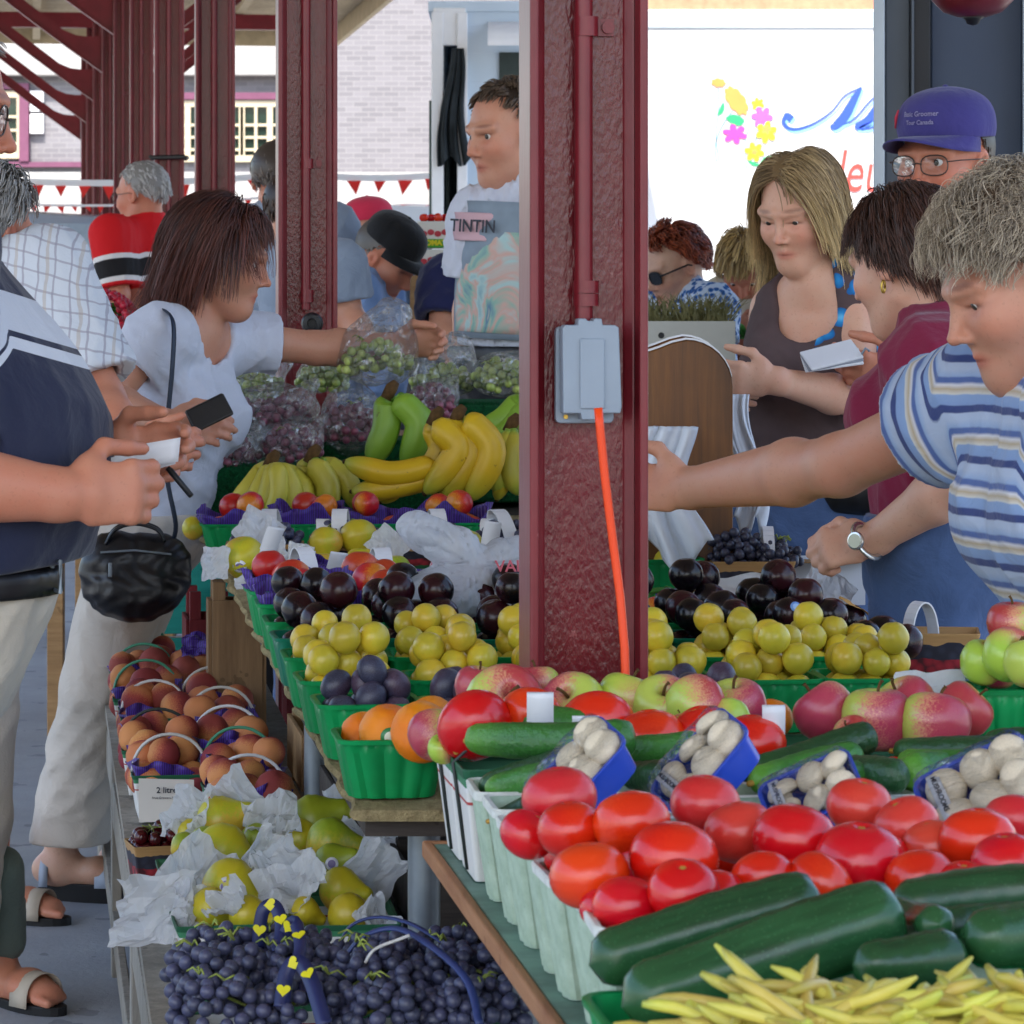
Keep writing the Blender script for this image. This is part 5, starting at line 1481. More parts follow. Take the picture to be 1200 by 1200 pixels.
for row, (d, cols, nm) in enumerate(((6.03, 5, 'cherry row'), (6.66, 5, 'blue grape row'))):
 for j in range(cols):
  v = vL(d) + .085 + j * .158
  if v > .96: continue
  M = UM(PD(d, v, zB(d) + .002), random.uniform(-.1, .1)) @ Matrix.Diagonal((1, 1, .66, 1))
  b = basket('veneer', M, 'berry printed veneer basket with white handle, %s from the left, %s' % (ORD[j], nm), 'veneer baskets with white handles')
  wire_handle(b, .07, .115, M_HANDLE, y=-.02 + .03 * (j % 2), z=.055, flat=True, wd=.03, lean=random.uniform(-.02, .02)).matrix_basis = Matrix.Rotation(R(90 + random.uniform(-25, 25)), 4, 'Z')
  wire_handle(b, .06, .09, M_HANDLE, y=.035, z=.05, flat=True, wd=.026, lean=random.uniform(-.02, .02)).matrix_basis = Matrix.Rotation(R(90 + random.uniform(-25, 25)), 4, 'Z')
  if row == 0:
   P, rad = pile(26, .0125, .07, .05, .045, 70 + j, 90); W = place_words(P, rad)
   for i in range(26):
    o = put('cherry', berry_mesh(M_CHE, 'cherry'), M=M @ Matrix.Translation(Vector(P[i])) @ rand_rot(None) @ Matrix.Scale(rad[i], 4))
    tag(o, 'dark cherry heaped in the %s white handled basket of the cherry row' % ORD[j], 'cherry', 'cherries in the %s basket of the cherry row' % ORD[j])
  else:
   grape_bunch(M @ Vector((0, 0, .075)), (.068, .048, .036), 60, .0095, M_GRB, 'blue', 'bunch of blue grapes in the %s white handled basket, grape row' % ORD[j], 'blue grape bunches in veneer baskets', 300 + j, stems=True)
PEARS = [(285, 652, 6.5, 52, 1), (325, 668, 6.42, 44, 0), (382, 635, 6.58, 40, 0), (378, 668, 6.44, 46, 0), (420, 628, 6.6, 44, 0), (423, 662, 6.44, 46, 0), (404, 690, 6.4, 36, 1), (463, 668, 6.46, 40, 2), (545, 640, 6.55, 46, 0), (477, 690, 6.42, 36, 0)]
for i, (px, py, d, dia, g_) in enumerate(PEARS):
 r = dia * d / F / 2
 p = at(px, py, d)
 M = Matrix.Rotation(random.uniform(0, 6.28), 4, 'Z') @ Matrix.Rotation(PI + random.uniform(-.35, .35), 4, 'X')
 fruit('green_pear' if g_ == 2 else 'pear', p, r, 'yellow pear, %s from the left, by the white handled baskets' % ORD[i] if g_ != 2 else 'greener pear beside the white plastic bag', 'yellow pears behind the nectarines', M=M, sticker=M_STK if i == 0 else None, sdir=(-.1, -1, -.45))
for j, (px, py, d, sx) in enumerate(((253, 660, 6.45, .05), (303, 622, 6.6, .07), (318, 655, 6.5, .06), (350, 655, 6.36, .05), (455, 640, 6.5, .06), (300, 690, 6.34, .06))):
 crumple('tissue_paper', Matrix.Translation(at(px, py, d)) @ Matrix.Rotation(R(75), 4, 'X') @ Matrix.Rotation(j, 4, 'Z'), sx, sx * 1.2, .02, ['white paper scrap hanging at the left table corner', 'white tissue standing behind the leftmost pear', 'white tissue between the left pears', 'white tissue in front of the pears', 'white tissue left of the plastic bag', 'white tissue below the leftmost pear'][j], 'tissue paper', M_PAPER, 60 + j, 14, .35, 'white tissue papers among the pears')
for j, (px, py, d, tl) in enumerate(((316, 634, 6.22, .2), (333, 668, 6.08, -.15), (356, 662, 6.1, .1), (376, 690, 6.0, -.1), (392, 664, 6.1, .15), (410, 682, 6.02, -.2), (434, 668, 6.06, .12), (452, 690, 5.98, -.1), (574, 628, 6.3, .1), (778, 640, 6.3, .15), (796, 634, 6.34, -.1))):
 o = MB().grid(lambda a, b: ((a - .5) * .032, -.02 * math.sin(PI * b), .028 - .06 * (1 - math.sin(PI * (.08 + .92 * b)))), 3, 13).build('card_strip', M_HANDLE, M=Matrix.Translation(at(px, py, d)) @ Matrix.Rotation(tl, 4, 'Y') @ Matrix.Rotation(tl * 2, 4, 'Z'), smooth=True, solid=.0012)
 tag(o, 'white arched card handle standing among the pears, %s counted from the left' % ORD[j], 'card strip', 'white arched handles among the pears')
fruit('pear', at(226, 619, 6.95), .024, 'small pale pear lying loose at the left corner of the display table', None, M=Matrix.Rotation(R(80), 4, 'Y') @ Matrix.Rotation(.3, 4, 'X'))
t = NT('white carrier bag film')
n1 = t.bump(t.noise(13, 5, .6, t.co('Object', scale=(1, 1, .6)), 1.0), .9, .035)
d_ = t.bsdf(S('dde2ea'), .22, .5, n1); tr = t.n('ShaderNodeBsdfTranslucent'); tr.inputs[0].default_value = (.8, .83, .88, 1); tp_ = t.n('ShaderNodeBsdfTransparent')
mx = t.n('ShaderNodeMixShader'); mx.inputs[0].default_value = .45; t.l(d_, mx.inputs[1]); t.l(tr.outputs[0], mx.inputs[2])
mx2 = t.n('ShaderNodeMixShader'); mx2.inputs[0].default_value = .2; t.l(mx.outputs[0], mx2.inputs[1]); t.l(tp_.outputs[0], mx2.inputs[2])
M_BAG = t.done(mx2.outputs[0])
def A(px, py, d): return tuple(at(px, py, d))
kx = Vector(A(556, 660, 5.40))
def bagmod(Fd, X, Y, Z):
 dx, dz = X - kx.x, Z - kx.z
 an = np.arctan2(dz, dx); rr = np.sqrt(dx * dx + dz * dz + (Y - kx.y) ** 2)
 return Fd + .0075 * (1 - np.abs(np.sin(an * 8 + 2 * np.sin(Y * 40) + 1.5 * np.sin(rr * 30)))) ** 3 * np.clip(rr / .03, 0, 1) + .002 * np.sin(X * 60 + 3 * np.sin(Z * 50) + Y * 40)
s = SDF()
s.ell(A(522, 698, 5.42), (.088, .10, .046), k=.03).ell(A(592, 702, 5.46), (.088, .10, .046), k=.03).ell(A(550, 680, 5.42), (.06, .06, .036), k=.03)
s.cap(A(556, 664, 5.40), A(540, 645, 5.40), .014, .026, k=.02, flat=1.5, fdir=(.4, .6, -.5)).cap(A(540, 645, 5.40), A(490, 622, 5.42), .032, .030, k=.015, flat=1.5, fdir=(.5, .5, -.6))
s.cap(A(556, 664, 5.40), A(590, 654, 5.42), .013, .024, k=.02).cap(A(590, 654, 5.42), A(650, 642, 5.46), .028, .03, k=.02, flat=1.6, fdir=(.3, .5, .7))
V, Q = s.raw(.0045, 0, bagmod)
bag = tag(put('plastic_bag', np_mesh('plastic_bag', V, Q, M_BAG)), 'knotted white plastic carrier bag lying on the plums', 'bag')
def lettering(body, size, m, p, rz, name, parent=None, tilt=0, shear=0, bold=0):
 return put(name, text_mesh(body, size, m, .0003, shear, bold), parent, M=Matrix.Translation(Vector(p)) @ Matrix.Rotation(rz, 4, 'Z') @ Matrix.Rotation(PI / 2 + tilt, 4, 'X'))
M_INKR = mat('faded red ink', S('c0606c'), .6, .2, 0); M_INKB = mat('dark ink', S('3a3d46'), .6, .2, 0); M_INKG = mat('grey blue ink', S('5e8288'), .6, .2, 0)
lettering('VALU', .026, M_INKR, Vector(A(604, 664, 5.335)), R(10), 'bag_print', bag, -.35, bold=.0004)
fruit('nectarine', at(770, 716, 5.78), .027, 'red nectarine by the violet tissue right of the column', None)
crumple('tissue_liner', Matrix.Translation(at(808, 716, 5.75)) @ Matrix.Rotation(R(55), 4, 'X'), .11, .06, .035, 'crushed violet tissue in front of the leafy greens right of the column', 'paper liner', M_LINER, 77, 18, .4, 'violet tissue liners')
for i, (px, py, dia, d) in enumerate(((790, 662, 52, 6.2), (765, 672, 44, 6.25), (768, 640, 40, 6.3))):
 fruit('pear', at(px, py, d), dia * d / F / 2, ['large yellow pear by the dark grape baskets', 'yellow pear beside the column', 'blushed pear behind the other two by the column'][i], 'pears right of the column', M=Matrix.Rotation(.5 * i, 4, 'Z') @ Matrix.Rotation(PI * .9, 4, 'X'))
basket('green', UM(PD(6.2, 1.13, zB(6.2) + .002)), 'green punnet of pears right of the column', 'green fruit punnets on the display table')
def leaf_bunch(p, n, L, w_, m, label, cat, spread=1.0, up=.3, seed=0, name='leafy_greens'):
 r = random.Random(seed); g = MB()
 for i in range(n):
  a = r.uniform(0, 2 * PI); e = up * r.uniform(.3, 1.4); l = L * r.uniform(.7, 1.15); ww = w_ * r.uniform(.7, 1.2)
  k0 = len(g.v); bend = r.uniform(.3, 1.1); o = Vector((r.uniform(-.02, .02), r.uniform(-.02, .02), 0)) * spread
  for j in range(6):
   f = j / 5; q = o + Vector((math.cos(a) * l * f, math.sin(a) * l * f, l * (e * f - bend * .6 * f * f)))
   sd = Vector((-math.sin(a), math.cos(a), .35 * math.sin(i + j))) * ww * math.sin(PI * min(.97, f * .85 + .12))
   g.v += [tuple(q - sd), tuple(q + Vector((0, 0, -ww * .3))), tuple(q + sd)]
  for j in range(5):
   for c_ in (0, 1): g.f.append((k0 + j * 3 + c_, k0 + j * 3 + c_ + 1, k0 + j * 3 + 4 + c_, k0 + j * 3 + 3 + c_))
 return tag(g.build(name, m, loc=p, smooth=True, solid=.0006), label, cat)
def leafmat(nm, a, b_):
 t = NT(nm); c = t.ramp(t.noise(30, 3, .6), [(.3, a), (.7, b_)])
 d = t.bsdf(c, .4, .4); tr = t.n('ShaderNodeBsdfTranslucent'); t.put(tr.inputs[0], c)
 mx = t.n('ShaderNodeMixShader'); mx.inputs[0].default_value = .3; t.l(d, mx.inputs[1]); t.l(tr.outputs[0], mx.inputs[2]); return t.done(mx.outputs[0])
M_LEAF = leafmat('fresh green leaf', S('2f7a2c'), S('6aa84a')); M_LEAFP = leafmat('pale green leaf', S('6f8f5a'), S('a9bf8e')); M_LEAFD = leafmat('dried herb', S('6b6a42'), S('9a9668'))
leaf_bunch(at(792, 692, 5.95), 26, .075, .006, M_LEAF, 'bunch of narrow green leaves below the pears right of the column', 'greens', seed=3)
leaf_bunch(at(845, 712, 5.85), 4, .12, .024, M_LEAFP, 'large pale green leaf lying beside the white paper', 'leaf', up=.35, seed=8, name='leaf')
for i, (px, py, d, s_) in enumerate(((880, 690, 6.2, 1.0), (815, 697, 6.3, .95))):
 p = at(px, py, d); M = Matrix.Translation(Vector((p.x, p.y, zB(d) + .002))) @ Matrix.Rotation(UA * .2, 4, 'Z') @ Matrix.Scale(s_, 4)
 b = basket('veneer', M, ['berry printed veneer basket of dark grapes with tall white handle, at the back right', 'berry printed veneer basket of dark grapes partly hidden by the pear'][i], 'veneer baskets with white handles')
 if i == 0: wire_handle(b, .085, .1, M_HANDLE, y=-.05, z=.03, flat=True, wd=.02).matrix_basis = Matrix.Rotation(R(90), 4, 'Z') @ Matrix.Translation((0, .02, 0))
 for k_, (ox, oz) in enumerate(((-.03, .0), (.042, -.01))):
  grape_bunch(M @ Vector((ox, 0, .075 + oz)), (.05, .05, .06 if k_ == 0 else .045), 62, .0088, M_GRK, 'black', 'bunch of dark grapes heaped at the %s of the %s' % (('left', 'right')[k_], ('basket with the tall white handle', 'basket partly hidden by the pear')[i]), 'dark grape bunches at the back right', 400 + i * 5 + k_, stems=k_ == 1)
crumple('paper_sheet', Matrix.Translation(at(905, 705, 5.82)) @ Matrix.Rotation(R(28), 4, 'X'), .21, .12, .04, 'crumpled white paper lying behind the black plums', 'paper', M_PAPER, 90, 22, .3)
crumple('paper_sheet', Matrix.Translation(at(962, 700, 5.8)) @ Matrix.Rotation(R(45), 4, 'X') @ Matrix.Rotation(1, 4, 'Z'), .11, .09, .035, 'second crumpled paper by the lone black plum', 'paper', M_PAPER, 91, 18, .35)
p, q = at(895, 717, 5.72), at(985, 725, 5.76)
o = MB().tube([p, p + (q - p) * .03, q], [.021, .0225, .0225], 20).build('paper_roll', mat('rolled white paper', (.74, .76, .8), .55, .3, .05, 20, .2, 60), smooth=True, angle=40); tag(o, 'white paper roll lying behind the black plums', 'paper roll')
tr_ = thing('open_carton', 'open white carton with brown rim behind the dark grapes', 'carton', at(962, 705, 6.35), UA * .5)
b = MB(); b.box((0, -.075, .04), (.14, .004, .08)); b.box((0, .075, .04), (.14, .004, .08)); b.box((-.068, 0, .04), (.004, .145, .08)); b.box((.068, 0, .04), (.004, .145, .08)); b.box((0, 0, .002), (.13, .144, .004)); b.build('carton', mat('white carton board', (.66, .69, .74), .7, .2, .06), tr_)
MB().box((.0, -.10, .083), (.15, .06, .003)).build('flap', M_WOOD, tr_)
fruit('black_plum', at(995, 728, 5.3), .0285, 'lone black plum propped up with a tan leaf on top', None, tilt=.1)
tag(crumple('dry_leaf', Matrix.Translation(at(1000, 710, 5.29)) @ Matrix.Rotation(.5, 4, 'Y'), .05, .03, .006, 'tan dry leaf on the lone black plum', 'leaf', mat('tan dry leaf', S('b58a4e'), .7, .2, .2), 5, 10, .4), 'tan dry leaf on the lone black plum', 'leaf')
p = at(1090, 765, 5.3)
b = basket('veneer', Matrix.Translation((p.x, p.y, zB(5.3) + .003)) @ Matrix.Rotation(R(-6), 4, 'Z') @ Matrix.Scale(1.0, 4), 'empty berry printed veneer basket with white arched handle at the right table end', 'veneer baskets with white handles')
wire_handle(b, .052, .066, M_HANDLE, y=0, z=.05, flat=True, wd=.026).matrix_basis = Matrix.Translation((-.015, -.02, 0)) @ Matrix.Rotation(R(38), 4, 'Z')
for i, (px, py, d) in enumerate(((1012, 748, 5.16), (1060, 752, 5.14), (1034, 742, 5.22))):
 fruit('black_plum', at(px, py, d), .029, 'black plum %s by the empty veneer basket' % ('left of the pair in front', 'right of the pair in front', 'behind the pair')[i], 'plums by the empty basket')
M_WBAG = mat('thin white bag plastic', S('ccd4df'), .4, .4, .08, 9, .3, 30)
o = drape(.10, .16, .23, .03, 2.2).build('carrier_bags', M_WBAG, M=Matrix.Translation(at(772, 500, 6.05)) , smooth=True, solid=.01); tag(o, 'wad of white carrier bags hanging on the wooden stand', 'bags')
o = drape(.05, .055, .26, .012, 4.2).build('paper_strip', M_WBAG, M=Matrix.Translation(at(873, 462, 6.5)), smooth=True, solid=.004); tag(o, 'thin white bag held by the blonde girl', 'bag')
# - green baskets of apples at the right
blk = crate(4.13, 1.16, ZA + .002, .24, .15, .09, M_WOOD, 'pale low crate under the apple baskets at the right', 1)
for i, (px, d, nm) in enumerate(((1166, 4.13, 'left'), (1262, 4.10, 'right'))):
 p = at(px, 800, d); p.z = ZA + .095
 M = Matrix.Translation(p) @ Matrix.Rotation(UA * .3, 4, 'Z') @ Matrix.Scale(.72, 4)
 M = Matrix.Translation(p) @ Matrix.Rotation(UA * .3, 4, 'Z') @ Matrix.Diagonal((.66, .7, 1.15, 1))
 basket('green', M, 'small green basket of apples on the low crate at the right edge, %s one' % nm, 'green apple baskets at the right')
RA = [(1187, 733, 62, 4.13, 'apple', 'red yellow apple topmost of the right hand heap'), (1152, 777, 56, 4.1, 'green_apple', 'apple with green cheek at the left of the right hand heap'), (1181, 768, 64, 4.07, 'green_apple', 'pale apple showing its stem hollow in the right hand heap'), (1205, 778, 60, 4.04, 'apple', 'red apple at the right edge of the right hand heap'), (1230, 740, 62, 4.12, 'apple', 'apple at the far right of the heap outside the frame edge'), (1170, 785, 50, 4.16, 'apple', 'apple low at the back of the right hand heap')]
for px, py, dia, d, k_, lab in RA: fruit(k_, at(px, py, d), dia * d / F / 2, lab, 'apples in the green baskets at the right', .7)
# = front table
PINTD = [2.93, 3.06, 3.19, 3.32, 3.45, 3.58, 3.71]
for i, d in enumerate(PINTD):
 for j in range(4):
  v = .530 + j * .124 + random.uniform(-.004, .004)
  M = UM(PD(d + random.uniform(-.006, .006), v, ZA + .001), random.uniform(-.08, .08)) @ Matrix.Diagonal((1, 1, random.uniform(.96, 1.04), 1))
  kindw = 'tomatoes' if i < 3 else ('mushroom trays' if i < 5 else 'cucumbers')
  basket('pint', M, 'green pulp pint under the %s, %s from the left, row %s from front' % (kindw, ORD[j], ORD[i]), 'pale green pulp pints')
  if i < 3:
   P, rad = pile(3, .031, .048, .048, .064, 500 + i * 9 + j)
   for q, rr, w_ in zip(P, rad, ('first', 'second', 'third')):
    fruit('tomato', M @ Vector(q), rr, 'red tomato sunk in the %s pint of the %s pint row, %s one' % (ORD[j], ORD[i], w_), 'tomatoes low in the pints')
TOMS = {'row nearest the zucchini': [(735, 1062, 84, 2.93), (708, 1062, 60, 2.96), (838, 1050, 74, 2.94), (895, 1030, 76, 2.96), (1078, 1030, 84, 2.97)],
  'front row of tomatoes': [(690, 1026, 94, 2.99), (790, 1006, 106, 3.0), (1007, 1008, 106, 3.01), (1180, 1012, 86, 2.98)],
  'middle row of tomatoes': [(618, 978, 66, 3.16), (668, 972, 80, 3.1), (740, 965, 92, 3.08), (868, 975, 86, 3.12), (931, 984, 102, 3.06), (1092, 992, 74, 3.08), (1146, 985, 92, 3.05), (1062, 968, 80, 3.12)],
  'back row against the mushroom trays': [(656, 935, 88, 3.2), (826, 942, 82, 3.2), (1008, 945, 78, 3.18), (1188, 962, 74, 3.18)]}
for rw, L in TOMS.items():
 L.sort()
 for j, (px, py, dia, d) in enumerate(L):
  fruit('pink_tomato' if 'back' in rw or (px, py) in ((868, 975), (1062, 968), (1092, 992)) else 'tomato', at(px, py, d), dia * d / F / 2, 'red tomato, %s from the left in the %s' % (ORD[j], rw), 'tomatoes heaped on the front table', .25)
M_TRAY = mat('blue tray plastic', S('2f4fc0'), .25, .5, .06, 6, coat=.3)
M_MUSH = mat('white mushroom', S('d6c9b0'), .6, .25, .1, 14, .1, 60, rnd=.1)
M_LABEL = mat('printed tray label', S('c2c4c8'), .5, .3, .06)
def mushroom_tray(p, zx, xx, s, label):
 M = frame(p, xx, zx) @ Matrix.Scale(s, 4)
 r = thing('mushroom_tray', label, 'mushroom tray', M=M, group='film wrapped trays of mushrooms')
 a, rm = tub(.15, .105, .125, .085, .05, .016, 2, .002, .002, .004)
 a.build('tray', M_TRAY, r, smooth=True, angle=40); rm.build('rim', M_TRAY, r, smooth=True, angle=40)
 pr = smoothpts([(0, -.45), (.3, -.5), (.34, -.2), (.4, -.08), (.85, -.12), (1, .12), (.85, .5), (.5, .72), (0, .78)], 3); pr = [(max(0, q[0]), q[1]) for q in pr]; pr[0] = (0, pr[0][1]); pr[-1] = (0, pr[-1][1])
 me = part_mesh('mush', lambda: MB().lathe(pr, 18).mesh('mushroom', M_MUSH, True))
 for k_, (x, y) in enumerate(((-.042, -.022), (.006, -.024), (.048, -.02), (-.04, .024), (.01, .026), (.05, .024))):
  put('mushroom', me, r, M=Matrix.Translation((x, y, .042 + .004 * (k_ % 3))) @ Matrix.Rotation(random.uniform(-.9, .9), 4, 'X') @ Matrix.Rotation(random.uniform(-.6, .6), 4, 'Y') @ Matrix.Scale(.027, 4))
 def fn(a_, b_):
  (x, y), (nx, ny), s_ = rr_pt(a_, .077 - .03 * b_ ** 3, .055 - .02 * b_ ** 3, .016)
  return (x, y, .046 + .024 * math.sin(PI / 2 * min(1, b_ * 1.1)) + .0015 * math.sin(a_ * 60 + b_ * 8))
 g = MB().grid(fn, 64, 7, closed_u=True); g.f.append(tuple(6 * 64 + k_ for k_ in range(64)))
 g.build('film', M_WRAP, r, smooth=True)
 lb = MB().grid(lambda a_, b_: (-.058 + .017 * a_, -.05 + .1 * b_, .0665 - .02 * abs(b_ * 2 - 1) ** 6), 3, 13).build('label', M_LABEL, r, smooth=True, solid=.0006)
 tm = part_mesh('mushtext', lambda: text_mesh('MUSHROOMS', .010, M_INKB, .0002, 0, .0002))
 put('lettering', tm, lb, M=Matrix.Translation((-.0495, 0, .0678)) @ Matrix.Rotation(R(-90), 4, 'Z'))
 return r
ZT = Vector((-.50, -.42, .76)); XT = Vector((.62, .1, .62))
mushroom_tray(at(700, 925, 3.44), Vector((-.62, -.42, .62)), Vector((.55, .05, .66)), .72, 'blue mushroom tray leaning at the far left behind the tomatoes')
mushroom_tray(at(846, 915, 3.44), Vector((-.66, -.40, .60)), Vector((.55, .05, .68)), .72, 'blue mushroom tray standing steepest, second from the left')
mushroom_tray(at(962, 950, 3.40), Vector((-.38, -.60, .72)), Vector((.86, -.08, .42)), .64, 'blue mushroom tray lying lower, third from the left')
mushroom_tray(at(1162, 948, 3.38), Vector((-.40, -.62, .70)), Vector((.86, -.1, .46)), .78, 'blue mushroom tray at the right edge of the front table')
CU = [(548, 868, 3.80, 742, 862, 3.66, 46, 'M', 'bright green cucumber lying left, on top'), (536, 880, 3.86, 600, 840, 3.95, 44, 'D', 'dark cucumber end at the far left'), (562, 928, 3.74, 705, 885, 3.66, 44, 'D', 'dark cucumber below the bright one at the left'), (572, 936, 3.68, 650, 905, 3.62, 38, 'M', 'short green cucumber with pale tip at lower left'),
  (545, 845, 3.92, 690, 850, 3.84, 40, 'M', 'green cucumber behind the bright one at the left'), (574, 962, 3.62, 640, 940, 3.58, 34, 'D', 'dark cucumber lowest at the left by the mushroom tray'),
  (728, 885, 3.76, 822, 872, 3.70, 44, 'M', 'green cucumber between the two leaning mushroom trays'), (735, 905, 3.70, 800, 915, 3.62, 40, 'D', 'dark cucumber under the one between the mushroom trays'),
  (882, 902, 3.74, 1026, 862, 3.80, 40, 'D', 'dark ridged cucumber rising to the right, middle heap'), (880, 918, 3.68, 1010, 885, 3.76, 44, 'M', 'green cucumber in the middle of the middle heap'), (895, 925, 3.6, 1028, 905, 3.68, 40, 'M', 'green cucumber lowest in the middle heap'), (985, 900, 3.7, 1060, 912, 3.62, 42, 'D', 'dark cucumber at the right of the middle heap'),
  (1046, 880, 3.80, 1196, 882, 3.72, 38, 'D', 'dark cucumber at the top of the right heap'), (1050, 893, 3.74, 1215, 900, 3.66, 42, 'M', 'green cucumber second from the top of the right heap'), (1056, 912, 3.66, 1150, 915, 3.72, 54, 'M', 'bright green blunt cucumber with blossom scar, right heap'), (1150, 872, 3.82, 1260, 870, 3.8, 40, 'D', 'dark cucumber at the far right behind')]
for i, (x0, y0, d0, x1, y1, d1, dia, k_, lab) in enumerate(CU):
 long_veg('cucumber', at(x0, y0, d0), at(x1, y1, d1), dia * d0 / F / 2, lab, 'cucumber', M_CUKE if k_ == 'M' else M_CUKED, random.uniform(-.012, .012), i, .22, 'cucumbers behind the mushroom trays')
for j in range(4):
 M = UM(PD(2.76, .522 + j * .15, ZA + .001)) @ Matrix.Diagonal((1.05, 1.05, 1.0, 1))
 basket('green', M, 'green basket under the zucchini, %s from the left' % ORD[j], 'green zucchini baskets')
ZU = [(690, 1132, 2.83, 965, 1052, 2.87, 84, 'long zucchini at the back left, slanting up to the right'), (728, 1180, 2.72, 1060, 1068, 2.78, 100, 'largest dark zucchini slanting across in front'), (1045, 1058, 2.86, 1260, 1050, 2.88, 74, 'dark zucchini lying level at the back right'), (1100, 1082, 2.74, 1035, 1074, 2.86, 52, 'zucchini showing its blunt round end, middle right'), (1132, 1104, 2.72, 1290, 1088, 2.78, 84, 'dark zucchini at the right edge with a glossy blunt end'), (1000, 1128, 2.68, 1125, 1122, 2.72, 66, 'zucchini half buried behind the yellow beans'), (1090, 1090, 2.8, 1200, 1086, 2.84, 56, 'green zucchini underneath at the right'), (850, 1066, 2.86, 945, 1052, 2.88, 46, 'lighter green zucchini at the back touching the tomatoes')]
for i, (x0, y0, d0, x1, y1, d1, dia, lab) in enumerate(ZU):
 long_veg('zucchini', at(x0, y0, d0), at(x1, y1, d1), dia * d0 / F / 2, lab, 'zucchini', M_ZUKE, random.uniform(-.01, .014), 40 + i, .15, 'zucchini in the green baskets', tip=False)
bc = at(1010, 1235, 2.5); bm = [bean_mesh(i) for i in range(10)]
for j, (px, lab) in enumerate(((900, 'green basket under the left half of the yellow beans'), (1115, 'green basket under the right half of the yellow beans'))):
 p = at(px, 1200, 2.5); p.z = ZA + .001
 basket('green', Matrix.Translation(p) @ Matrix.Rotation(UA, 4, 'Z') @ Matrix.Diagonal((1.0, 1.15, 1.15, 1)), lab, 'green bean baskets')
for i in range(290):
 cx, rx = (1205, .08) if i % 10 > 6 else (985, .135)
 a = random.uniform(0, 2 * PI); q = math.sqrt(random.random())
 base = at(cx, 1225, 2.5)
 f = max(0, 1 - q * q)
 p = Vector((base.x + rx * q * math.cos(a), 2.5 + .10 * q * math.sin(a), .782 + (.08 if cx < 1100 else .075) * f ** .8 + random.uniform(-.012, .004)))
 M = Matrix.Translation(p) @ Matrix.Rotation(random.uniform(0, 2 * PI), 4, 'Z') @ Matrix.Rotation(random.gauss(0, .2), 4, 'Y') @ Matrix.Rotation(random.uniform(0, 6.28), 4, 'X')
 o = put('wax_bean', random.choice(bm), M=M)
 tag(o, 'yellow wax bean in the %s heap at the front of the table' % ('larger' if cx < 1100 else 'smaller right hand'), 'bean', 'yellow beans in the %s heap' % ('larger' if cx < 1100 else 'smaller'))
for i, d in enumerate((3.86, 4.005)):
 for j in range(5):
  v = .548 + j * .158
  M = UM(PD(d, v, ZA + .002))
  b = basket('deepcard', M, 'white card basket with green rim, %s from the left, %s' % (ORD[j], ('nearer row', 'row at the table end')[i]), 'white card baskets on the front table')
  if j < 2: MB().tube([(-.0605 - .0013, .0, .004), (-.078, 0, .125), (-.05, 0, .15), (.05, .0, .15), (.078, 0, .125), (.0605 + .0013, 0, .004)], .0022, 6).build('wire', M_WIREK, b, smooth=True)
APP = [(508, 862, 66, 4.02, 'apple', 'red apple over the corner of the white card basket'), (590, 826, 100, 4.0, 'apple', 'large apple with its stem hollow facing the front, left end'), (560, 806, 60, 4.1, 'apple', 'red apple behind the large left apple'), (628, 806, 62, 4.06, 'apple', 'dark red apple just left of the column'), (673, 828, 84, 3.98, 'apple', 'red apple behind the white strip in front of the column'), (733, 822, 76, 3.99, 'green_apple', 'mostly green apple in front of the column'), (776, 828, 78, 3.97, 'apple', 'half green apple right of the green one'), (817, 828, 78, 3.94, 'apple', 'red striped apple turned with its stem to the right'),
  (862, 830, 78, 4.0, 'apple', 'pink apple behind the white handle'), (852, 846, 60, 3.93, 'green_apple', 'green apple low behind the white handle'), (968, 836, 80, 3.98, 'apple', 'dark pink apple right of the white handle'), (1028, 844, 90, 3.95, 'apple', 'apple with a green patch above the dark cucumber'), (1062, 830, 80, 4.02, 'apple', 'pale yellow red apple leaning at the right'), (1096, 850, 90, 3.93, 'apple', 'flushed apple with yellow base near the green basket'), (1128, 834, 74, 4.0, 'apple', 'red apple against the green basket'), (520, 878, 40, 3.9, 'green_apple', 'small pale apple inside the white card basket'), (705, 846, 54, 3.95, 'apple', 'small red apple low in front of the column'), (718, 868, 40, 3.9, 'green_apple', 'little green apple under the column apples'), (905, 842, 52, 4.05, 'orange', 'orange showing behind the white handle'), (802, 852, 40, 3.9, 'green_apple', 'yellow green apple low between tomatoes'), (1000, 862, 50, 3.9, 'apple', 'apple low behind the ridged cucumber')]
for px, py, dia, d, k_, lab in APP:
 M = None
 if 'hollow facing' in lab: M = Matrix.Rotation(.25, 4, 'Z') @ Matrix.Rotation(R(62), 4, 'X')
 elif k_ != 'orange': M = Matrix.Rotation(R(-90 + random.uniform(-120, 120)), 4, 'Z') @ Matrix.Rotation(random.gauss(0, .5), 4, 'X')
 fruit(k_, at(px, py, d), dia * d / F / 2 * .93, lab, 'apples at the back of the front table' if k_ != 'orange' else None, .8, M=M)
for i, (px, py, dia, d, lab) in enumerate(((556, 850, 92, 3.88, 'red tomato with a yellow scar at the left end behind the cucumbers'), (622, 842, 78, 3.9, 'red tomato left of the white strip'), (700, 850, 90, 3.88, 'red tomato with the white price strip'), (762, 866, 84, 3.84, 'red tomato behind the cucumber between trays'), (822, 858, 74, 3.86, 'red tomato above the second mushroom tray'), (880, 872, 84, 3.84, 'red tomato below the white handle'), (1046, 905, 44, 3.78, 'orange red tomato peeping between cucumbers'))):
 fruit('tomato', at(px, py, d), dia * d / F / 2, lab, 'tomatoes behind the cucumbers', .8)
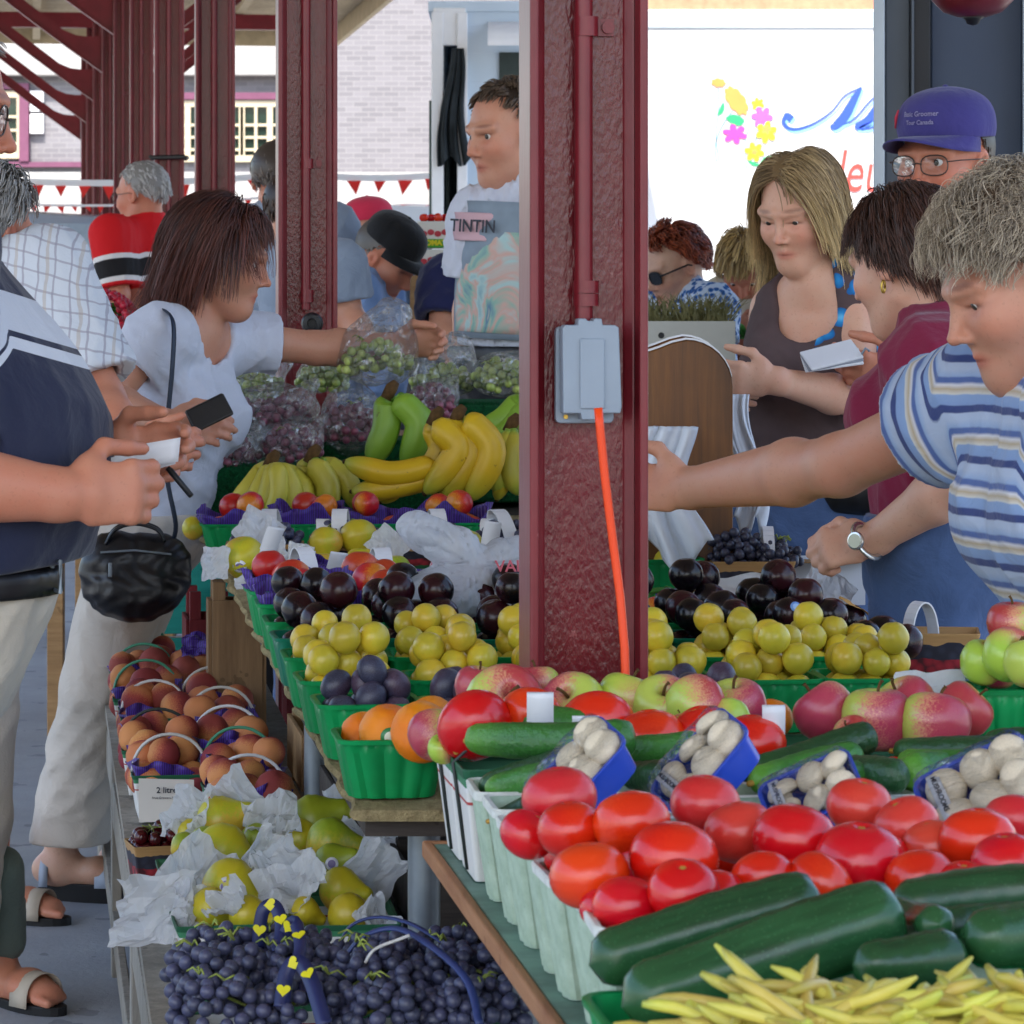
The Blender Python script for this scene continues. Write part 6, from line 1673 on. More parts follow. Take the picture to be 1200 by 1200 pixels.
for i, (px, py, d, wd, hh, lab) in enumerate(((633, 828, 3.83, .03, .045, 'white card strip standing before the column apples'), (686, 848, 3.80, .03, .03, 'white card strip with red marks on the tomato'), (906, 848, 3.84, .026, .055, 'white card handle standing before the dark pink apple'))):
 o = MB().grid(lambda a, b_: ((a - .5) * wd, -.012 * math.sin(PI * .5 * b_) + .03 * max(0, b_ - .8), hh * (b_ - .5) - .03 * max(0, b_ - .8)), 3, 12).build('card_strip', M_HANDLE, loc=at(px, py, d), smooth=True, solid=.0012)
 tag(o, lab, 'card strip', 'white card strips')
o = crumple('paper_sheet', Matrix.Translation(at(1090, 820, 4.12)) @ Matrix.Rotation(R(60), 4, 'X'), .085, .07, .02, 'white paper behind the apples by the green basket', 'paper', M_PAPER, 33, 14, .2, flat=True)
# = low bench
LC = [(6.0, 'grey'), (6.27, 'black'), (6.65, 'white'), (6.92, 'teal'), (7.2, 'green'), (7.5, 'green')]
RC = [(5.77, 'white'), (6.03, 'green'), (6.3, 'white'), (6.57, 'grey'), (6.84, 'grey'), (7.12, 'teal')]
HM = {'grey': M_WIREW, 'black': M_WIREK, 'white': M_HANDLE, 'teal': M_WIREG, 'green': M_WIREG}
for side, col, v in (('left', LC, .232), ('right', RC, .362)):
 for j, (d, h) in enumerate(col):
  M = UM(PD(d, v + random.uniform(-.006, .006), zH(d) + .002), random.uniform(-.05, .05)) @ Matrix.Scale(.86, 4)
  b = basket('card', M, 'white card basket of peaches with %s handle, %s from the front, %s column' % (h, ORD[j], side), 'card baskets of peaches on the low bench')
  wire_handle(b, .152, .085, HM[h], .0035, y=random.uniform(-.04, .02) if j else -.05, z=.085, lean=random.uniform(-.05, .03))
  heap(M, 'peach', 13, .031, .078, .118, .045, 200 + j + (50 if side == 'left' else 0), '%s basket from the front, %s column' % (ORD[j], side), 'peaches in the card baskets', 'peach', 1.0)
  frill('tissue_liner', M @ Matrix.Translation((0, 0, .094)), .070, .110, .036, 'violet tissue round the peaches, %s basket from the front, %s column' % (ORD[j], side), M_LINER, 900 + j + (50 if side == 'left' else 0), 'violet tissue liners', .02)
p = at(240, 758, 7.0)
crumple('tissue_liner', Matrix.Translation(p) @ Matrix.Rotation(R(40), 4, 'X'), .09, .07, .03, 'ball of violet tissue on the farthest peaches', 'paper liner', M_LINER, 55, 16, .4, 'violet tissue liners')
sg = thing('price_card', 'white card reading 2 litres leaning on the left peach basket', 'price card', at(197, 935, 5.84), UA)
MB().prism([(-.05, -.04), (.046, -.04), (.044, .03), (-.05, .034)], FRONT @ Matrix.Rotation(-.12, 4, 'X'), .003).build('card', mat('warm white card', S('cfccc6'), .6, .3, .05), sg)
lettering('2 litres', .0145, M_INKB, (.0, -.0075, .014), 0, 'lettering', sg, .12, bold=.0003); lettering('Fruit Growers Marketing', .0055, M_INKB, (0, -.006, .001), 0, 'lettering', sg, .12)
p = PD(5.42, .215, zH(5.42) + .002)
M = UM(p, R(8)) @ Matrix.Scale(.85, 4)
b = basket('veneer', M, 'berry printed veneer basket of cherries at the front corner of the low bench', 'veneer baskets with white handles')
P, rad = pile(30, .0135, .07, .052, .05, 8, 100)
for i in range(30):
 o = put('cherry', berry_mesh(M_CHE, 'cherry'), M=M @ Matrix.Translation(Vector(P[i])) @ rand_rot(None) @ Matrix.Scale(rad[i], 4))
 tag(o, 'dark cherry heaped in the basket on the low bench', 'cherry', 'cherries on the low bench')
g = MB()
for i in range(14):
 q = M @ Vector((random.uniform(-.055, .055), random.uniform(-.04, .04), .082)); g.tube([q, q + Vector((random.uniform(-.02, .02), random.uniform(-.02, .01), .012)), q + Vector((random.uniform(-.04, .04), random.uniform(-.02, .02), .018))], .0009, 5)
tag(g.build('cherry_stalks', M_GSTEM, smooth=True), 'thin green stalks among the bench cherries', 'stalks')['kind'] = 'stuff'
for j, (d, v) in enumerate(((4.72, .266), (4.99, .262), (4.72, .418), (5.0, .414))):
 M = UM(PD(d, v, zH(d) + .002), random.uniform(-.04, .04))
 basket('card', M, 'white card basket of tissue wrapped pears, %s' % ('front left', 'back left', 'front right', 'back right')[j], 'card baskets of pears')
PB = [(258, 962, 70, 5.1, 0, 'at the back left in tissue'), (225, 980, 50, 5.08, 0, 'half wrapped at the left edge'), (215, 992, 40, 4.95, 1, 'with a red cheek at the left edge'), (258, 1000, 84, 4.98, 0, 'in the middle left, long and bright'), (240, 990, 54, 5.02, 1, 'behind the bright long one, greener'), (268, 1038, 80, 4.78, 0, 'lying sideways with a violet sticker, front left'), (246, 1065, 60, 4.7, 0, 'low at the front left beside white tissue'), (290, 1072, 56, 4.66, 0, 'low at the front by the blue ribbon'), (300, 985, 50, 5.05, 1, 'between the two left tissue sheets'),
  (368, 962, 74, 5.1, 1, 'topmost at the back right'), (350, 985, 60, 5.06, 0, 'with a brown stem, right group'), (385, 988, 70, 4.98, 1, 'broad and green, middle right'), (390, 1012, 56, 4.86, 1, 'green with a violet sticker, right group'), (398, 1042, 62, 4.76, 0, 'round and golden, front right'), (408, 1072, 62, 4.68, 0, 'golden and lowest at the front right'), (356, 1068, 44, 4.7, 0, 'peeping out of white tissue, front right')]
for i, (px, py, dia, d, g_, lab) in enumerate(PB):
 T = Matrix.Rotation(random.uniform(-.5, .5), 4, 'Z') @ Matrix.Rotation(R(random.choice((70, 100, 120))) , 4, 'Y') @ Matrix.Rotation(random.uniform(-.4, .4), 4, 'X')
 fruit('green_pear' if g_ else 'pear', at(px, py, d), dia * d / F / 2 * .86, 'pear %s' % lab, 'pears on the low bench', M=T, sticker=M_STK if 'sticker' in lab else None, sdir=(0, -1, .15))
TI = [(190, 1068, 4.72, .13, .11, 0), (232, 1030, 4.86, .11, .1, 1), (285, 950, 5.12, .11, .07, 2), (318, 965, 5.05, .09, .08, 3), (228, 960, 5.1, .09, .08, 4), (335, 1030, 4.8, .09, .09, 5), (350, 1050, 4.72, .11, .09, 6), (430, 990, 5.05, .06, .1, 7), (432, 1032, 4.82, .08, .12, 8), (405, 950, 5.15, .07, .05, 9), (222, 1070, 4.7, .07, .06, 10), (310, 1010, 4.9, .07, .08, 11), (437, 1085, 4.66, .05, .06, 12), (275, 1065, 4.66, .05, .06, 13)]
WT = ['spreading out at the lower left', 'at the left of the bright long pear', 'standing up at the back, left group', 'behind the left group by the cherries card', 'at the upper left corner of the pears', 'upright between the two pear groups', 'wrapping the low pear at the front right', 'at the far right edge, upper', 'at the far right edge, middle', 'behind the topmost right pear', 'round the low left pear', 'in the middle between the groups', 'at the lower right by the grape handle', 'between the low front pears']
for i, (px, py, d, sx, sy, k_) in enumerate(TI):
 crumple('tissue_paper', Matrix.Translation(at(px, py, d)) @ Matrix.Rotation(R(random.uniform(35, 75)), 4, 'X') @ Matrix.Rotation(random.uniform(-.6, .6), 4, 'Y') @ Matrix.Rotation(i * 1.1, 4, 'Z'), sx * .92, sy * .92, .05, 'white tissue %s' % WT[i], 'tissue paper', M_PAPER, 120 + i, 15, .35, 'white tissues round the bench pears', curl=.3)
for j, (d, v, lab) in enumerate(((4.0, .268, 'left'), (3.98, .458, 'right'))):
 M = UM(PD(d, v, zH(d) + .002)) @ Matrix.Scale(1.0, 4)
 b = basket('bigcard', M @ Matrix.Diagonal((.82, 1, 1, 1)), 'white card basket of blue grapes at the front of the low bench, %s one' % lab, 'card baskets of blue grapes')
 k_ = 0
 for (ox, oy, oz, ex, ey, ez) in ((-.05, -.06, .105, .065, .065, .055), (.045, -.07, .105, .06, .06, .05), (-.05, .04, .12, .065, .065, .06), (.05, .05, .12, .065, .065, .055), (-.05, .14, .12, .06, .065, .055), (.045, .15, .12, .065, .06, .055)):
  grape_bunch(M @ Vector((ox, oy, oz + .03)), (ex, ey, ez), 66, .0088, M_GRB, 'blue', 'bunch of blue grapes, %s in the %s grape basket' % (('front left', 'front right', 'middle left', 'middle right', 'back left', 'back right')[k_], lab), 'bunches of blue grapes in the front baskets', 700 + j * 10 + k_)
  k_ += 1
M_RIB = mat('dark blue ribbon', S('232a56'), .4, .4, .15); M_HEART = mat('yellow heart print', S('d8cf1e'), .5, .4, 0)
def ribbon(path, wd, lab):
 pts = smoothpts([tuple(at(*q)) for q in path], 8)
 r = thing('ribbon_handle', lab, 'ribbon', pts[0], group='dark blue ribbons with yellow hearts')
 o0 = Vector(pts[0]); g = MB(); n = len(pts); prev = None
 L = [Vector(p) - o0 for p in pts]; fr = []
 for i in range(n):
  t_ = (L[min(i + 1, n - 1)] - L[max(i - 1, 0)]).normalized(); s_ = t_.cross(Vector((0, -1, .25))).normalized()
  fr.append((L[i], t_, s_))
 vs = []; [vs.extend([tuple(p - s_ * wd / 2), tuple(p + s_ * wd / 2)]) for p, t_, s_ in fr]
 g.add(vs, [(2 * i, 2 * i + 1, 2 * i + 3, 2 * i + 2) for i in range(n - 1)]).build('band', M_RIB, r, smooth=True, solid=.0012)
 heart = [(.5 * 16 * math.sin(a) ** 3 / 16, (13 * math.cos(a) - 5 * math.cos(2 * a) - 2 * math.cos(3 * a) - math.cos(4 * a)) / 32) for a in [2 * PI * q / 24 for q in range(24)]]
 for i in range(4, n - 2, 9):
  p, t_, s_ = fr[i]; nn = s_.cross(t_).normalized()
  if nn.y > 0: nn = -nn
  MB().prism([(x * .016, y * .016) for x, y in heart], frame(p + nn * .0012, s_ if s_.x > 0 else -s_, nn), .001).build('heart', M_HEART, r)
ribbon([(302, 1110, 4.12), (308, 1068, 4.12), (322, 1062, 4.12), (330, 1085, 4.1), (326, 1115, 4.07)], .016, 'dark blue ribbon loop with yellow hearts at the back of the left grapes')
ribbon([(333, 1095, 4.06), (345, 1080, 4.05), (352, 1110, 4.0), (346, 1140, 3.95), (355, 1165, 3.91)], .015, 'dark blue ribbon hanging in the middle of the left grapes')
ribbon([(330, 1180, 3.88), (336, 1140, 3.9), (350, 1128, 3.9), (365, 1150, 3.87), (380, 1200, 3.83)], .018, 'dark blue ribbon with yellow hearts nearest the bottom edge')
for i, (pts, lab) in enumerate((([(395, 1122, 4.15), (408, 1088, 4.15), (440, 1075, 4.15), (480, 1082, 4.12), (520, 1105, 4.08)], 'blue handle at the back of the right grapes'), ([(404, 1122, 4.04), (425, 1098, 4.04), (465, 1088, 4.02), (510, 1112, 3.95), (548, 1150, 3.87), (562, 1200, 3.8)], 'blue handle arching over the right grapes'), ([(428, 1128, 3.98), (440, 1112, 3.98), (470, 1100, 3.98), (480, 1096, 3.98)], 'short pale blue handle end in the right grapes'))):
 tag(MB().tube(smoothpts([tuple(at(*q)) for q in pts], 6), .004 if i != 1 else .005, 8, flat=.5).build('handle', M_WIREB if i != 2 else M_WIREW, smooth=True), lab, 'handle')
# = bananas and bagged grapes
def hand(d, crown, fruits, m, lab):
 """hand of bananas: crown pixel and, per banana, its diameter in pixels and centre line from the stalk down"""
 o = at(*crown, d); r = thing('banana_hand', lab, 'bananas', o, group='hands of bananas')
 MB().tube([(-.012, 0, -.012), (0, 0, .012), (.01, .004, .024)], [.013, .014, .009], 9).build('crown', M_STEM, r, smooth=True)
 for k, (dia, dd, pts) in enumerate(fruits):
  P = smoothpts([tuple(at(crown[0] + (pts[0][0] - crown[0]) * .5, crown[1] + 3, d + dd * .3) - o)] + [tuple(at(*q, d + dd + (.0 if i_ else .01)) - o) for i_, q in enumerate(pts)], 7)
  n = len(P); r0 = dia * d / F / 2; rad = []
  for i_ in range(n):
   f = i_ / (n - 1); rad.append(r0 * (.36 + .1 * f if f < .12 else .37 + .63 * min(1, (f - .12) / .22) ** .75 if f < .75 else max(.2, 1 - ((f - .75) / .25) ** 2.2 * .8)))
  g = MB().tube(P, rad, 12)
  g.v = [tuple(Vector(P[i_]) + (Vector(g.v[i_ * 12 + q]) - Vector(P[i_])) * (1 + .07 * math.cos(5 * 2 * PI * q / 12 + k))) for i_ in range(n) for q in range(12)]
  me = g.mesh('banana', m, True)
  ca = me.color_attributes.new('tint', 'FLOAT_COLOR', 'POINT'); ca.data.foreach_set('color', np.repeat(np.linspace(0, 1, n), 12)[:, None].repeat(4, 1).astype(np.float32).ravel())
  b = put('banana', me, r)
  MB().sph(P[-1], r0 * .22, 8, 6).build('tip', M_BTIP, b, smooth=True)
hand(7.2, (320, 543), [(25, .02, [(308, 552), (292, 572), (272, 596)]), (22, -.02, [(314, 552), (302, 576), (284, 604)]), (22, -.04, [(319, 553), (312, 580), (300, 607)]), (24, -.05, [(325, 553), (326, 580), (314, 609)]), (25, -.02, [(332, 552), (343, 576), (338, 608)]), (26, .03, [(340, 556), (356, 574), (354, 606)])], M_BANM, 'pale green hand of bananas at the left before the turf')
hand(7.26, (368, 536), [(24, .02, [(360, 546), (357, 565), (360, 596)]), (30, -.03, [(372, 548), (384, 570), (382, 604)]), (27, 0, [(384, 546), (406, 562), (418, 596)])], M_BANM, 'small pale hand of bananas second from the left')
hand(7.4, (459, 461), [(34, 0, [(455, 474), (452, 505), (434, 545)]), (33, -.02, [(472, 473), (491, 500), (474, 548)]), (28, .04, [(480, 476), (508, 510), (494, 548)])], M_BANG, 'green bananas standing upright highest on the heap')
hand(7.18, (522, 541), [(28, -.03, [(500, 548), (455, 555), (404, 541)]), (26, -.02, [(502, 560), (455, 572), (412, 576)]), (26, .02, [(500, 552), (470, 566), (446, 588)])], M_BANY, 'yellow bananas lying level with tips to the left')
hand(7.2, (512, 492), [(27, .01, [(508, 505), (514, 530), (486, 574)]), (34, -.06, [(520, 505), (537, 530), (498, 578)]), (34, -.05, [(530, 505), (554, 534), (518, 584)])], M_BANY, 'big bright yellow hand of bananas in the middle')
hand(7.16, (538, 490), [(36, -.02, [(552, 498), (575, 530), (550, 586)]), (22, .04, [(548, 500), (588, 545), (582, 586)])], M_BANY, 'yellow bananas just right of the big middle hand')
hand(7.22, (602, 500), [(30, -.02, [(592, 520), (578, 545), (590, 578)]), (28, -.03, [(602, 522), (598, 550), (612, 580)]), (26, 0, [(612, 520), (622, 548), (630, 578)])], M_BANM, 'greenish hand of bananas at the right partly behind the column')
hand(7.4, (622, 462), [(30, 0, [(606, 474), (588, 492), (560, 508)]), (28, -.02, [(612, 482), (596, 504), (572, 520)])], M_BANG, 'green bananas lying behind at the right by the column')
BAGS = [(262, 528, 7.48, .085, .05, 'R', 'bag of red grapes lowest at the left on the turf'), (338, 520, 7.5, .078, .05, 'R', 'bag of red grapes second from the left on the turf'), (312, 482, 7.66, .115, .055, 'R', 'large bag of red grapes on top at the left'), (410, 494, 7.62, .07, .075, 'R', 'clear pointed bag of bright red grapes beside the green bananas'), (505, 470, 7.8, .055, .045, 'R', 'small bag of red grapes behind the green bananas'),
  (292, 452, 7.85, .085, .05, 'G', 'bag of green grapes at the back left'), (378, 440, 7.95, .06, .04, 'G', 'bag of green grapes under the outstretched arm'), (442, 418, 7.6, .092, .065, 'G', 'bag of green grapes held up in the outstretched hand'), (520, 444, 8.05, .085, .045, 'G', 'bag of green grapes right of the held bag'), (588, 440, 8.0, .075, .05, 'G', 'bag of green grapes next to the column')]
for i, (px, py, d, rx, rz_, c_, lab) in enumerate(BAGS):
 p = at(px, py, d)
 prims = [((0, 0, 0), (rx, .07, rz_)), ((rx * .35, 0, rz_ * .4), (rx * .6, .05, rz_ * .7))]
 if 'pointed' in lab: prims += [((0, 0, rz_ * .3), (.02, 0, rz_ * 1.6), .04, .012)]
 elif 'held' in lab: prims += [((-.01, 0, rz_ * .4), (.03, 0, rz_ * 1.3), .06, .05)]
 else: prims += [((rx * .5, .02, rz_ * .3), (rx * .95, .04, rz_ * 1.1), .03, .014)]
 plastic_bag('grape_bag', Matrix.Translation(p), prims, 'clear plastic film of the ' + lab, 'bag', M_FILM, .007, i, .004, 55, 'clear grape bags')
 n = 70
 grape_bunch(p + Vector((0, 0, -rz_ * .35)), (rx * .86, .055, rz_ * 1.05), n, .0105, M_GRR if c_ == 'R' else M_GRG, 'red' if c_ == 'R' else 'green', '%s grapes inside the %s' % ('red' if c_ == 'R' else 'green', lab), 'grapes in the clear bags', 800 + i)
hb = thing('herb_carton', 'white carton with a dark hand hole, filled with dried herbs', 'carton', at(782, 372, 9.75), .05)
hb.location.z = .953
b = MB(); zt_ = 1.37 - 26 * 9.75 / F - .953
for c_, s_ in (((0, -.13, zt_ / 2), (.36, .006, zt_)), ((0, .13, zt_ / 2), (.36, .006, zt_)), ((-.177, 0, zt_ / 2), (.006, .253, zt_)), ((.177, 0, zt_ / 2), (.006, .253, zt_)), ((0, 0, zt_ - .05), (.34, .25, .006))): b.box(c_, s_)
b.build('carton', mat('pale carton board', S('c9c9c0'), .75, .2, .06), hb)
MB().lathe([(0, 0), (.009, 0), (.009, .002), (0, .002)], 10, Matrix.Translation((-.03, -.1335, zt_ - .04)) @ FRONT).build('hand_hole', M_BLACK, hb)
M_HERB = M_LEAFD
r_ = random.Random(4); g = MB()
for i in range(420):
 p = Vector((r_.uniform(-.17, .17), r_.uniform(-.12, .1), zt_ - .02)); q = p + Vector((r_.uniform(-.09, .09), r_.uniform(-.08, .05), r_.uniform(.03, .11)))
 s = Vector((.0022, 0, 0)); k0 = len(g.v); m_ = (p + q) / 2 + Vector((r_.uniform(-.02, .02), 0, .02))
 g.v += [tuple(p - s), tuple(p + s), tuple(m_ + s), tuple(m_ - s), tuple(q)]; g.f += [(k0, k0 + 1, k0 + 2, k0 + 3), (k0 + 3, k0 + 2, k0 + 4)]
o = g.build('dried_herbs', M_HERB, loc=hb.location); tag(o, 'dried greyish green herbs heaped in the white carton', 'herbs', kind='stuff')
M_CTN = mat('white fruit carton', S('d5d3cb'), .7, .2, .06); M_CTNG = mat('carton green print', S('4d9a34'), .6, .2, .05); M_CTNY = mat('carton yellow print', S('d8c82c'), .6, .2, 0); M_CTNR = mat('carton red print', S('b8404a'), .6, .2, 0)
for i, (py0, py1, lab) in enumerate(((258, 290, 'upper printed tomato carton beyond the man in the black cap'), (291, 322, 'lower printed tomato carton beyond the man in the black cap'))):
 d = 12.6; a, b_ = at(489, py1, d), at(536, py0, d)
 r = thing('fruit_carton', lab, 'carton', ((a.x + b_.x) / 2, d, a.z), 0, 'printed tomato cartons')
 wd, hh = b_.x - a.x, b_.z - a.z - .004
 MB().box((0, .14, hh / 2), (wd, .28, hh)).build('carton', M_CTN, r, bevel=.004)
 MB().box((.01, -.0015, hh * .16), (wd - .02, .003, hh * .32)).build('print_band', M_CTNG, r)
 put('lettering', text_mesh('TOMATOES', .026, M_CTNY, .0005, 0, .0016), r, M=Matrix.Translation((.01, -.004, hh * .17)) @ FRONT)
 e = MB()
 for k_ in range(5): e.sph((-.05 + k_ * .026, -.0015, hh * .52 + .006 * (k_ % 2)), (.013, .002, .011), 10, 6)
 e.build('print_tomatoes', M_CTNR, r)
 if i == 0:
  for k_ in range(5): fruit('tomato', Vector(((a.x + b_.x) / 2 - .05 + k_ * .026, d + .04 + .03 * (k_ % 2), a.z + hh + .014)), .018, 'small tomato, %s from the left on the upper tomato carton' % ORD[k_], 'tomatoes on the far carton', parts=False)
st = thing('carton_stack', 'plain pale stand under the printed tomato cartons', 'stand', (at(512, 0, 12.6).x, 12.74, 0), 0)
zt_ = at(0, 322.5, 12.6).z
MB().box((0, 0, zt_ / 2), (.2, .3, zt_)).build('body', M_WOOD, st, bevel=.01)
MB().box((0, 0, .03), (.24, .34, .05)).build('foot', M_WOODK, st, bevel=.005)
g_ = MB()
hp = random.Random(9)
c0 = at(118, 352, 10.9)
for i in range(320):
 a = hp.uniform(0, 2 * PI); q = math.sqrt(hp.random()); g_.sph((c0.x + .26 * q * math.cos(a), 10.95 + .25 * q * math.sin(a), .975 + .42 * (1 - q * q)), .014, 7, 5)
tag(g_.build('red_berries', mat('red radish skin', S('b8203a'), .3, .5, .2, 30), smooth=True), 'heap of small red berries in front of the man in red', 'berries', kind='stuff')
leaf_bunch(Vector((c0.x + .06, 11.25, 1.3)), 30, .2, .03, M_LEAF, 'green leaves behind the heap of red berries', 'leaves', seed=12, up=.5)
# = people
def skin_mat(name, col):
 t = NT(name)
 c = t.mix(1.0, t.attr('tint'), col, 'MULTIPLY')
 c = t.mix(t.math('MULTIPLY', t.ramp(t.noise(9, 5, .7), [(.38, 0), (.7, 1)]), .5), c, t.mix(1.0, c, (1.02, .74, .68), 'MULTIPLY'))
 c = t.mix(t.math('MULTIPLY', t.noise(34, 4, .65), .34), c, t.mix(1.0, c, (.86, .62, .55), 'MULTIPLY'))
 c = t.mix(t.math('MULTIPLY', t.math('LESS_THAN', t.noise(170, 2, .6), .36), .16), c, (.25, .1, .06))
 return t.done(t.bsdf(c, t.math('MULTIPLY_ADD', t.noise(40, 3, .6), .2, .38), .4, t.bump(t.noise(260, 3, .6), .12, .002), sss=.14, sssr=(1, .35, .2)))
def cloth(name, col, rough=.85, weave=420, var=.1, sheen=.15):
 t = NT(name)
 c = t.ramp(t.noise(5, 4, .6), [(.3, tuple(x * (1 - var) for x in col)), (.7, tuple(min(1, x * (1 + var)) for x in col))])
 n1 = t.bump(t.noise(16, 4, .55, None, .6), .35, .02)
 return t.done(t.bsdf(c, rough, .2, t.bump(t.noise(weave, 2, .5), .15, .002, n1), sheen=sheen))
def striped(name, stops, period, var=.05, weave=420):
 """stripes running round the cloth, laid out along the garment's own length (attribute)"""
 t = NT(name)
 u = t.sep(t.attr('tint'))[0]
 u = t.math('ADD', u, t.math('MULTIPLY_ADD', t.noise(9, 3, .6), .012, -.006))
 f = t.math('FRACT', t.math('MULTIPLY', u, 1 / period)) if period else u
 c = t.ramp(f, stops, 'CONSTANT' if not period else 'LINEAR')
 c = t.mix(t.math('MULTIPLY', t.noise(20, 3, .6), .15), c, (.3, .3, .35))
 n1 = t.bump(t.noise(16, 4, .55, None, .6), .35, .02)
 return t.done(t.bsdf(c, .85, .2, t.bump(t.noise(weave, 2, .5), .15, .002, n1), sheen=.15))
def hair_mat(name, root, tip, rough=.42):
 t = NT(name)
 a = t.sep(t.attr('tint'))
 c = t.mix(a[0], root, tip)
 c = t.hsv(c, v=t.math('MULTIPLY_ADD', a[1], .9, .5))
 return t.done(t.bsdf(c, rough, .45))
M_EYEW = mat('eye white', S('cfc9c4'), .15, .5, .03); M_IRIS = mat('eye iris', S('33302c'), .1, .6, 0); M_LASH = mat('dark lashes', S('2a1c16'), .7, .2, 0)
M_LENS = film_mat('spectacle lens', (.92, .95, .95), .05, 3, .0); M_FRAMEW = mat('thin spectacle wire', S('4a3f3a'), .35, .5, 0, metal=.6); M_SHADE = mat('dark sunglass lens', S('101216'), .08, .7, 0)
def V3(p): return np.array(p, float)
def nrm(v): v = np.array(v, float); return v / np.linalg.norm(v)
class Head:
 def __init__(self, c, f, s=1.0, u=(0, 0, 1)):
  self.c = V3(c); self.f = nrm(f); u = V3(u); u = u - self.f * (u @ self.f); self.u = nrm(u); self.r = np.cross(self.f, self.u); self.s = s
  self.M = np.stack([self.r, self.f, self.u]); self.lash = .0068
 def p(self, x, y, z): return self.c + self.s * (x * self.r + y * self.f + z * self.u)
 def mat(self, x=0, y=0, z=0):
  o = self.p(x, y, z); m = Matrix.Identity(4)
  for i in range(3): m[i][0] = self.r[i]; m[i][1] = self.f[i]; m[i][2] = self.u[i]; m[i][3] = o[i]
  return m @ Matrix.Scale(self.s, 4)
 def build(self, sd, heavy=0, down=0, nose=1.0):
  s = self.s; P = self.p; self.lash = .0068 if not down else -.0018
  def E(x, y, z, a, b, c, k=.02, op='u'): sd.ell(P(x, y, z), np.array((a, b, c)) * s, self.M, k * s, op)
  def C(a, b, r1, r2, k=.012, op='u'): sd.cap(P(*a), P(*b), r1 * s, r2 * s, k * s, op=op)
  E(0, -.012, .03, .076, .097, .088); E(0, .03, -.03, .057 + heavy * .008, .064, .085, .03)
  C((0, .062, -.098), (0, .05, -.085), .023 + heavy * .004, .03, .03)
  for q in (-1, 1):
   C((q * (.045 + .005 * heavy), .0, -.06), (q * .014, .06, -.100), .021 + heavy * .004, .019, .025)
   E(q * (.037 + .006 * heavy), .054, -.027, .025, .032, .028, .025)                       # cheek
   E(q * .032, .094, .004, .02, .016, .014, .014, 's')                     # eye socket
   C((q * .05, .072, .022), (q * .012, .090, .020), .0095, .010, .014)     # brow ridge
   C((q * .047, .0735, .0125 - down * .005), (q * .018, .0805, .0125 - down * .005), .0055, .006, .004)   # upper lid
   if down: C((q * .045, .0752, .0048), (q * .019, .0825, .0048), .006, .0063, .003)
   C((q * .045, .0725, -.0105), (q * .019, .079, -.0115), .0045, .0048, .005) # lower lid
   E(q * .079, -.008, -.008, .009, .02, .032, .008); E(q * .084, -.004, -.004, .006, .009, .016, .005, 's')  # ear
   E(q * .0115, .096, -.039, .0065, .0095, .0065, .005)                      # nostril wing
   E(q * .007, .103, -.047, .0035, .005, .003, .003, 's')
  C((0, .088, .012), (0, .106, -.028), .0062 * nose, .0078 * nose, .010)
  E(0, .109, -.034, .0092 * nose, .0105, .0085, .007)
  C((-.021, .079, -.0670), (0, .0895, -.0645), .0042, .0054, .006); C((.021, .079, -.0670), (0, .0895, -.0645), .0042, .0054, .006)
  C((-.014, .0825, -.0752), (.014, .0825, -.0752), .0050, .0050, .007); E(0, .0865, -.0752, .010, .0052, .0052, .006)
  C((-.022, .0885, -.0702), (0, .0935, -.0698), .0015, .0018, .003, 's'); C((.022, .0885, -.0702), (0, .0935, -.0698), .0015, .0018, .003, 's')
 def tint(self, V, flush=1.0, lip=(.85, .5, .5), brow=None, stubble=0):
  L = (V - self.c) @ self.M.T / self.s
  T = np.ones((len(V), 3))
  def sp(c, r, col, k):
   d = (((L - np.array(c)) / np.array(r)) ** 2).sum(1); w_ = (np.exp(-d * 1.2) * k)[:, None]
   T[:] = T * (1 - w_) + T * np.array(col) * w_
  for q in (-1, 1):
   sp((q * .045, .075, -.03), (.03, .04, .026), (1.05, .72, .68), .55 * flush)
   sp((q * .032, .08, -.012), (.018, .03, .008), (.85, .72, .72), .5)
   sp((q * .08, 0, -.01), (.016, .03, .04), (1.02, .72, .66), .5)
   sp((q * .033, .084, self.lash), (.02, .022, .0027), (.16, .10, .08), .97)
   if brow is not None:
    d = (((L - np.array((q * .034, .085, .0265 + 0))) / np.array((.021, .05, .0042))) ** 2).sum(1)
    w_ = (np.exp(-d ** 2) * .66)[:, None]; T[:] = T * (1 - w_) + np.array(brow) * w_
  sp((0, .115, -.036), (.02, .02, .016), (1.03, .72, .66), .5 * flush)
  d = (((L - np.array((0, .09, -.0705))) / np.array((.023, .03, .0105))) ** 2).sum(1)
  w_ = (np.exp(-d ** 2 * .8) * .75)[:, None]; T[:] = T * (1 - w_) + T * np.array(lip) * w_
  sp((0, .1, -.0702), (.024, .03, .0022), (.4, .25, .25), .8)
  if stubble: sp((0, .06, -.085), (.06, .06, .035), (.72, .68, .68), stubble)
  return T
def eyes(h, parent, look=(0, 0)):
 for q in (-1, 1):
  M = h.mat(q * .0315, .0715, .001) @ Matrix.Rotation(R(look[0]), 4, 'Z') @ Matrix.Rotation(R(look[1]), 4, 'X') @ Matrix.Rotation(-PI / 2, 4, 'X')
  e = MB().sph((0, 0, 0), .0122, 16, 10).build('eye', M_EYEW, parent, smooth=True, M=M)
  MB().lathe([(.0062, .0108), (.0058, .0118), (.003, .0129), (0, .0132)], 14).build('iris', M_IRIS, e, smooth=True)
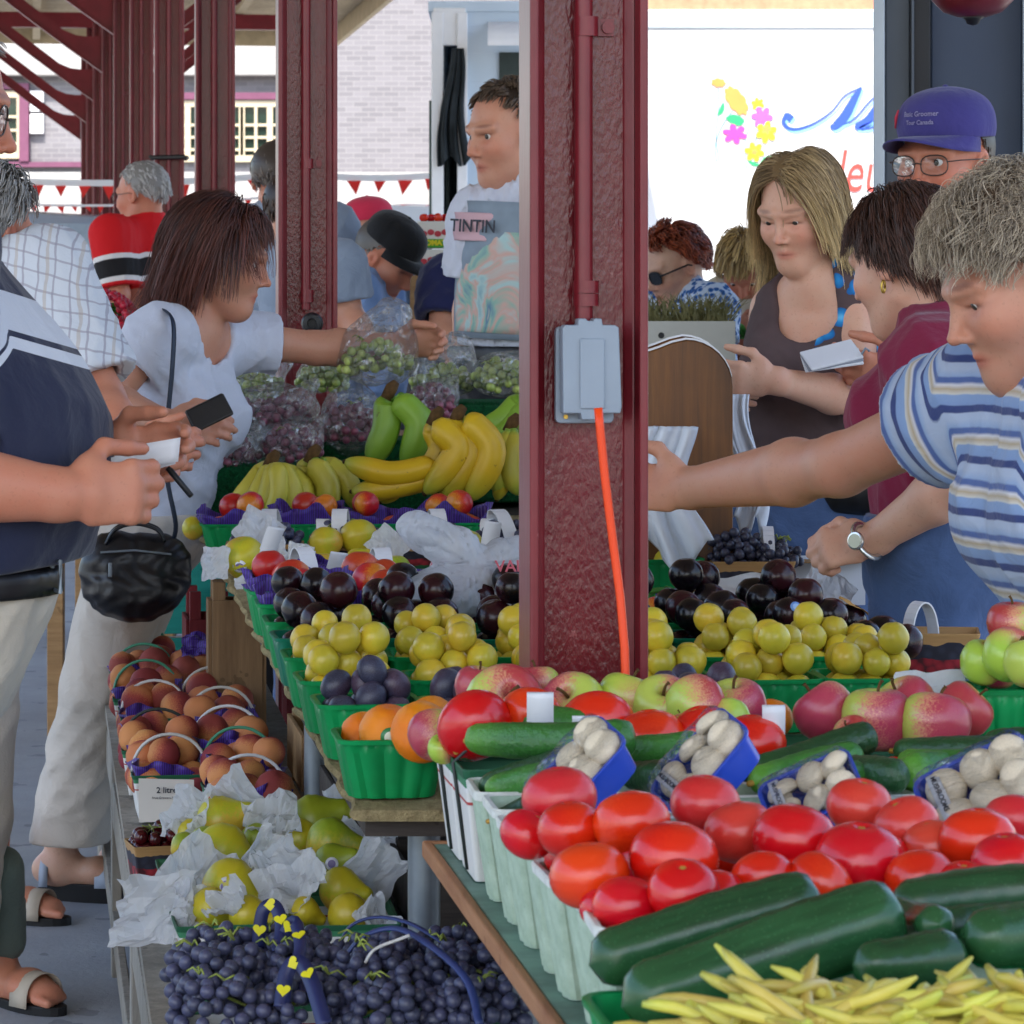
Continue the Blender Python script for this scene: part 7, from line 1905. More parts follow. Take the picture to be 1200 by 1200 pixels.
def glasses(h, parent, sun=False, w_=.026, hh=.019, m=None):
 fr = MB(); M = h.mat(); S_ = 1
 tilt = lambda x: .098 - .35 * x * x * 18 * .1
 for q in (-1, 1):
  pts = []
  for i in range(19):
   a = 2 * PI * i / 18; ca, sa = math.cos(a), math.sin(a)
   ca = math.copysign(abs(ca) ** .75, ca); sa = math.copysign(abs(sa) ** .75, sa)
   pts.append((q * (.034 + 0) + w_ * ca, .101 - abs(q * .034 + w_ * ca) * .16, -.004 + hh * sa))
  fr.tube(pts, .0013 if not sun else .002, 6, cap=False)
  fr.tube([(q * (.034 + w_), .096, .002), (q * .078, .075, .004), (q * .083, .0, .004), (q * .082, -.02, -.006)], .0012 if not sun else .0028, 6)
  ln = MB().add([pts[0], *pts[1:18]], [tuple(range(18))]); ln.build('lens', M_SHADE if sun else M_LENS, parent, M=M)
 fr.tube([(-.010, .1005, -.001), (0, .105, .001), (.010, .1005, -.001)], .0013, 6)
 fr.build('spectacles' if not sun else 'sunglasses', m or (M_BLACK if sun else M_FRAMEW), parent, M=M, smooth=True)
HAIRLINE = ([-1, -.5, -.1, .2, .5, 1], [-.62, -.55, -.22, .12, .5, .68])
def hair(h, parent, m, n=900, length=.05, style='short', seed=0, lift=.35, curl=0, width=.0028, grav=.3, comb=(0, -.6, -.2), part=None, line=HAIRLINE, thin=0, vol=.0, steps=9, fringe=None, capout=.005, taper=.35, wild=.2, locks=22, tight=.8):
 g = np.random.default_rng(seed)
 c0 = np.array((0, -.012, .03)); rad = np.array((.079, .1, .091))
 d = g.normal(size=(n * 4, 3)); d /= np.linalg.norm(d, axis=1)[:, None]
 zl = np.interp(d[:, 1], line[0], line[1])
 ok = d[:, 2] > zl
 if thin: ok &= ~((d[:, 2] > .72) & (g.uniform(size=len(d)) < thin))
 d = d[ok][:n]; n = len(d)
 root = c0 + d * rad
 P = [root]; cur = root + d * 0
 nl = d / rad; nl /= np.linalg.norm(nl, axis=1)[:, None]
 if part is not None:
  cd = np.zeros_like(d); cd[:, 0] = np.sign(d[:, 0] - part + g.normal(size=n) * .03) * .9; cd[:, 1] = comb[1]; cd[:, 2] = comb[2]
 else:
  cd = np.tile(np.array(comb, float), (n, 1)); away = d - np.array((0, -.35, .93)); cd = cd + away * .6
 if fringe is not None:
  fm = (d[:, 1] > .35) & (d[:, 2] > .3); cd[fm] = cd[fm] * .4 + np.array(fringe)
 cd += g.normal(size=d.shape) * wild
 L = length * g.uniform(.7, 1.1, n) if not callable(length) else length(d, g)
 L = np.asarray(L)
 off = g.uniform(0, 1, n) ** .7 * vol + .002
 ph = g.uniform(0, 6.28, n) * .35 + root @ np.array((70, 50, 60)); clump = g.normal(size=(n, 3)) * .1
 lw = h.M @ np.array((0, 0, -1.0))      # gravity in head space
 for k in range(steps):
  f = k / steps
  nn = (cur - c0) / rad ** 2; nn /= np.linalg.norm(nn, axis=1)[:, None]
  t = cd - nn * (cd * nn).sum(1)[:, None]
  dirv = t * 1.0 + nn * lift * (1 - f) * (1.4 if k == 0 else 1) + lw * grav * (.3 + 1.6 * f) + clump
  if curl:
   dirv += curl * (np.stack([np.sin(ph + f * 9), np.cos(ph * 1.3 + f * 8), np.sin(ph * 1.7 + f * 7)], 1))
  dirv /= np.linalg.norm(dirv, axis=1)[:, None]
  cur = cur + dirv * (L / steps)[:, None]
  q = (cur - c0) / (rad + off[:, None] * np.minimum(1, (k + 1) / 3))
  r = np.linalg.norm(q, axis=1); inside = (r < 1)
  cur[inside] = c0 + (q / r[:, None] * (rad + off[:, None] * min(1, (k + 1) / 3)))[inside]
  P.append(cur.copy())
 P = np.stack(P, 1)                      # n, steps+1, 3
 if locks:      # gather the strands into locks that close towards their tips
  pi = g.choice(n, max(8, n // locks), replace=False)
  near = pi[np.argmin(((root[:, None] - root[pi][None]) ** 2).sum(2), 1)]
  w_ = (np.linspace(0, 1, steps + 1) ** .9)[None, :, None] * (tight * np.where(g.uniform(size=n) < .07, .1, g.uniform(.5, 1.1, n)))[:, None, None]
  P = P + (P[near] + (root - root[near])[:, None] * .3 - P) * w_
 T = np.gradient(P, axis=1); T /= np.linalg.norm(T, axis=2)[:, :, None] + 1e-9
 out = P - c0; A = np.cross(T, out); A /= np.linalg.norm(A, axis=2)[:, :, None] + 1e-9
 B = np.cross(A, T)
 ks = steps + 1
 wd = width * (1 - (1 - taper) * np.linspace(0, 1, ks) ** 2)
 wd[0] *= .8
 ang = [0, 2 * PI / 3, 4 * PI / 3]
 rings = np.stack([P + (A * math.cos(a) * 1.0 + B * math.sin(a) * .55) * wd[None, :, None] for a in ang], 2)   # n, ks, 3, 3
 V = rings.reshape(-1, 3)
 idx = np.arange(n * ks * 3).reshape(n, ks, 3)
 Q = []
 for a in range(3):
  b_ = (a + 1) % 3
  Q.append(np.stack([idx[:, :-1, a], idx[:, :-1, b_], idx[:, 1:, b_], idx[:, 1:, a]], -1).reshape(-1, 4))
 Q = np.concatenate(Q)
 tipf = np.broadcast_to(np.linspace(0, 1, ks)[None, :, None], (n, ks, 3)).reshape(-1)
 var = np.repeat(g.uniform(0, 1, n) * .6 + .4 * (.5 + .5 * np.sin(d @ np.array((19, 13, 7)))), ks * 3)
 col = np.stack([np.clip(tipf * .8 + var * .3 - .1, 0, 1), var, var], 1)
 Vw = h.c + h.s * (V @ h.M)
 put('hair', np_mesh('hair', Vw, Q, m, True, col), parent)
 nu, nv = 56, 40; vs = []; cols = []
 for j in range(nv):
  th = PI * (j + .5) / nv
  for i in range(nu):
   w_ = 2 * PI * i / nu; q = np.array((math.sin(th) * math.cos(w_), math.sin(th) * math.sin(w_), math.cos(th)))
   vs.append(q)
 vs = np.array(vs); keep = vs[:, 2] > np.interp(vs[:, 1], line[0], line[1]) + .03
 fs = [(j * nu + i, (j + 1) * nu + i, (j + 1) * nu + (i + 1) % nu, j * nu + (i + 1) % nu) for j in range(nv - 1) for i in range(nu)]
 fs = [f for f in fs if all(keep[k] for k in f)]
 fs.append(tuple(range(nu))) if False else None
 if thin < .4:
  pw = h.c + h.s * ((c0 + vs * (rad + capout)) @ h.M)
  top = h.c + h.s * ((c0 + np.array((0, 0, rad[2] + capout))) @ h.M)
  pw = np.vstack([pw, top]); fs4 = fs + [(i, (i + 1) % nu, nu * nv, nu * nv) for i in range(0)]
  b = MB(); b.add([tuple(p) for p in pw], fs + [(len(pw) - 1, i, (i + 1) % nu) for i in range(nu)])
  me = b.mesh('scalp', m, True); ca = me.color_attributes.new('tint', 'FLOAT_COLOR', 'POINT')
  ca.data.foreach_set('color', np.tile(np.array((.05, .25, .25, 1), np.float32), len(pw)))
  put('hair_base', me, parent)
def hand_sdf(sd, w, d, th, n, s=1.0, curl=(.5, .6, .6, .7), spread=.0, thumb=.5, k=.006):
 """w wrist, d towards the fingers, th thumb side, n palm normal"""
 w, d, th, n = V3(w), nrm(d), V3(th), V3(n)
 th = nrm(th - d * (th @ d)); n = n - d * (n @ d) - th * (n @ th); n = nrm(n)
 sd.cap(w - d * .01, w + d * .03 * s, .022 * s, .02 * s, .015, flat=1.25, fdir=th)
 sd.cap(w + d * .03 * s, w + d * .078 * s, .0145 * s, .0135 * s, .012, flat=2.6, fdir=th)
 sd.ell(w + (d * .03 + th * .024 + n * .008) * s, np.array((.018, .018, .022)) * s, None, .012)
 for i, (o, L, r) in enumerate(((.029, .072, .0092), (.0098, .080, .0094), (-.0098, .075, .009), (-.028, .058, .008))):
  p = w + (d * (.083 - .004 * abs(i - 1)) + th * o) * s
  a = 0
  for j, (fr, cb) in enumerate(((.44, .6), (.31, 1.1), (.25, .9))):
   a += curl[i] * cb
   dr = d * math.cos(a) + n * math.sin(a) + th * spread * (1.5 - i) * .15
   q = p + nrm(dr) * L * fr * s
   sd.cap(p, q, r * s * (1 - .06 * j), r * s * (.94 - .07 * j), k if j else .008)
   p = q
 p = w + (d * .022 + th * .026 + n * .006) * s
 d1 = nrm(d * .62 + th * .62 + n * .35 * thumb); q = p + d1 * .042 * s; sd.cap(p, q, .0125 * s, .0105 * s, .008)
 d2 = nrm(d * .85 + th * (.35 - .5 * thumb) + n * .5 * thumb); r_ = q + d2 * .032 * s; sd.cap(q, r_, .0105 * s, .0095 * s, k); sd.cap(r_, r_ + nrm(d2 + n * .2 * thumb) * .024 * s, .0096 * s, .0078 * s, k)
def folds(amp, fr=34, seed=0, axis=None):
 g = np.random.default_rng(seed); a = g.normal(size=(4, 3)); ph = g.uniform(0, 6, 4)
 def mod(Fd, X, Y, Z):
  u = 0
  for k in range(4):
   v = a[k]; s_ = np.sin((X * v[0] + Y * v[1] + Z * v[2] * .6) * fr * (.5 + .25 * k) + ph[k] + 1.8 * np.sin((X * v[2] + Z * v[0] - Y * v[1]) * fr * .4 + ph[k])); u = u + (1 - np.abs(s_)) ** 2 - .3
  return Fd - amp * .75 * u
 return mod
def cutter(planes, base=None):
 def mod(Fd, X, Y, Z):
  if base: Fd = base(Fd, X, Y, Z)
  for pt, n in planes:
   Fd = np.maximum(Fd, (X - pt[0]) * n[0] + (Y - pt[1]) * n[1] + (Z - pt[2]) * n[2])
  return Fd
 return mod
def lerp(a, b, t): return V3(a) * (1 - t) + V3(b) * t
def torso_sdf(sd, J, g):
 """g: chest depth radius, chest width factor, belly radius and forward vector"""
 rv = nrm(V3(J['shR']) - V3(J['shL']))
 up = nrm(V3(J['neck']) - V3(J['pel'])); rv = nrm(rv - up * (rv @ up)); fw = np.cross(up, rv)
 ch = lerp(J['neck'], J['pel'], .34); wa = lerp(J['neck'], J['pel'], .68)
 sh = V3(J['shL']), V3(J['shR'])
 sd.cap(ch, wa + fw * g.get('belly_f', 0) * .5, g['chest'], g['waist'], .05, flat=g['wide'], fdir=rv)
 sd.cap(wa + fw * g.get('belly_f', 0) * .5, J['pel'], g['waist'], g['hip'], .05, flat=g.get('hwide', g['wide']), fdir=rv)
 sd.cap(lerp(sh[0], ch, .22), lerp(sh[1], ch, .22), .052 * g.get('sh', 1), None, .05)
 sd.cap(lerp(sh[0], J['neck'], .3), J['neck'], .036, .046, .05); sd.cap(lerp(sh[1], J['neck'], .3), J['neck'], .036, .046, .05)
 if g.get('belly'): sd.ell(wa + fw * g.get('belly_f', .05) + up * .02, (g['belly'], g['belly'], g['belly'] * 1.15), None, .08)
 if g.get('bust'):
  for q in (-1, 1): sd.ell(ch + fw * (g['chest'] * .72) + rv * .072 * q - up * g.get('drop', .02), (g['bust'],) * 3, None, .05)
 return rv, up, fw, ch, wa
def person(label, J, g, skin, hd=None, shirt=None, trousers=None, hands=(), vox=.006, shoes=None, group=None, arm=1.0, tint=None, bodylo=None, neck_r=.05, hand_s=1.0):
 """one continuous skin surface plus clothing, hair and small things as children"""
 root = thing('person', label, 'person', (0, 0, 0), 0, group)
 J = {k: (v if isinstance(v, Head) else V3(v)) for k, v in J.items()}
 sd = SDF()
 gb = dict(g); gb['chest'] *= .88; gb['waist'] *= .86; gb['hip'] *= .86
 if 'belly' in gb: gb['belly'] *= .85
 if 'bust' in gb: gb['bust'] *= .82
 rv, up, fw, ch, wa = torso_sdf(sd, J, gb)
 h = J.get('H')
 if h is not None:
  h.build(sd, **(hd or {}).get('shape', {}))
  sd.cap(V3(J['neck']) - up * .03, h.p(0, -.032, -.045), neck_r * 1.06, neck_r * .96, .018)
 for q in 'LR':
  if 'el' + q not in J: continue
  s_, e_, w_ = J['sh' + q], J['el' + q], J['wr' + q]
  sd.cap(s_, e_, .050 * arm, .041 * arm, .035); sd.cap(e_, lerp(e_, w_, .3), .041 * arm, .042 * arm, .02); sd.cap(lerp(e_, w_, .3), w_, .042 * arm, .0265 * arm, .02, flat=1.12, fdir=J.get('fl' + q, (0, 0, 1)))
 for hs in hands: hand_sdf(sd, **hs)
 if bodylo is None: bodylo = J['pel'][2] - .05
 lo = np.array((-1e9, -1e9, bodylo))
 V, Q = sd.raw(vox, 0, None, lo)
 V = relax(V, Q, 1, .35)
 T = h.tint(V, **(hd or {}).get('tint', {})) if h is not None else np.ones((len(V), 3))
 put('body', np_mesh('body', V, Q, skin, True, T), root)
 if shirt:
  sg = SDF(); torso_sdf(sg, J, g)
  sl = shirt.get('sleeve', .5); se = {}
  for q in 'LR':
   if 'el' + q not in J or sl <= 0: continue
   s_, e_ = J['sh' + q], J['el' + q]; e2 = lerp(s_, e_, min(sl, 1.0)); rr = shirt.get('loose', .066)
   sg.cap(s_, e2, rr, rr * .96, .045)
   if sl > 1: sg.cap(e_, lerp(e_, J['wr' + q], sl - 1), rr * .95, rr * .7, .03)
   d_ = nrm(e2 - s_); se[q] = (e2, d_)
  inf = shirt.get('infl', .012)
  pl = []
  nk = V3(J['neck'])
  if h is not None or shirt.get('neckcut', True):
   o = shirt.get('neck', (.055, .03, .0)); ax = nrm(h.p(0, -.02, -.05) - nk) if h is not None else up
   sg.cap(nk + fw * o[1] - up * o[2] - ax * .0, nk + ax * .16 + fw * o[1] * .6, o[0], o[0] * 1.12, .012, flat=shirt.get('nflat'), fdir=rv if shirt.get('nflat') else None, op='s')
  for q, (e2, d_) in se.items():
   if sl <= 1: sg.cap(e2 - d_ * .012, e2 + d_ * (.12 if q != shirt.get('keep') else .02), shirt.get('loose', .066) * .86, None, .006, op='s')
  hem = shirt.get('hem', V3(J['pel']) - up * .06)
  pl = [(hem, -up)] + [(e2, d_) for q, (e2, d_) in se.items() if False]
  fm = folds(shirt.get('fold', .005), shirt.get('fr', 30), int(abs(J['neck'][0] * 97)) % 50)
  def mod(Fd, X, Y, Z):
   Fd = fm(Fd, X, Y, Z)
   for q, (e2, d_) in se.items():
    if sl > 1: continue
    a = (X - e2[0]) * d_[0] + (Y - e2[1]) * d_[1] + (Z - e2[2]) * d_[2]
    rr = np.sqrt(np.maximum((X - e2[0]) ** 2 + (Y - e2[1]) ** 2 + (Z - e2[2]) ** 2 - a * a, 0))
    Fd = np.where((rr < shirt.get('loose', .066) + .034) & (a > -.02) & (a < (.14 if q != shirt.get('keep') else .0)), np.maximum(Fd, a), Fd)
   return np.maximum(Fd, (X - hem[0]) * -up[0] + (Y - hem[1]) * -up[1] + (Z - hem[2]) * -up[2])
  if shirt.get('under'):
   su = SDF(); torso_sdf(su, J, gb); o = shirt['neck']
   su.cap(nk + fw * o[1] * 1.1, nk + ax * .16 + fw * o[1], o[0] * .82, o[0], .012, flat=1.15, fdir=rv, op='s')
   V, Q = su.raw(.006, .009, folds(.002, 40)); put('undershirt', np_mesh('undershirt', V, Q, shirt['under'], True), root)
  V, Q = sg.raw(shirt.get('vox', max(vox, .006)), inf, mod)
  V = relax(V, Q, 1, .4)
  u = V[:, 2].copy(); v_ = (V - ch) @ rv
  for q, (e2, d_) in se.items():
   s_ = J['sh' + q]; L = np.linalg.norm(e2 - s_); a = (V - s_) @ d_; perp = np.linalg.norm(V - s_ - a[:, None] * d_, axis=1)
   k = np.clip((a - L * .0) / (L * .3), 0, 1) * np.clip((.125 - perp) / .03, 0, 1) * (a < L + .03); u = u * (1 - k) + (s_[2] - a + L * .12) * k; v_ = v_ * (1 - k) + np.arctan2((V - s_) @ up, (V - s_) @ fw) * .06 * k
  put('shirt', np_mesh('shirt', V, Q, shirt['m'], True, np.stack([u, v_, (V - ch) @ fw], 1)), root)
 if trousers:
  tg = SDF()
  hipc = V3(J['pel']); rvv = rv
  for q, sgn in (('L', -1), ('R', 1)):
   hp, kn, an = J['hip' + q], J['kn' + q], J['an' + q]
   tg.cap(hp, kn, trousers.get('thigh', .085), trousers.get('knee', .062), .04); tg.cap(kn, an, trousers.get('knee', .062), trousers.get('cuff', .058), .03)
  tg.cap(hipc - rvv * .06 + up * .04, hipc + rvv * .06 + up * .04, g['hip'] * .98, None, .06); tg.cap(hipc, lerp(J['hipL'], J['hipR'], .5), g['hip'] * .95, .1, .05)
  wz = trousers.get('waist', hipc[2] + .1)
  an = lerp(J['anL'], J['anR'], .5)
  cz = trousers.get('cuffz', .03)
  if trousers.get('belt'):
   bz_ = wz - .012; V, Q = tg.raw(.007, .016, cutter([((0, 0, bz_ + .018), (0, 0, 1)), ((0, 0, bz_ - .018), (0, 0, -1))]))
   put('belt', np_mesh('belt', V, Q, M_BELT, True), root)
  V, Q = tg.raw(trousers.get('vox', max(.009, vox)), .008, cutter([((0, 0, wz), (0, 0, 1)), ((0, 0, cz), (0, 0, -1))], folds(.006, 24, 5)))
  put('trousers', np_mesh('trousers', V, Q, trousers['m'], True, np.stack([V[:, 2], V[:, 0], V[:, 1]], 1)), root)
  if shoes:
   for q in 'LR':
    an = J['an' + q]; fd = nrm((fw[0], fw[1], 0))
    s2 = SDF(); a = np.array((an[0], an[1], .045))
    s2.cap(a - fd * .04, a + fd * .15, .042, .034, .02, flat=1.15, fdir=np.cross(fd, (0, 0, 1))); s2.cap(a, a + np.array((0, 0, .06)), .042, .045, .03)
    V, Q = s2.raw(.01, 0, cutter([((0, 0, .008), (0, 0, -1))]))
    put('shoe', np_mesh('shoe', V, Q, shoes, True), root)
 root['_'] = 0; del root['_']
 return root, dict(rv=rv, up=up, fw=fw, ch=ch, wa=wa)
def cap_hat(h, parent, m, brim_dir=(0, 1, 0), lift=.0, brim=.075, mb=None):
 """baseball cap: panelled crown, sweatband edge, curved peak and top button"""
 M = h.mat(0, -.008, .056 + lift)
 cr = MB()
 prof = [(.086, -.012), (.0885, 0), (.089, .015), (.086, .036), (.075, .058), (.052, .075), (.02, .084), (0, .085)]
 def md(w_, r, z): return (r * (1 + .10 * abs(math.sin(w_))) - .0022 * math.exp(-((((w_ % (PI / 3)) - PI / 6) / .06) ** 2)) * 0 - .0015 * math.exp(-(((w_ % (PI / 3)) / .05) ** 2)))
 cr.lathe(smoothpts(prof, 3), 60, mod=md)
 c = cr.build('cap', m, parent, smooth=True, M=M, solid=.0015)
 n = 16; g = MB(); top = []
 for j in range(6):
  f = j / 5
  for i in range(n + 1):
   a = PI * (.5 + (i / n - .5) * .86)
   x0, y0 = .087 * math.cos(a), .095 * math.sin(a)
   ext = brim * f * math.sin(PI * (i / n)) ** .55
   g.v.append((x0 * (1 + .12 * f * 0), y0 + ext, -.008 - .022 * f ** 1.2 * (1 - .0 * f) + .030 * (1 - (x0 / .087) ** 2) * f - .012 * f))
 for j in range(5):
  for i in range(n): g.f.append((j * (n + 1) + i, j * (n + 1) + i + 1, (j + 1) * (n + 1) + i + 1, (j + 1) * (n + 1) + i))
 g.build('peak', mb or m, c, smooth=True, solid=.003)
 MB().sph((0, 0, .086), (.006, .006, .004), 10, 6).build('button', m, c, smooth=True)
 return c
M_BELT = mat('black leather belt', S('16161a'), .4, .5, .15)
SK1 = skin_mat('warm tanned skin', S('c4937a')); SK2 = skin_mat('pale skin', S('cda58d')); SK3 = skin_mat('ruddy skin', S('c0846a'))
def X(px, py, d): return V3(at(px, py, d))
def lefts(f):   # the viewer-independent right-hand vector of someone facing f
 f = nrm((f[0], f[1], 0)); return np.cross(f, (0, 0, 1))
def simple_legs(J, rv, fw, pel, lean=(0, 0), gap=.09):
 p = V3(pel)
 for q, s_ in (('L', -1), ('R', 1)):
  hp = p + V3(rv) * gap * s_ - V3((0, 0, .03)); J['hip' + q] = hp
  kz = hp[2] * .53; J['kn' + q] = np.array((hp[0] + lean[0] * .5, hp[1] + lean[1] * .5, kz)) + V3(fw) * .02
  J['an' + q] = np.array((hp[0] + lean[0], hp[1] + lean[1], .07))
# - 1 man in the navy polo, cut by the left edge
d = 4.55
f = nrm((.94, .12, -.18)); H1 = Head(X(-84, 122, d), f, 1.06)
rv = lefts(f)
J = dict(H=H1, neck=X(-112, 238, d), pel=X(-58, 700, d), shR=X(-70, 292, d) + rv * .19, shL=X(-92, 292, d) - rv * .19)
J.update(elR=X(-105, 560, d - .25), wrR=X(72, 580, d - .2), elL=X(-20, 545, d + .22), wrL=X(118, 535, d + .10))
simple_legs(J, rv, f, X(-68, 740, d), (-.36, .02))
M_NAVY = None
t = NT('navy polo cloth with white chest band')
a = t.sep(t.attr('tint'))
u = t.math('ADD', a[0], t.math('MULTIPLY', a[2], .30))
c = t.ramp(t.math('MULTIPLY_ADD', u, 1, -1.0), [(0, S('232840')), (.338, S('c9ced8')), (.352, S('232840')), (.362, S('c4c9d4')), (.412, S('232840'))], 'CONSTANT')
n1 = t.bump(t.noise(14, 4, .55, None, .6), .35, .02)
M_NAVY = t.done(t.bsdf(c, .8, .25, t.bump(t.noise(420, 2, .5), .15, .002, n1), sheen=.2))
M_KHAKI = cloth('beige trousers', S('bab0a0')); M_KHAKI2 = cloth('pale grey beige trousers', S('c2bab0')); M_JEAN = cloth('blue denim', S('455a80'), .85, 300, .25); M_JEANK = cloth('dark charcoal trousers', S('24262c')); M_SHOE = mat('brown leather shoe', S('3b2c22'), .5, .4, .1)
p1, i1 = person('man in a navy polo with white chest band counting paper notes at left', J, dict(chest=.125, waist=.14, hip=.13, wide=1.38, belly=.165, belly_f=.055), SK3,
 dict(shape=dict(heavy=1), tint=dict(flush=.8, brow=(.35, .3, .28))), dict(m=M_NAVY, sleeve=.78, infl=.014, loose=.075, hem=X(-58, 672, d), neck=(.062, .015, 0), fold=.004), dict(m=M_KHAKI, thigh=.092, knee=.066, cuff=.062, waist=X(0, 666, d)[2], belt=1),
 [dict(w=X(75, 580, d - .2), d=(.93, .25, .02), th=(.05, .1, 1), n=(.3, .9, -.1), s=1.12, curl=(1.0, 1.15, 1.2, 1.2), thumb=.8),
  dict(w=X(120, 535, d + .10), d=(.95, -.2, .1), th=(.0, -.2, 1), n=(.1, -.95, -.1), s=1.05, curl=(.5, .6, .8, .9), thumb=.6)], .0044, M_SHOE, arm=1.12, neck_r=.06)
eyes(H1, p1, (0, -8)); glasses(H1, p1)
hair(H1, p1, hair_mat('short grey hair', S('6f6a66'), S('a09c98')), 700, .035, seed=1, lift=.2, grav=.1, thin=.5)
MB().tube([(-.028, 0, -.02), (.028, 0, -.02), (.028, 0, .02), (-.028, 0, .02), (-.028, 0, -.02)], .003, 6).build('buckle', M_STEEL, p1, M=frame(tuple(X(66, 674, d - .09)), (.3, -.9, 0), (0, 0, 1)))
nts = thing('paper_notes', 'folded white paper notes held by the man in navy', 'paper', at(168, 540, d - .06))
for k in range(2):
 MB().grid(lambda a, b_: ((a - .5) * .085, .006 * math.sin(a * 4 + k), (b_ - .5) * .032 + (a - .5) * .024 + .006 * k), 8, 4).build('note', M_HANDLE, nts, smooth=True, solid=.0008, M=Matrix.Rotation(.1 * k, 4, 'Y') @ Matrix.Translation((.004 * k, -.003 * k, .002 * k)))
pn = MB().tube([at(196, 548, d - .0), at(200, 552, d), at(224, 581, d - .02)], [.0035, .0045, .004], 10).build('pen', M_BLACK, smooth=True); tag(pn, 'black pen with a silver edge held beside the notes', 'pen')
# - 2 man in the checked shirt
d = 6.4
f = nrm((.55, .8, -.3)); H2 = Head(X(-22, 268, d), f, 1.04); rv = lefts(f)
J = dict(H=H2, neck=X(-28, 330, d - .03), pel=X(-40, 690, d), shR=X(52, 318, d - .05), shL=X(-110, 322, d + .18))
J.update(elR=X(118, 470, d - .12), wrR=X(150, 545, d - .28), elL=X(-120, 500, d + .2), wrL=X(-60, 560, d + .3))
simple_legs(J, rv, f, X(-74, 720, d), (-.06, .2))
t = NT('white checked shirt cloth')
a = t.sep(t.attr('tint'))
def lines(x, per, w_): return t.math('LESS_THAN', t.math('FRACT', t.math('MULTIPLY', x, 1 / per)), w_)
o = t.sep(t.n('ShaderNodeTexCoord').outputs['Object']); wob = t.math('MULTIPLY_ADD', t.noise(7, 3, .6), .03, -.015); ox = t.math('ADD', o[0], wob); oz = t.math('ADD', t.math('ADD', o[2], t.math('MULTIPLY', o[0], .25)), wob)
c = t.mix(t.math('MULTIPLY', lines(oz, .03, .13), .7), S('c9ced6'), S('9a96a2')); c = t.mix(t.math('MULTIPLY', lines(ox, .03, .13), .7), c, S('9793a0')); c = t.mix(t.math('MULTIPLY', lines(t.math('ADD', ox, .015), .06, .1), .5), c, S('b0a090'))
M_CHECK = t.done(t.bsdf(c, .85, .2, t.bump(t.noise(14, 4, .55, None, .6), .35, .02)))
p2, _ = person('man with grey hair in a white checked shirt behind the man in navy', J, dict(chest=.12, waist=.125, hip=.125, wide=1.45), SK3, dict(tint=dict(flush=.6)), dict(m=M_CHECK, sleeve=.86, infl=.014, loose=.078, fold=.007, hem=X(-40, 660, d), neck=(.06, 0, 0)), dict(m=M_KHAKI2, thigh=.092, knee=.066, cuff=.058, cuffz=.1),
 [dict(w=X(150, 545, d - .28), d=(.8, -.3, .25), th=(-.2, .2, 1), n=(.2, .8, 0), curl=(.6, .7, .8, .9), s=1.05)], .0065, None, arm=1.08)
hair(H2, p2, hair_mat('wavy grey hair', S('6c6a68'), S('9d9a97')), 1300, .06, seed=2, lift=.35, curl=.3, vol=.012, width=.0026)
M_SANDAL = mat('pale leather sandal', S('b5aa9a'), .6, .3, .15); M_SOLE = mat('black rubber sole', S('1a1a1c'), .6, .3, .1); M_SOCK = cloth('grey green sock', S('5c6a64'))
def bare_foot(parent, a, fd, skin, m_strap, sole=.03, heel_lift=0, sock=None):
 """a foot in an open sandal: sole, instep and heel straps"""
 fd = nrm(fd); sd_ = np.cross(fd, (0, 0, 1)); a = V3(a)
 s2 = SDF(); b0 = a.copy(); b0[2] = sole + .03 + heel_lift
 s2.cap(b0 - fd * .035, b0 + fd * .09 - V3((0, 0, .008)), .034, .032, .02, flat=1.05, fdir=sd_); s2.cap(b0 + fd * .09, b0 + fd * .15 - V3((0, 0, .012)), .03, .022, .02, flat=1.5, fdir=sd_)
 s2.cap(b0, b0 + V3((0, 0, .16)), .034, .042, .03)
 for k in range(5): s2.cap(b0 + fd * .15 + sd_ * (.03 - .015 * k) - V3((0, 0, .016)), b0 + fd * (.185 - .006 * k) + sd_ * (.03 - .015 * k) - V3((0, 0, .02)), .011 - .0012 * k * .6, .009 - .001 * k * .5, .006)
 V, Q = s2.raw(.006); o = put('foot', np_mesh('foot', V, Q, skin, True, np.ones((len(V), 3))), parent)
 sl = SDF(); c0 = b0.copy(); c0[2] = heel_lift + sole * .5
 Ms = frame((a[0], a[1], heel_lift + .002), fd, (0, 0, 1))
 out = []
 for i in range(28):
  w_ = 2 * PI * i / 28; x = .07 + .125 * math.cos(w_); y = (.036 + .012 * math.cos(w_) - .004 * math.sin(2 * w_)) * math.sin(w_); out.append((x, y))
 s_ = MB().prism(out, Ms, sole).build('sandal', M_SOLE, parent, bevel=.004)
 st = MB()
 for x0, wd, hh in ((.115, .05, .062), (-.03, .02, .075)):
  n = 14; vs = []
  for i in range(n + 1):
   w_ = PI * i / n
   for k in (-1, 1): vs.append((x0 + k * wd / 2, .046 * math.cos(w_), sole - .006 + hh * math.sin(w_) ** .7 * (1 if x0 > 0 else .9)))
  st.add(vs, [(2 * i, 2 * i + 1, 2 * i + 3, 2 * i + 2) for i in range(n)])
 st.build('strap', m_strap, parent, M=Ms, smooth=True, solid=.002)
bare_foot(p2, (at(-2, 1150, 6.62).x, 6.62, 0), (.6, -.55, 0), SK3, M_SANDAL, .022); bare_foot(p2, (at(-10, 1050, 7.5).x, 7.5, 0), (.8, -.3, 0), SK3, M_SANDAL, .022)
V_ = SDF().cap(X(5, 1100, 6.62), X(-2, 1020, 6.55), .045, .05); V, Q = V_.raw(.008, 0, folds(.003, 60)); put('sock', np_mesh('sock', V, Q, M_SOCK, True), p2)
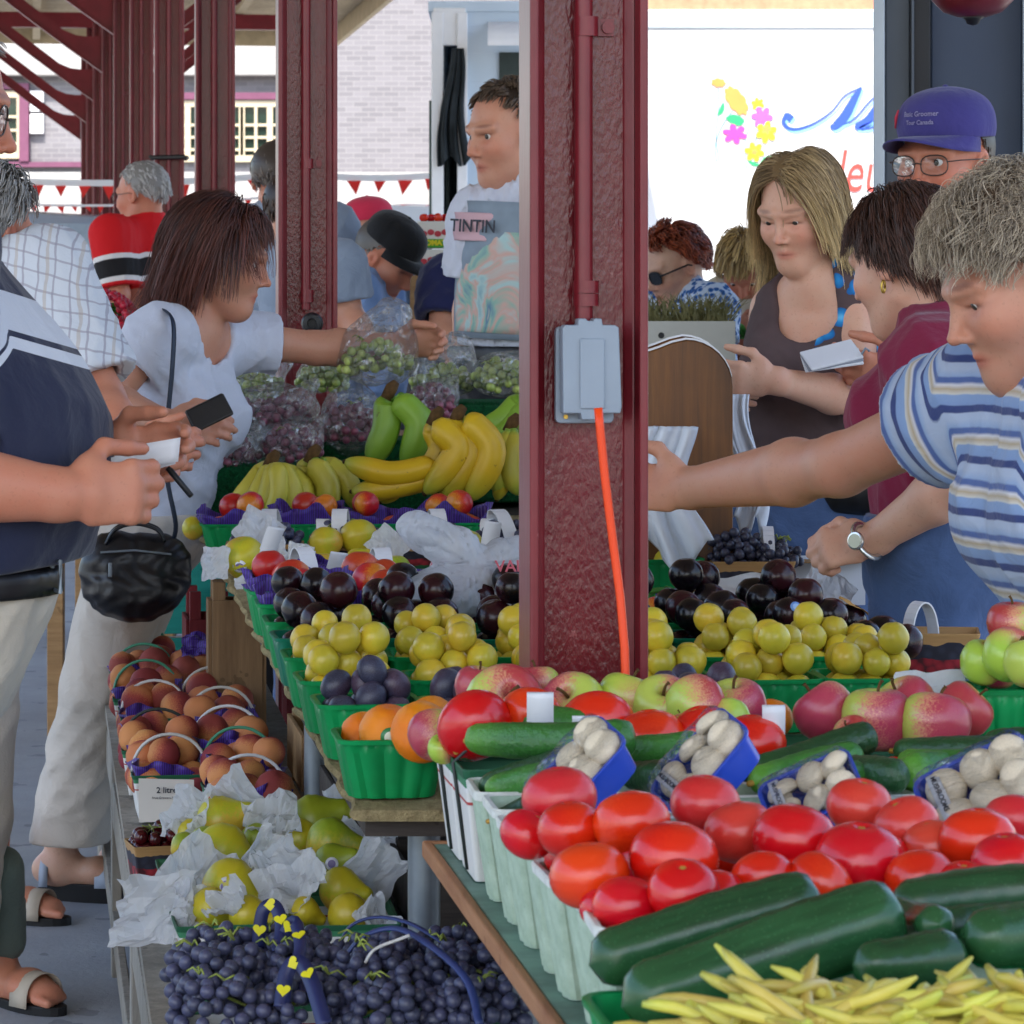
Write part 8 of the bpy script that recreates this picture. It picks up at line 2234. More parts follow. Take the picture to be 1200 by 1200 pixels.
# - 3 brown haired woman in white, leaning over the bench
d = 7.4
f = nrm((.97, -.04, -.20)); H3 = Head(X(258, 302, d), f, 1.02); rv = lefts(f)
J = dict(H=H3, neck=X(228, 380, d), pel=X(176, 620, d), shR=X(186, 392, d - .14), shL=X(272, 398, d + .16))
J.update(elR=X(124, 470, d - .2), wrR=X(196, 496, d - .42), elL=X(372, 408, d + .22), wrL=X(462, 405, d + .24))
for q, s_ in (('L', -1), ('R', 1)):
 J['hip' + q] = X(165, 645, d) + rv * .085 * s_; J['kn' + q] = X(122, 800, d + .1) + rv * .08 * s_; J['an' + q] = X(84, 1000, d + .3) + rv * .07 * s_; J['an' + q][2] = .12
M_WTEE = cloth('white cotton tee', S('c3c8d6'), .85, 420, .04); M_STRAPW = mat('dark navy strap', S('202a3c'), .5, .4, .1)
p3, i3 = person('woman with brown shoulder length hair in a white tee reaching for green grapes', J, dict(chest=.094, waist=.092, hip=.115, wide=1.36, bust=.064, drop=.04), SK1, dict(shape=dict(nose=.9), tint=dict(flush=.7, brow=(.2, .12, .1))), dict(m=M_WTEE, sleeve=.52, infl=.010, loose=.062, hem=X(178, 612, d), neck=(.075, .035, .02), nflat=1.2, fold=.006), dict(m=M_KHAKI2, thigh=.09, knee=.075, cuff=.085, cuffz=.16, waist=X(0, 600, d)[2]),
 [dict(w=X(196, 496, d - .42), d=(.96, -.2, -.08), th=(.1, .3, 1), n=(.1, .95, 0), curl=(.5, .5, .5, .6), s=.95, thumb=.6), dict(w=X(462, 405, d + .24), d=(.95, 0, .1), th=(.0, -.3, 1), n=(0, -.5, -.9), curl=(.7, .8, .9, 1.0), s=.95, thumb=.8)], .0042, None, arm=.88)
eyes(H3, p3, (0, -10))
HB = hair_mat('red brown hair', S('341a14'), S('6e392b'))
hair(H3, p3, HB, 6500, lambda d_, g_: np.where(d_[:, 1] > .45, .06, np.where(d_[:, 1] > .05, .16, .21)) * g_.uniform(.8, 1.15, len(d_)), seed=3, lift=.3, grav=.7, comb=(0, -.75, -.5), vol=.024, width=.0013, steps=14, fringe=(.0, .1, -.1), line=([-1, -.5, -.1, .2, .5, 1], [-.65, -.6, -.35, .05, .5, .66]), capout=.004, wild=.12)
bare_foot(p3, (at(72, 1040, 7.75).x, 7.75, 0), (.95, -.15, 0), SK2, mat('pale blue sandal strap', S('a9b4c4'), .5, .4, .1), .045); bare_foot(p3, (at(150, 1040, 7.9).x, 7.9, 0), (.95, .2, 0), SK2, M_SANDAL, .045)
br = MB().tube([tuple(X(184, 493, d - .40) + .028 * (V3((0, 1, 0)) * math.cos(a) + V3((.25, 0, .97)) * math.sin(a))) for a in [2 * PI * k / 20 for k in range(21)]], .0028, 6); br.build('bracelet', mat('silver', S('c8c8c4'), .25, .5, 0, metal=.9), p3, smooth=True)
wl = thing('wallet', 'open black leather wallet in the brown haired woman\'s hand', 'wallet', at(246, 486, d - .52), R(12))
M_LEATH = mat('black leather', S('141418'), .38, .5, .2, 20, .15, 90)
for k, a in enumerate((-.35, .35)): MB().box((.0, 0, 0), (.085, .010, .05)).build('flap', M_LEATH, wl, bevel=.004, M=Matrix.Rotation(-.45, 4, 'Y') @ Matrix.Rotation(a, 4, 'X') @ Matrix.Translation((0, (.014 if k else -.014), .0)))
bgx = thing('handbag', 'bulging black leather handbag hanging from the woman in white', 'handbag', at(158, 676, 7.1), R(6))
s = SDF(); s.ell((0, 0, -.01), (.112, .055, .085), k=.03).ell((-.04, 0, .035), (.07, .045, .06), k=.03).ell((.05, 0, .03), (.065, .045, .062), k=.03).ell((0, -.035, -.03), (.085, .035, .05), k=.02)
V, Q = s.raw(.006, 0, lambda F_, x, y, z: np.maximum(F_ + .0028 * np.sin(x * 85 + 3 * np.sin(z * 60)) * np.sin(z * 70 + 2 * np.sin(x * 50)), -z - .095))
put('pouch', np_mesh('pouch', V, Q, M_LEATH, True), bgx)
for yy in (-.03, .03): MB().tube(smoothpts([(-.06, yy, .07), (-.04, yy, .1), (.0, yy, .112), (.045, yy, .1), (.062, yy, .075)], 5), .0065, 8, flat=.6).build('handle', M_LEATH, bgx, smooth=True)
MB().tube([(-.07, -.05, .055), (0, -.066, .06), (.075, -.05, .05)], .0025, 6).build('zip', M_STEEL, bgx); MB().box((-.05, -.068, .02), (.008, .006, .03)).build('clasp', M_STEEL, bgx, bevel=.002)
loc = Vector(bgx.location); RI = Matrix.Rotation(-R(6), 4, 'Z')
pts = [RI @ (Vector(at(*q)) - loc) for q in ((176, 378, 7.34), (190, 364, 7.24), (203, 378, 7.17), (202, 430, 7.13), (196, 500, 7.12), (196, 560, 7.1), (206, 615, 7.1), (200, 640, 7.1))]
MB().tube(smoothpts(pts, 5), .0085, 8, flat=.35, up=(0, 1, 0)).build('strap', M_STRAPW, bgx, smooth=True)
# - 4 old man in red
d = 13.6
f = nrm((-.86, .45, -.1)); H4 = Head(X(166, 228, d), f, 1.06); rv = lefts(f)
J = dict(H=H4, neck=X(176, 262, d), pel=X(172, 422, d), shR=X(178, 278, d) + rv * .18, shL=X(160, 276, d) - rv * .18)
J.update(elR=X(205, 345, d + .1), wrR=X(180, 385, d + .2), elL=X(140, 345, d - .2), wrL=X(112, 372, d - .1))
simple_legs(J, rv, f, X(172, 432, d))
t = NT('red shirt with a black band'); a = t.sep(t.attr('tint'))
c = t.ramp(t.math('MULTIPLY_ADD', a[0], 1, -1.0), [(0, S('c8161c')), (.445, S('d8d4d2')), (.463, S('c8161c')) if False else (.463, S('1c1a1c')), (.535, S('d8d4d2')), (.553, S('c8161c'))], 'CONSTANT')
M_REDS = t.done(t.bsdf(c, .8, .25, t.bump(t.noise(14, 4, .55), .35, .02)))
p4, _ = person('elderly man with white hair in a red shirt with a black band', J, dict(chest=.12, waist=.125, hip=.125, wide=1.45), SK3, dict(tint=dict(flush=1)), dict(m=M_REDS, sleeve=.9, infl=.014, loose=.075, fold=.005, neck=(.056, .01, -.01)), dict(m=M_JEANK), [dict(w=J['wrL'], d=(-.7, -.2, -.4), th=(0, -.5, .6), n=(.3, .5, -.6), s=1.0)], .0085, M_SHOE)
glasses(H4, p4); hair(H4, p4, hair_mat('white hair', S('8f8b86'), S('c9c6c2')), 900, .035, seed=4, lift=.25, grav=.2, vol=.004, width=.0036)
# - 5 man from behind in grey
d = 11.4
f = nrm((.25, .96, -.05)); H5 = Head(X(326, 210, d), f, 1.03); rv = lefts(f)
J = dict(H=H5, neck=X(330, 250, d), pel=X(334, 440, d), shR=X(330, 268, d) + rv * .185, shL=X(330, 268, d) - rv * .185)
J.update(elR=J['shR'] + V3((.03, .05, -.3)), wrR=J['shR'] + V3((.0, .25, -.4)), elL=J['shL'] + V3((-.03, .06, -.3)), wrL=J['shL'] + V3((.02, .26, -.42)))
simple_legs(J, rv, f, X(334, 455, d))
M_GSH = striped('grey blue striped shirt', [(0, S('8f98a6')), (.5, S('a7afbb')), (.75, S('8f98a6'))], .09); M_GT = cloth('grey blue tee', S('8390a2'))
p5, _ = person('man with his back turned in a grey blue shirt beside the second column', J, dict(chest=.115, waist=.115, hip=.12, wide=1.5), SK3, None, dict(m=M_GT, sleeve=.75, infl=.014, loose=.075, fold=.007), dict(m=M_JEANK), [], .0085, M_SHOE)
hair(H5, p5, hair_mat('grey brown hair', S('4a3f38'), S('7b7068')), 900, .03, seed=5, lift=.2, grav=.2, width=.0036)
# - 6 man in the black cap, head bowed
d = 11.0
f = nrm((.80, -.30, -.62)); H6 = Head(X(452, 303, d), f, 1.08); rv = lefts((.9, -.1, 0))
J = dict(H=H6, neck=X(430, 325, d), pel=X(424, 505, d), shR=X(424, 345, d) + rv * .185, shL=X(430, 343, d) - rv * .185)
J.update(elR=X(436, 410, d - .25), wrR=X(470, 418, d - .35), elL=X(450, 405, d + .2), wrL=X(485, 400, d + .1))
simple_legs(J, rv, (.9, -.1, 0), X(424, 520, d))
M_LBL = cloth('light blue shirt', S('7f9fd0'))
p6, _ = person('man in a black cap and light blue shirt looking down', J, dict(chest=.12, waist=.125, hip=.125, wide=1.45), SK3, dict(shape=dict(heavy=1), tint=dict(flush=.7)), dict(m=M_LBL, sleeve=.8, infl=.015, loose=.075, fold=.008, neck=(.06, .01, .0)), dict(m=M_JEANK), [dict(w=J['wrL'], d=(.8, -.2, -.2), th=(0, -.5, .6), n=(.1, -.3, -.9), s=1.0)], .008, M_SHOE)
hair(H6, p6, hair_mat('grey short hair', S('5d564f'), S('8b847c')), 400, .02, seed=6, lift=.15, width=.003)
cap_hat(H6, p6, cloth('black cap cloth', S('17181b')), brim=.08)
d = 12.6; f = nrm((-.5, .8, -.1)); H7 = Head(X(431, 275, d), f, 1.0); rv = lefts(f)
J = dict(H=H7, neck=X(426, 312, d), pel=X(420, 480, d), shR=X(424, 328, d) + rv * .17, shL=X(424, 328, d) - rv * .17); J.update(elR=J['shR'] + V3((0, 0, -.28)), wrR=J['shR'] + V3((0, .2, -.4)), elL=J['shL'] + V3((0, 0, -.28)), wrL=J['shL'] + V3((0, .2, -.4)))
simple_legs(J, rv, f, X(420, 494, d))
p7, _ = person('person in a rose red cap half hidden behind the black cap', J, dict(chest=.105, waist=.1, hip=.115, wide=1.45), SK3, None, dict(m=M_LBL, sleeve=.7, infl=.012), dict(m=M_JEAN), [], .011, M_SHOE)
cap_hat(H7, p7, cloth('rose red cap cloth', S('cf3350')), brim=.07)
d = 9.6; f = nrm((.8, .5, -.2)); H8 = Head(X(352, 250, d), f, 1.0); rv = lefts(f)
J = dict(H=H8, neck=X(356, 290, d), pel=X(362, 470, d), shR=X(398, 312, d - .1), shL=X(330, 312, d + .2)); J.update(elR=X(408, 372, d - .1), wrR=X(440, 415, d - .2), elL=X(330, 380, d + .2), wrL=X(370, 430, d + .3))
simple_legs(J, rv, f, X(362, 480, d))
p8, _ = person('person in a grey tee almost hidden by the second maroon column', J, dict(chest=.11, waist=.105, hip=.12, wide=1.45), SK1, None, dict(m=M_GT, sleeve=.7, infl=.012, loose=.07), dict(m=M_JEAN), [], .009, M_SHOE)
hair(H8, p8, hair_mat('brown hair', S('2d1f18'), S('5a4436')), 600, .03, seed=8, width=.0036)
# - 9 tall man in the printed white tee
d = 8.55
f = nrm((-.80, -.56, -.16)); H9 = Head(X(594, 156, d), f, 1.06); rv = lefts(f)
J = dict(H=H9, neck=X(618, 222, d), pel=X(606, 432, d), shR=X(618, 248, d) + rv * .19, shL=X(622, 246, d) - rv * .19)
J.update(elR=J['shR'] + V3((-.05, .02, -.28)), wrR=J['shR'] + V3((-.10, -.06, -.52)), elL=J['shL'] + V3((.03, .03, -.29)), wrL=J['shL'] + V3((.0, -.1, -.5)))
J['shR'] = X(566, 256, d + .02); J['elR'] = X(556, 345, d + .03); J['wrR'] = X(540, 418, d + .02)
simple_legs(J, rv, f, X(606, 446, d))
p9, i9 = person('tall man with short brown hair in a printed white tee beside the column', J, dict(chest=.115, waist=.115, hip=.118, wide=1.42), SK1, dict(shape=dict(nose=1.15), tint=dict(flush=1.0, brow=(.35, .25, .2), stubble=.4)), dict(m=M_WTEE, sleeve=.80, infl=.016, loose=.072, fold=.008, hem=X(606, 408, d), neck=(.06, .012, -.01)), dict(m=M_JEANK, waist=X(0, 408, d)[2], belt=1), [dict(w=J['wrR'], d=(-.1, -.1, -.95), th=(-.8, -.4, 0), n=(.4, -.8, 0), s=1.05, curl=(.4, .5, .5, .6))], .0045, M_SHOE, neck_r=.056)
eyes(H9, p9, (12, 0)); hair(H9, p9, hair_mat('short brown hair', S('2f231b'), S('6a5644')), 1500, .032, seed=9, lift=.45, grav=.05, comb=(0, .25, .1), width=.0026, line=([-1, -.5, -.1, .2, .5, 1], [-.5, -.45, -.1, .2, .62, .80]))
def chest_panel(o, rvv, upv, fwv, w_, h_, m, name, parent, dy=0, nx=10, ny=14, curve=.07):
 g = MB().grid(lambda a, b_: tuple(o + rvv * (a - .5) * w_ + upv * (b_ - .5) * h_ - fwv * curve * ((a - .5) * w_ / .14) ** 2 + fwv * (dy + .004 * math.sin(b_ * 8 + a * 5))), nx, ny)
 return g.build(name, m, parent, smooth=True, solid=.0008)
fwv = nrm(i9['fw']); upv = i9['up']; rvv = i9['rv']
t = NT('faded picture print');
c = t.ramp(t.noise(9, 3, .6, None, 1.0), [(.25, S('7fa3b0')), (.42, S('a9c4c4')), (.5, S('c9a49a')), (.58, S('8fb3a6')), (.7, S('5f7f9c')), (.8, S('c4c0a4'))]); M_PRINT = t.done(t.bsdf(c, .8, .2))
o9 = V3(X(588, 312, d)); fr9 = o9 + fwv * .0
def onchest(px, py):
 """point on the shirt front seen at this pixel: slide along the view ray to the chest surface"""
 return V3(at(px, py, d))
pc = i9['ch'] + fwv * .152 - upv * .055
chest_panel(pc, rvv, upv, fwv, .26, .34, mat('print border grey', S('8492a0'), .8, .2, .15), 'print', p9, .010)
chest_panel(pc - upv * .03, rvv, upv, fwv, .22, .25, M_PRINT, 'print', p9, .0125)
chest_panel(pc + upv * .105 + rvv * .03, rvv, upv, fwv, .17, .07, mat('print title pink', S('c9a6ae'), .8, .2, .05), 'print', p9, .015)
put('lettering', text_mesh('TINTIN', .044, M_INKB, .0004, 0, .0006), p9, M=frame(tuple(pc + upv * .105 + rvv * .03 + fwv * .0215), tuple(-rvv), tuple(fwv)))
# - 10 person in navy leaning, half hidden
d = 9.8; f = nrm((.7, -.6, -.4)); H10 = Head(X(588, 300, d), f, 1.0); rv = lefts(f)
J = dict(H=H10, neck=X(566, 322, d), pel=X(540, 480, d + .1), shR=X(526, 332, d - .12), shL=X(600, 340, d + .1)); J.update(elR=X(518, 392, d - .2), wrR=X(545, 425, d - .3), elL=X(612, 400, d), wrL=X(600, 430, d - .2))
simple_legs(J, rv, f, X(540, 490, d + .1))
p10, _ = person('person in a dark navy tee bending behind the tall man', J, dict(chest=.11, waist=.11, hip=.12, wide=1.4), SK1, None, dict(m=cloth('dark navy tee', S('20244a')), sleeve=.75, infl=.014, loose=.078, fold=.008), dict(m=M_JEANK), [], .009, M_SHOE)
hair(H10, p10, hair_mat('brown hair', S('2d1f18'), S('5a4436')), 600, .04, seed=10, width=.0036)
# - 11 red haired woman with sunglasses
d = 11.3
f = nrm((-.83, -.42, -.36)); H11 = Head(X(791, 312, d), f, 1.08); rv = lefts((-.8, -.5, 0))
J = dict(H=H11, neck=X(808, 344, d), pel=X(818, 505, d + .1), shR=X(775, 362, d + .14), shL=X(836, 362, d - .12)); J.update(elR=X(762, 415, d + .1), wrR=X(745, 450, d), elL=X(836, 430, d - .2), wrL=X(800, 455, d - .3))
simple_legs(J, rv, (-.8, -.5, 0), X(818, 515, d + .1))
t = NT('blue and white patterned blouse'); c = t.ramp(t.vor(48, None, 'F1'), [(.2, S('1f4a8c')), (.42, S('3a6fb2')), (.55, S('c2d2e6'))]); M_PAT = t.done(t.bsdf(c, .8, .2, t.bump(t.noise(14, 4, .55), .35, .02)))
p11, _ = person('woman with short red hair and sunglasses in a blue patterned blouse', J, dict(chest=.11, waist=.115, hip=.125, wide=1.4, bust=.07), SK2, dict(shape=dict(heavy=.5), tint=dict(flush=.6)), dict(m=M_PAT, sleeve=.6, infl=.014, loose=.075, fold=.007), dict(m=M_JEANK), [], .008, M_SHOE)
glasses(H11, p11, True, .028, .02); hair(H11, p11, hair_mat('red hair', S('5a1f12'), S('a8502c')), 1300, .05, seed=11, lift=.8, grav=.1, curl=.35, vol=.012, width=.0034)
# - 12 blond woman holding green corn
d = 11.9
f = nrm((-.10, -.72, -.70)); H12 = Head(X(872, 314, d), f, 1.04); rv = lefts((0, -1, 0))
J = dict(H=H12, neck=X(874, 340, d + .05), pel=X(876, 500, d + .15), shR=X(846, 352, d + .05), shL=X(904, 352, d + .05)); J.update(elR=X(838, 410, d - .05), wrR=X(862, 388, d - .28), elL=X(914, 412, d - .05), wrL=X(886, 396, d - .28))
simple_legs(J, rv, (0, -1, 0), X(876, 510, d + .15))
M_BEIGE = cloth('cream polo', S('c2b9a4')); M_COLG = cloth('dark green collar', S('34554c'))
p12, i12 = person('older blond woman in a cream polo with green collar holding green corn', J, dict(chest=.11, waist=.115, hip=.125, wide=1.4, bust=.065), SK3, dict(tint=dict(flush=1.2)), dict(m=M_BEIGE, sleeve=.6, infl=.014, loose=.075, fold=.007, neck=(.055, .03, .03)), dict(m=M_JEANK), [dict(w=J['wrR'], d=(.5, -.4, .2), th=(.2, .1, 1), n=(.5, .6, 0), s=1.0, curl=(.7, .8, .8, .9))], .008, M_SHOE)
eyes(H12, p12, (0, -10)); hair(H12, p12, hair_mat('yellow blond hair', S('7a5c30'), S('d0b070')), 1300, .085, seed=12, lift=.5, grav=.4, vol=.014, width=.0036, comb=(0, .1, -.5))
cg = MB()
for s_ in (-1, 1): cg.tube([tuple(i12['ch'] + V3(q)) for q in ((s_ * .05, .06, .16), (s_ * .075, -.04, .13), (s_ * .03, -.125, .055))], [.02, .022, .012], 8, flat=.5)
cg.build('collar', M_COLG, p12, smooth=True)
leaf_bunch(at(868, 396, d - .36), 14, .14, .014, M_LEAF, 'green corn husks held by the blond woman', 'corn', seed=21, up=.7, name='corn_husks')
# - 13 blonde girl in the brown top
d = 6.95
f = nrm((-.52, -.80, -.32)); H13 = Head(X(936, 247, d), f, .95); rv = lefts((-.45, -.85, 0))
J = dict(H=H13, neck=X(958, 330, d + .02), pel=X(948, 585, d + .05), shR=X(905, 362, d + .08), shL=X(1006, 350, d + .0)); J.update(elR=X(886, 470, d + .05), wrR=X(868, 470, d - .1), elL=X(1003, 468, d - .12), wrL=X(908, 446, d - .30))
J['elR'] = X(892, 455, d + .12); J['wrR'] = X(866, 452, d - .02)
simple_legs(J, rv, (-.45, -.85, 0), X(946, 600, d + .05))
t = NT('brown top with blue flowers'); a = t.sep(t.attr('tint'))
vv = t.n('ShaderNodeTexVoronoi'); vv.inputs['Scale'].default_value = 26; t.l(t.co(), vv.inputs[0])
fl = t.math('MULTIPLY', t.math('LESS_THAN', vv.outputs['Distance'], .55), t.math('MULTIPLY', t.math('LESS_THAN', a[1], -.035), t.math('GREATER_THAN', t.math('ADD', a[0], t.math('MULTIPLY', a[1], -.55)), 1.29)))
c = t.mix(fl, t.ramp(t.noise(8, 3, .6), [(.3, S('47393a')), (.7, S('584849'))]), t.ramp(vv.outputs['Distance'], [(.0, S('7fd0f0')), (.3, S('2a86c4')), (.55, S('1d5a94'))]))
M_TANK = t.done(t.bsdf(c, .8, .25, t.bump(t.noise(14, 4, .55), .35, .02)))
p13, i13 = person('blonde girl in a brown sleeveless top with blue flowers', J, dict(chest=.094, waist=.086, hip=.108, wide=1.32, bust=.056, drop=.04), SK2, dict(shape=dict(nose=.95, down=1), tint=dict(flush=1.0, brow=(.26, .18, .13), lip=(.95, .55, .55))), dict(m=M_TANK, sleeve=0, infl=.011, fold=.004, hem=X(948, 535, d), neck=(.066, .05, .075), nflat=1.1), dict(m=M_JEAN, thigh=.085, waist=X(0, 560, d)[2]),
 [dict(w=X(908, 446, d - .30), d=(-.95, -.2, .05), th=(0, -.2, 1), n=(-.1, .9, -.2), curl=(.7, .8, .9, 1.0), s=.92), dict(w=X(868, 452, d - .05), d=(-.2, -.75, -.1), th=(.2, -.2, .9), n=(.8, -.2, -.3), curl=(.6, .7, .8, .8), s=.92)], .004, M_SHOE, arm=.84, neck_r=.041)
eyes(H13, p13, (0, -20))
hair(H13, p13, hair_mat('dark blond hair', S('7a6040'), S('dcc08a')), 7000, lambda d_, g_: np.where(d_[:, 1] > .3, .21, .22) * g_.uniform(.85, 1.12, len(d_)), seed=13, lift=.16, grav=1.15, comb=(0, -.42, -.5), part=.12, vol=.022, width=.0012, steps=16, capout=.004, wild=.14, locks=13, tight=.62, line=([-1, -.5, -.1, .2, .5, 1], [-.62, -.58, -.3, .08, .52, .74]))
# - 14 man in the purple cap
d = 7.15
f = nrm((-.62, -.77, -.06)); H14 = Head(X(1108, 190, d), f, 1.10); rv = lefts(f)
J = dict(H=H14, neck=X(1122, 268, d + .03), pel=X(1108, 540, d), shR=X(1040, 306, d + .10), shL=X(1190, 306, d - .06)); J.update(elR=X(1034, 440, d + .12), wrR=X(1060, 470, d - .15), elL=X(1180, 450, d - .12), wrL=X(1062, 436, d - .42))
J['elR'] = X(1030, 430, d + .2); J['wrR'] = X(1060, 480, d)
simple_legs(J, rv, f, X(1106, 556, d))
M_PURP = cloth('purple cap cloth', S('3f3a78'))
p14, i14 = person('man in a purple cap and spectacles holding a white notepad', J, dict(chest=.12, waist=.125, hip=.125, wide=1.45, belly=.14, belly_f=.04), SK3, dict(shape=dict(heavy=.5), tint=dict(flush=1.3, brow=(.35, .28, .25))), dict(m=M_GT, sleeve=.85, infl=.014, loose=.078, fold=.007, neck=(.058, .01, -.005)), dict(m=M_JEANK, thigh=.1), [dict(w=X(1062, 436, d - .42), d=(-.96, -.1, .04), th=(0, -.35, .9), n=(.1, .5, .8), curl=(.5, .6, .7, .8), s=1.08, thumb=.7)], .0044, M_SHOE, arm=1.08)
eyes(H14, p14, (-6, -2)); glasses(H14, p14, False, .027, .019)
hair(H14, p14, hair_mat('greying brown hair', S('40352e'), S('75695f')), 600, .025, seed=14, lift=.15, width=.0028)
cp = cap_hat(H14, p14, M_PURP, brim=.082, lift=.002)
for k, (tx, sz, y) in enumerate((('Basic Groomer', .0135, .013), ('Tour Canada', .012, -.003))):
 tm = text_mesh(tx, sz, mat('cap embroidery', S('b9b4d0'), .7, .2, 0), .0003, 0, .0002); w_ = [v.co.x for v in tm.vertices]
 for v in tm.vertices:      # wrap the embroidery round the crown
  a = v.co.x / .093 + .0; r_ = .1015 - .16 * max(0, v.co.y + .004 + y); z = v.co.y + .022 + y
  v.co = (-r_ * math.sin(a) * .88, r_ * math.cos(a) * 1.0, z)
 put('lettering', tm, cp)
MB().tube([(.056, .080, .044), (.062, .0795, .03), (.066, .077, .01)], [.002, .0034, .0018], 6).build('emblem', mat('red emblem thread', S('b8384a'), .7, .2, 0), cp, smooth=True)
wt = MB().tube([tuple(X(1066, 436, d - .42) + .033 * (V3((.05, .8, 0)) * math.cos(a) + V3((0, 0, 1)) * math.sin(a))) for a in [2 * PI * k / 20 for k in range(21)]], .008, 6, flat=.4); wt.build('watch_strap', M_BLACK, p14, smooth=True)
np_ = thing('notepad', 'white notepad held open by the man in the purple cap', 'notepad', at(975, 422, d - .47), 0)
for k in range(3): MB().box((0, 0, .006 * k), (.115 - .004 * k, .07, .005)).build('page_block', M_HANDLE if k != 1 else mat('grey page edge', S('8d929c'), .7, .2, .1), np_, bevel=.0015, M=Matrix.Rotation(-.14, 4, 'Y') @ Matrix.Rotation(.42 + .06 * k, 4, 'X') @ Matrix.Rotation(.1 * k, 4, 'Z'))
MB().tube([(.055, -.03, .012), (.062, -.035, .024), (.07, -.03, .018)], .0025, 6).build('clip', M_STEEL, np_)
wp = thing('waist_pack', 'black waist pack with small pale print at the man\'s hip', 'waist pack', at(1020, 575, d - .30), R(-20))
s = SDF(); s.cap((-.055, 0, 0), (.055, 0, 0), .05, .05, .02, flat=.7, fdir=(0, 1, 0)); V, Q = s.raw(.007, 0, folds(.003, 60)); put('pouch', np_mesh('pouch', V, Q, M_BLACK, True), wp)
put('lettering', text_mesh('SPORTS', .016, M_HANDLE, .0004), wp, M=Matrix.Translation((-.03, -.0395, .018)) @ FRONT)
# - 15 woman in maroon seen from behind
d = 5.75
f = nrm((-.72, .62, -.25)); H15 = Head(X(1062, 306, d), f, .98); rv = lefts(f)
J = dict(H=H15, neck=X(1098, 378, d - .02), pel=X(1120, 640, d), shL=X(1092, 428, d - .17), shR=X(1160, 410, d + .14)); J.update(elL=X(1128, 562, d - .26), wrL=X(1024, 632, d - .16), elR=X(1200, 540, d + .2), wrR=X(1150, 600, d + .3))
simple_legs(J, rv, f, X(1126, 655, d), gap=.088)
M_MAR = cloth('maroon tee', S('7a1f3c'))
p15, _ = person('woman with short brown hair in a maroon tee and blue jeans, turned away', J, dict(chest=.108, waist=.105, hip=.128, wide=1.36, bust=.062), SK2, dict(tint=dict(flush=.8)), dict(m=M_MAR, sleeve=.68, infl=.013, loose=.07, fold=.006, hem=X(1120, 622, d), neck=(.06, .0, .0)), dict(m=M_JEAN, thigh=.098, knee=.08, waist=X(0, 600, d)[2]),
 [dict(w=X(1024, 632, d - .16), d=(-.93, .1, -.2), th=(-.1, .5, .8), n=(.2, .8, -.5), curl=(1.25, 1.3, 1.3, 1.3), s=.98, thumb=.9)], .0044, M_SHOE, arm=.92, neck_r=.048)
hair(H15, p15, hair_mat('dark chestnut hair', S('20120e'), S('5a382a')), 6000, .075, seed=15, lift=.38, grav=.4, comb=(0, -.5, -.5), vol=.016, width=.0012, wild=.15, capout=.004, curl=.12)
eg = MB().tube([tuple(H15.p(-.083, .002, -.045) + .010 * (V3((.3, .2, 0)) * math.cos(a) + V3((0, 0, 1)) * math.sin(a))) for a in [2 * PI * k / 14 for k in range(15)]], .0022, 6); eg.build('earring', M_BRASS, p15, smooth=True)
w_ = thing('wristwatch', 'silver wristwatch on the wrist of the woman in maroon', 'watch', at(1016, 634, d - .18))
ax = nrm(J['wrL'] - J['elL']); M_SIL = mat('silver', S('c8c8c4'), .25, .5, 0, metal=.9)
p = np.cross(ax, (0, 0, 1)); p = nrm(p); q = np.cross(p, ax)
MB().tube([tuple(.031 * (p * math.cos(a) + q * math.sin(a))) for a in [2 * PI * k / 24 for k in range(25)]], .0062, 6, flat=.45).build('watch_band', M_SIL, w_, smooth=True)
nd = nrm((.12, -.9, .45)); nd = nrm(nd - ax * (nd @ ax))
MB().lathe([(0, 0), (.014, 0), (.0155, .003), (.0145, .0075), (.012, .008), (0, .008)], 20, frame(tuple(.029 * nd), tuple(ax), tuple(nd))).build('watch_case', M_SIL, w_, smooth=True, angle=40)
MB().lathe([(0, .0085), (.0115, .0085), (.0115, .0078), (0, .0078)], 18, frame(tuple(.029 * nd), tuple(ax), tuple(nd))).build('watch_face', mat('watch face', S('c9cdb8'), .3, .5, 0), w_)
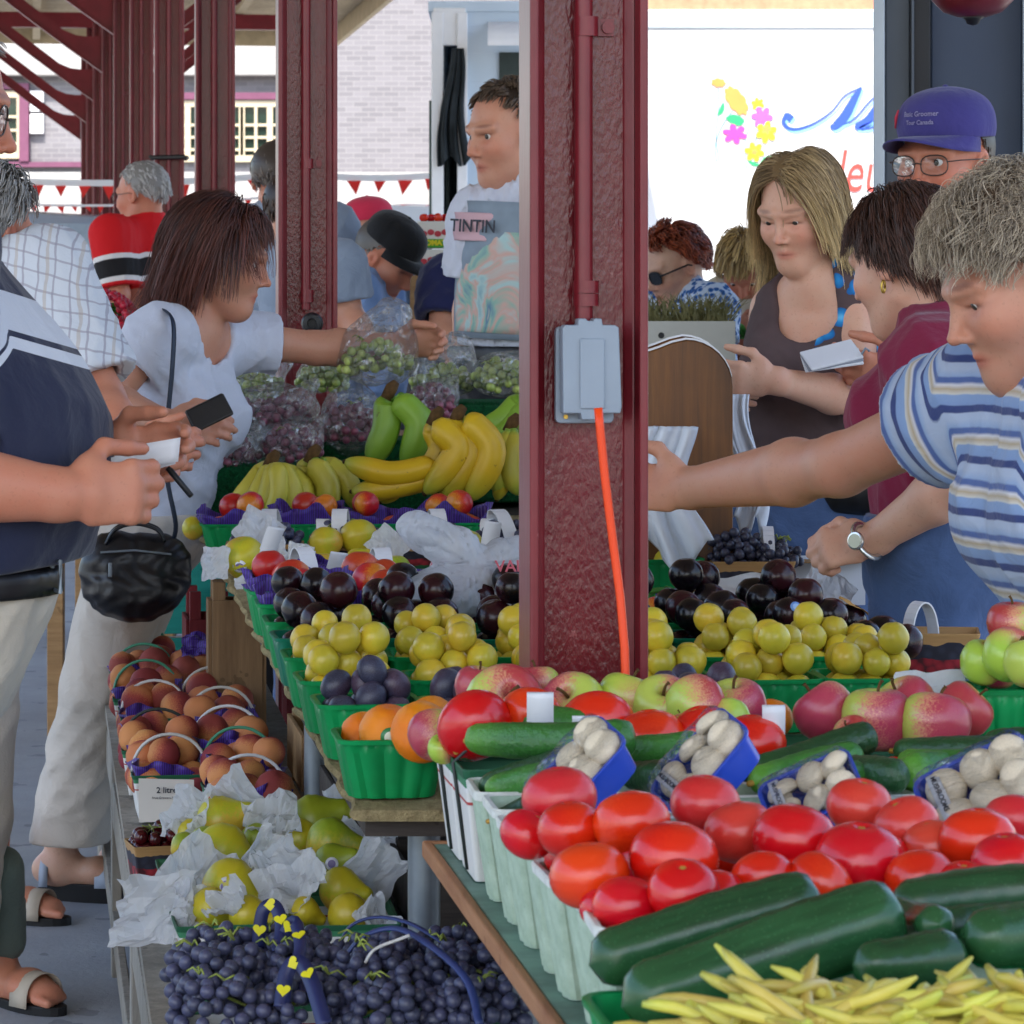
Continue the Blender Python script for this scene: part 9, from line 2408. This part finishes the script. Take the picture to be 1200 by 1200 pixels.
# - 16 curly haired woman reaching across
d = 4.3
f = nrm((-.90, -.20, -.38)); H16 = Head(X(1198, 328, d), f, 1.02); rv = lefts((-.95, -.1, 0))
J = dict(H=H16, neck=X(1268, 438, d + .02), pel=X(1330, 740, d + .02), shR=X(1160, 468, d + .16), shL=X(1285, 478, d - .18)); J.update(elR=X(985, 545, d + .38), wrR=X(808, 572, d + .72), elL=X(1330, 640, d - .2), wrL=X(1260, 760, d - .1))
simple_legs(J, rv, (-.95, -.1, 0), X(1336, 780, d + .05), (.05, 0))
M_STRIPE = striped('blue white and tan striped tee', [(0, S('aebfd8')), (.12, S('aebfd8')), (.15, S('2c3f78')), (.27, S('2c3f78')), (.30, S('7f9cc8')), (.48, S('86a3cc')), (.51, S('d0cfc8')), (.60, S('b8a98c')), (.68, S('d4d6dc')), (.74, S('4c66a0')), (.82, S('4c66a0')), (.86, S('93add2')), (1, S('aebfd8'))], .064)
p16, i16 = person('woman with curly ash blond hair in a striped tee reaching across the stall', J, dict(chest=.12, waist=.12, hip=.135, wide=1.36, bust=.085, drop=.05), SK1, dict(shape=dict(heavy=.8, down=1, nose=1.05), tint=dict(flush=.9, brow=(.3, .2, .16), lip=(.9, .5, .5))), dict(m=M_STRIPE, sleeve=.42, infl=.014, loose=.078, fold=.006, hem=X(1330, 742, d), neck=(.07, .02, .035), nflat=1.3, vox=.0055, under=M_WTEE, keep='L'), dict(m=M_JEAN, thigh=.105, knee=.085, waist=X(0, 720, d)[2]),
 [dict(w=X(808, 572, d + .72), d=(-.9, .42, .0), th=(.15, .25, .9), n=(-.2, -.5, -.75), curl=(.4, .5, .5, .6), s=1.0)], .004, M_SHOE, arm=1.0, neck_r=.05)
eyes(H16, p16, (0, -20))
HC = hair_mat('curly ash blond hair', S('5a4536'), S('cdbfa8'))
hair(H16, p16, HC, 9000, .082, seed=16, lift=.5, grav=.25, curl=.6, vol=.022, width=.0009, steps=13, capout=.018, wild=.22, locks=34, tight=.78, comb=(0, -.15, -.1), line=([-1, -.5, -.1, .2, .5, 1], [-.6, -.52, -.2, .12, .42, .6]))
hair(H16, p16, HC, 3000, .045, seed=17, lift=.6, grav=.15, curl=.6, vol=.024, width=.0009, steps=10, wild=.25, locks=40, tight=.7, capout=.012, comb=(0, .25, 0), line=([-1, -.5, -.1, .2, .5, 1], [-.4, -.35, -.05, .2, .42, .56]))
MB().sph(tuple(H16.p(.084, .004, -.042)), .0055, 10, 8).build('earring', M_BRASS, p16, smooth=True)
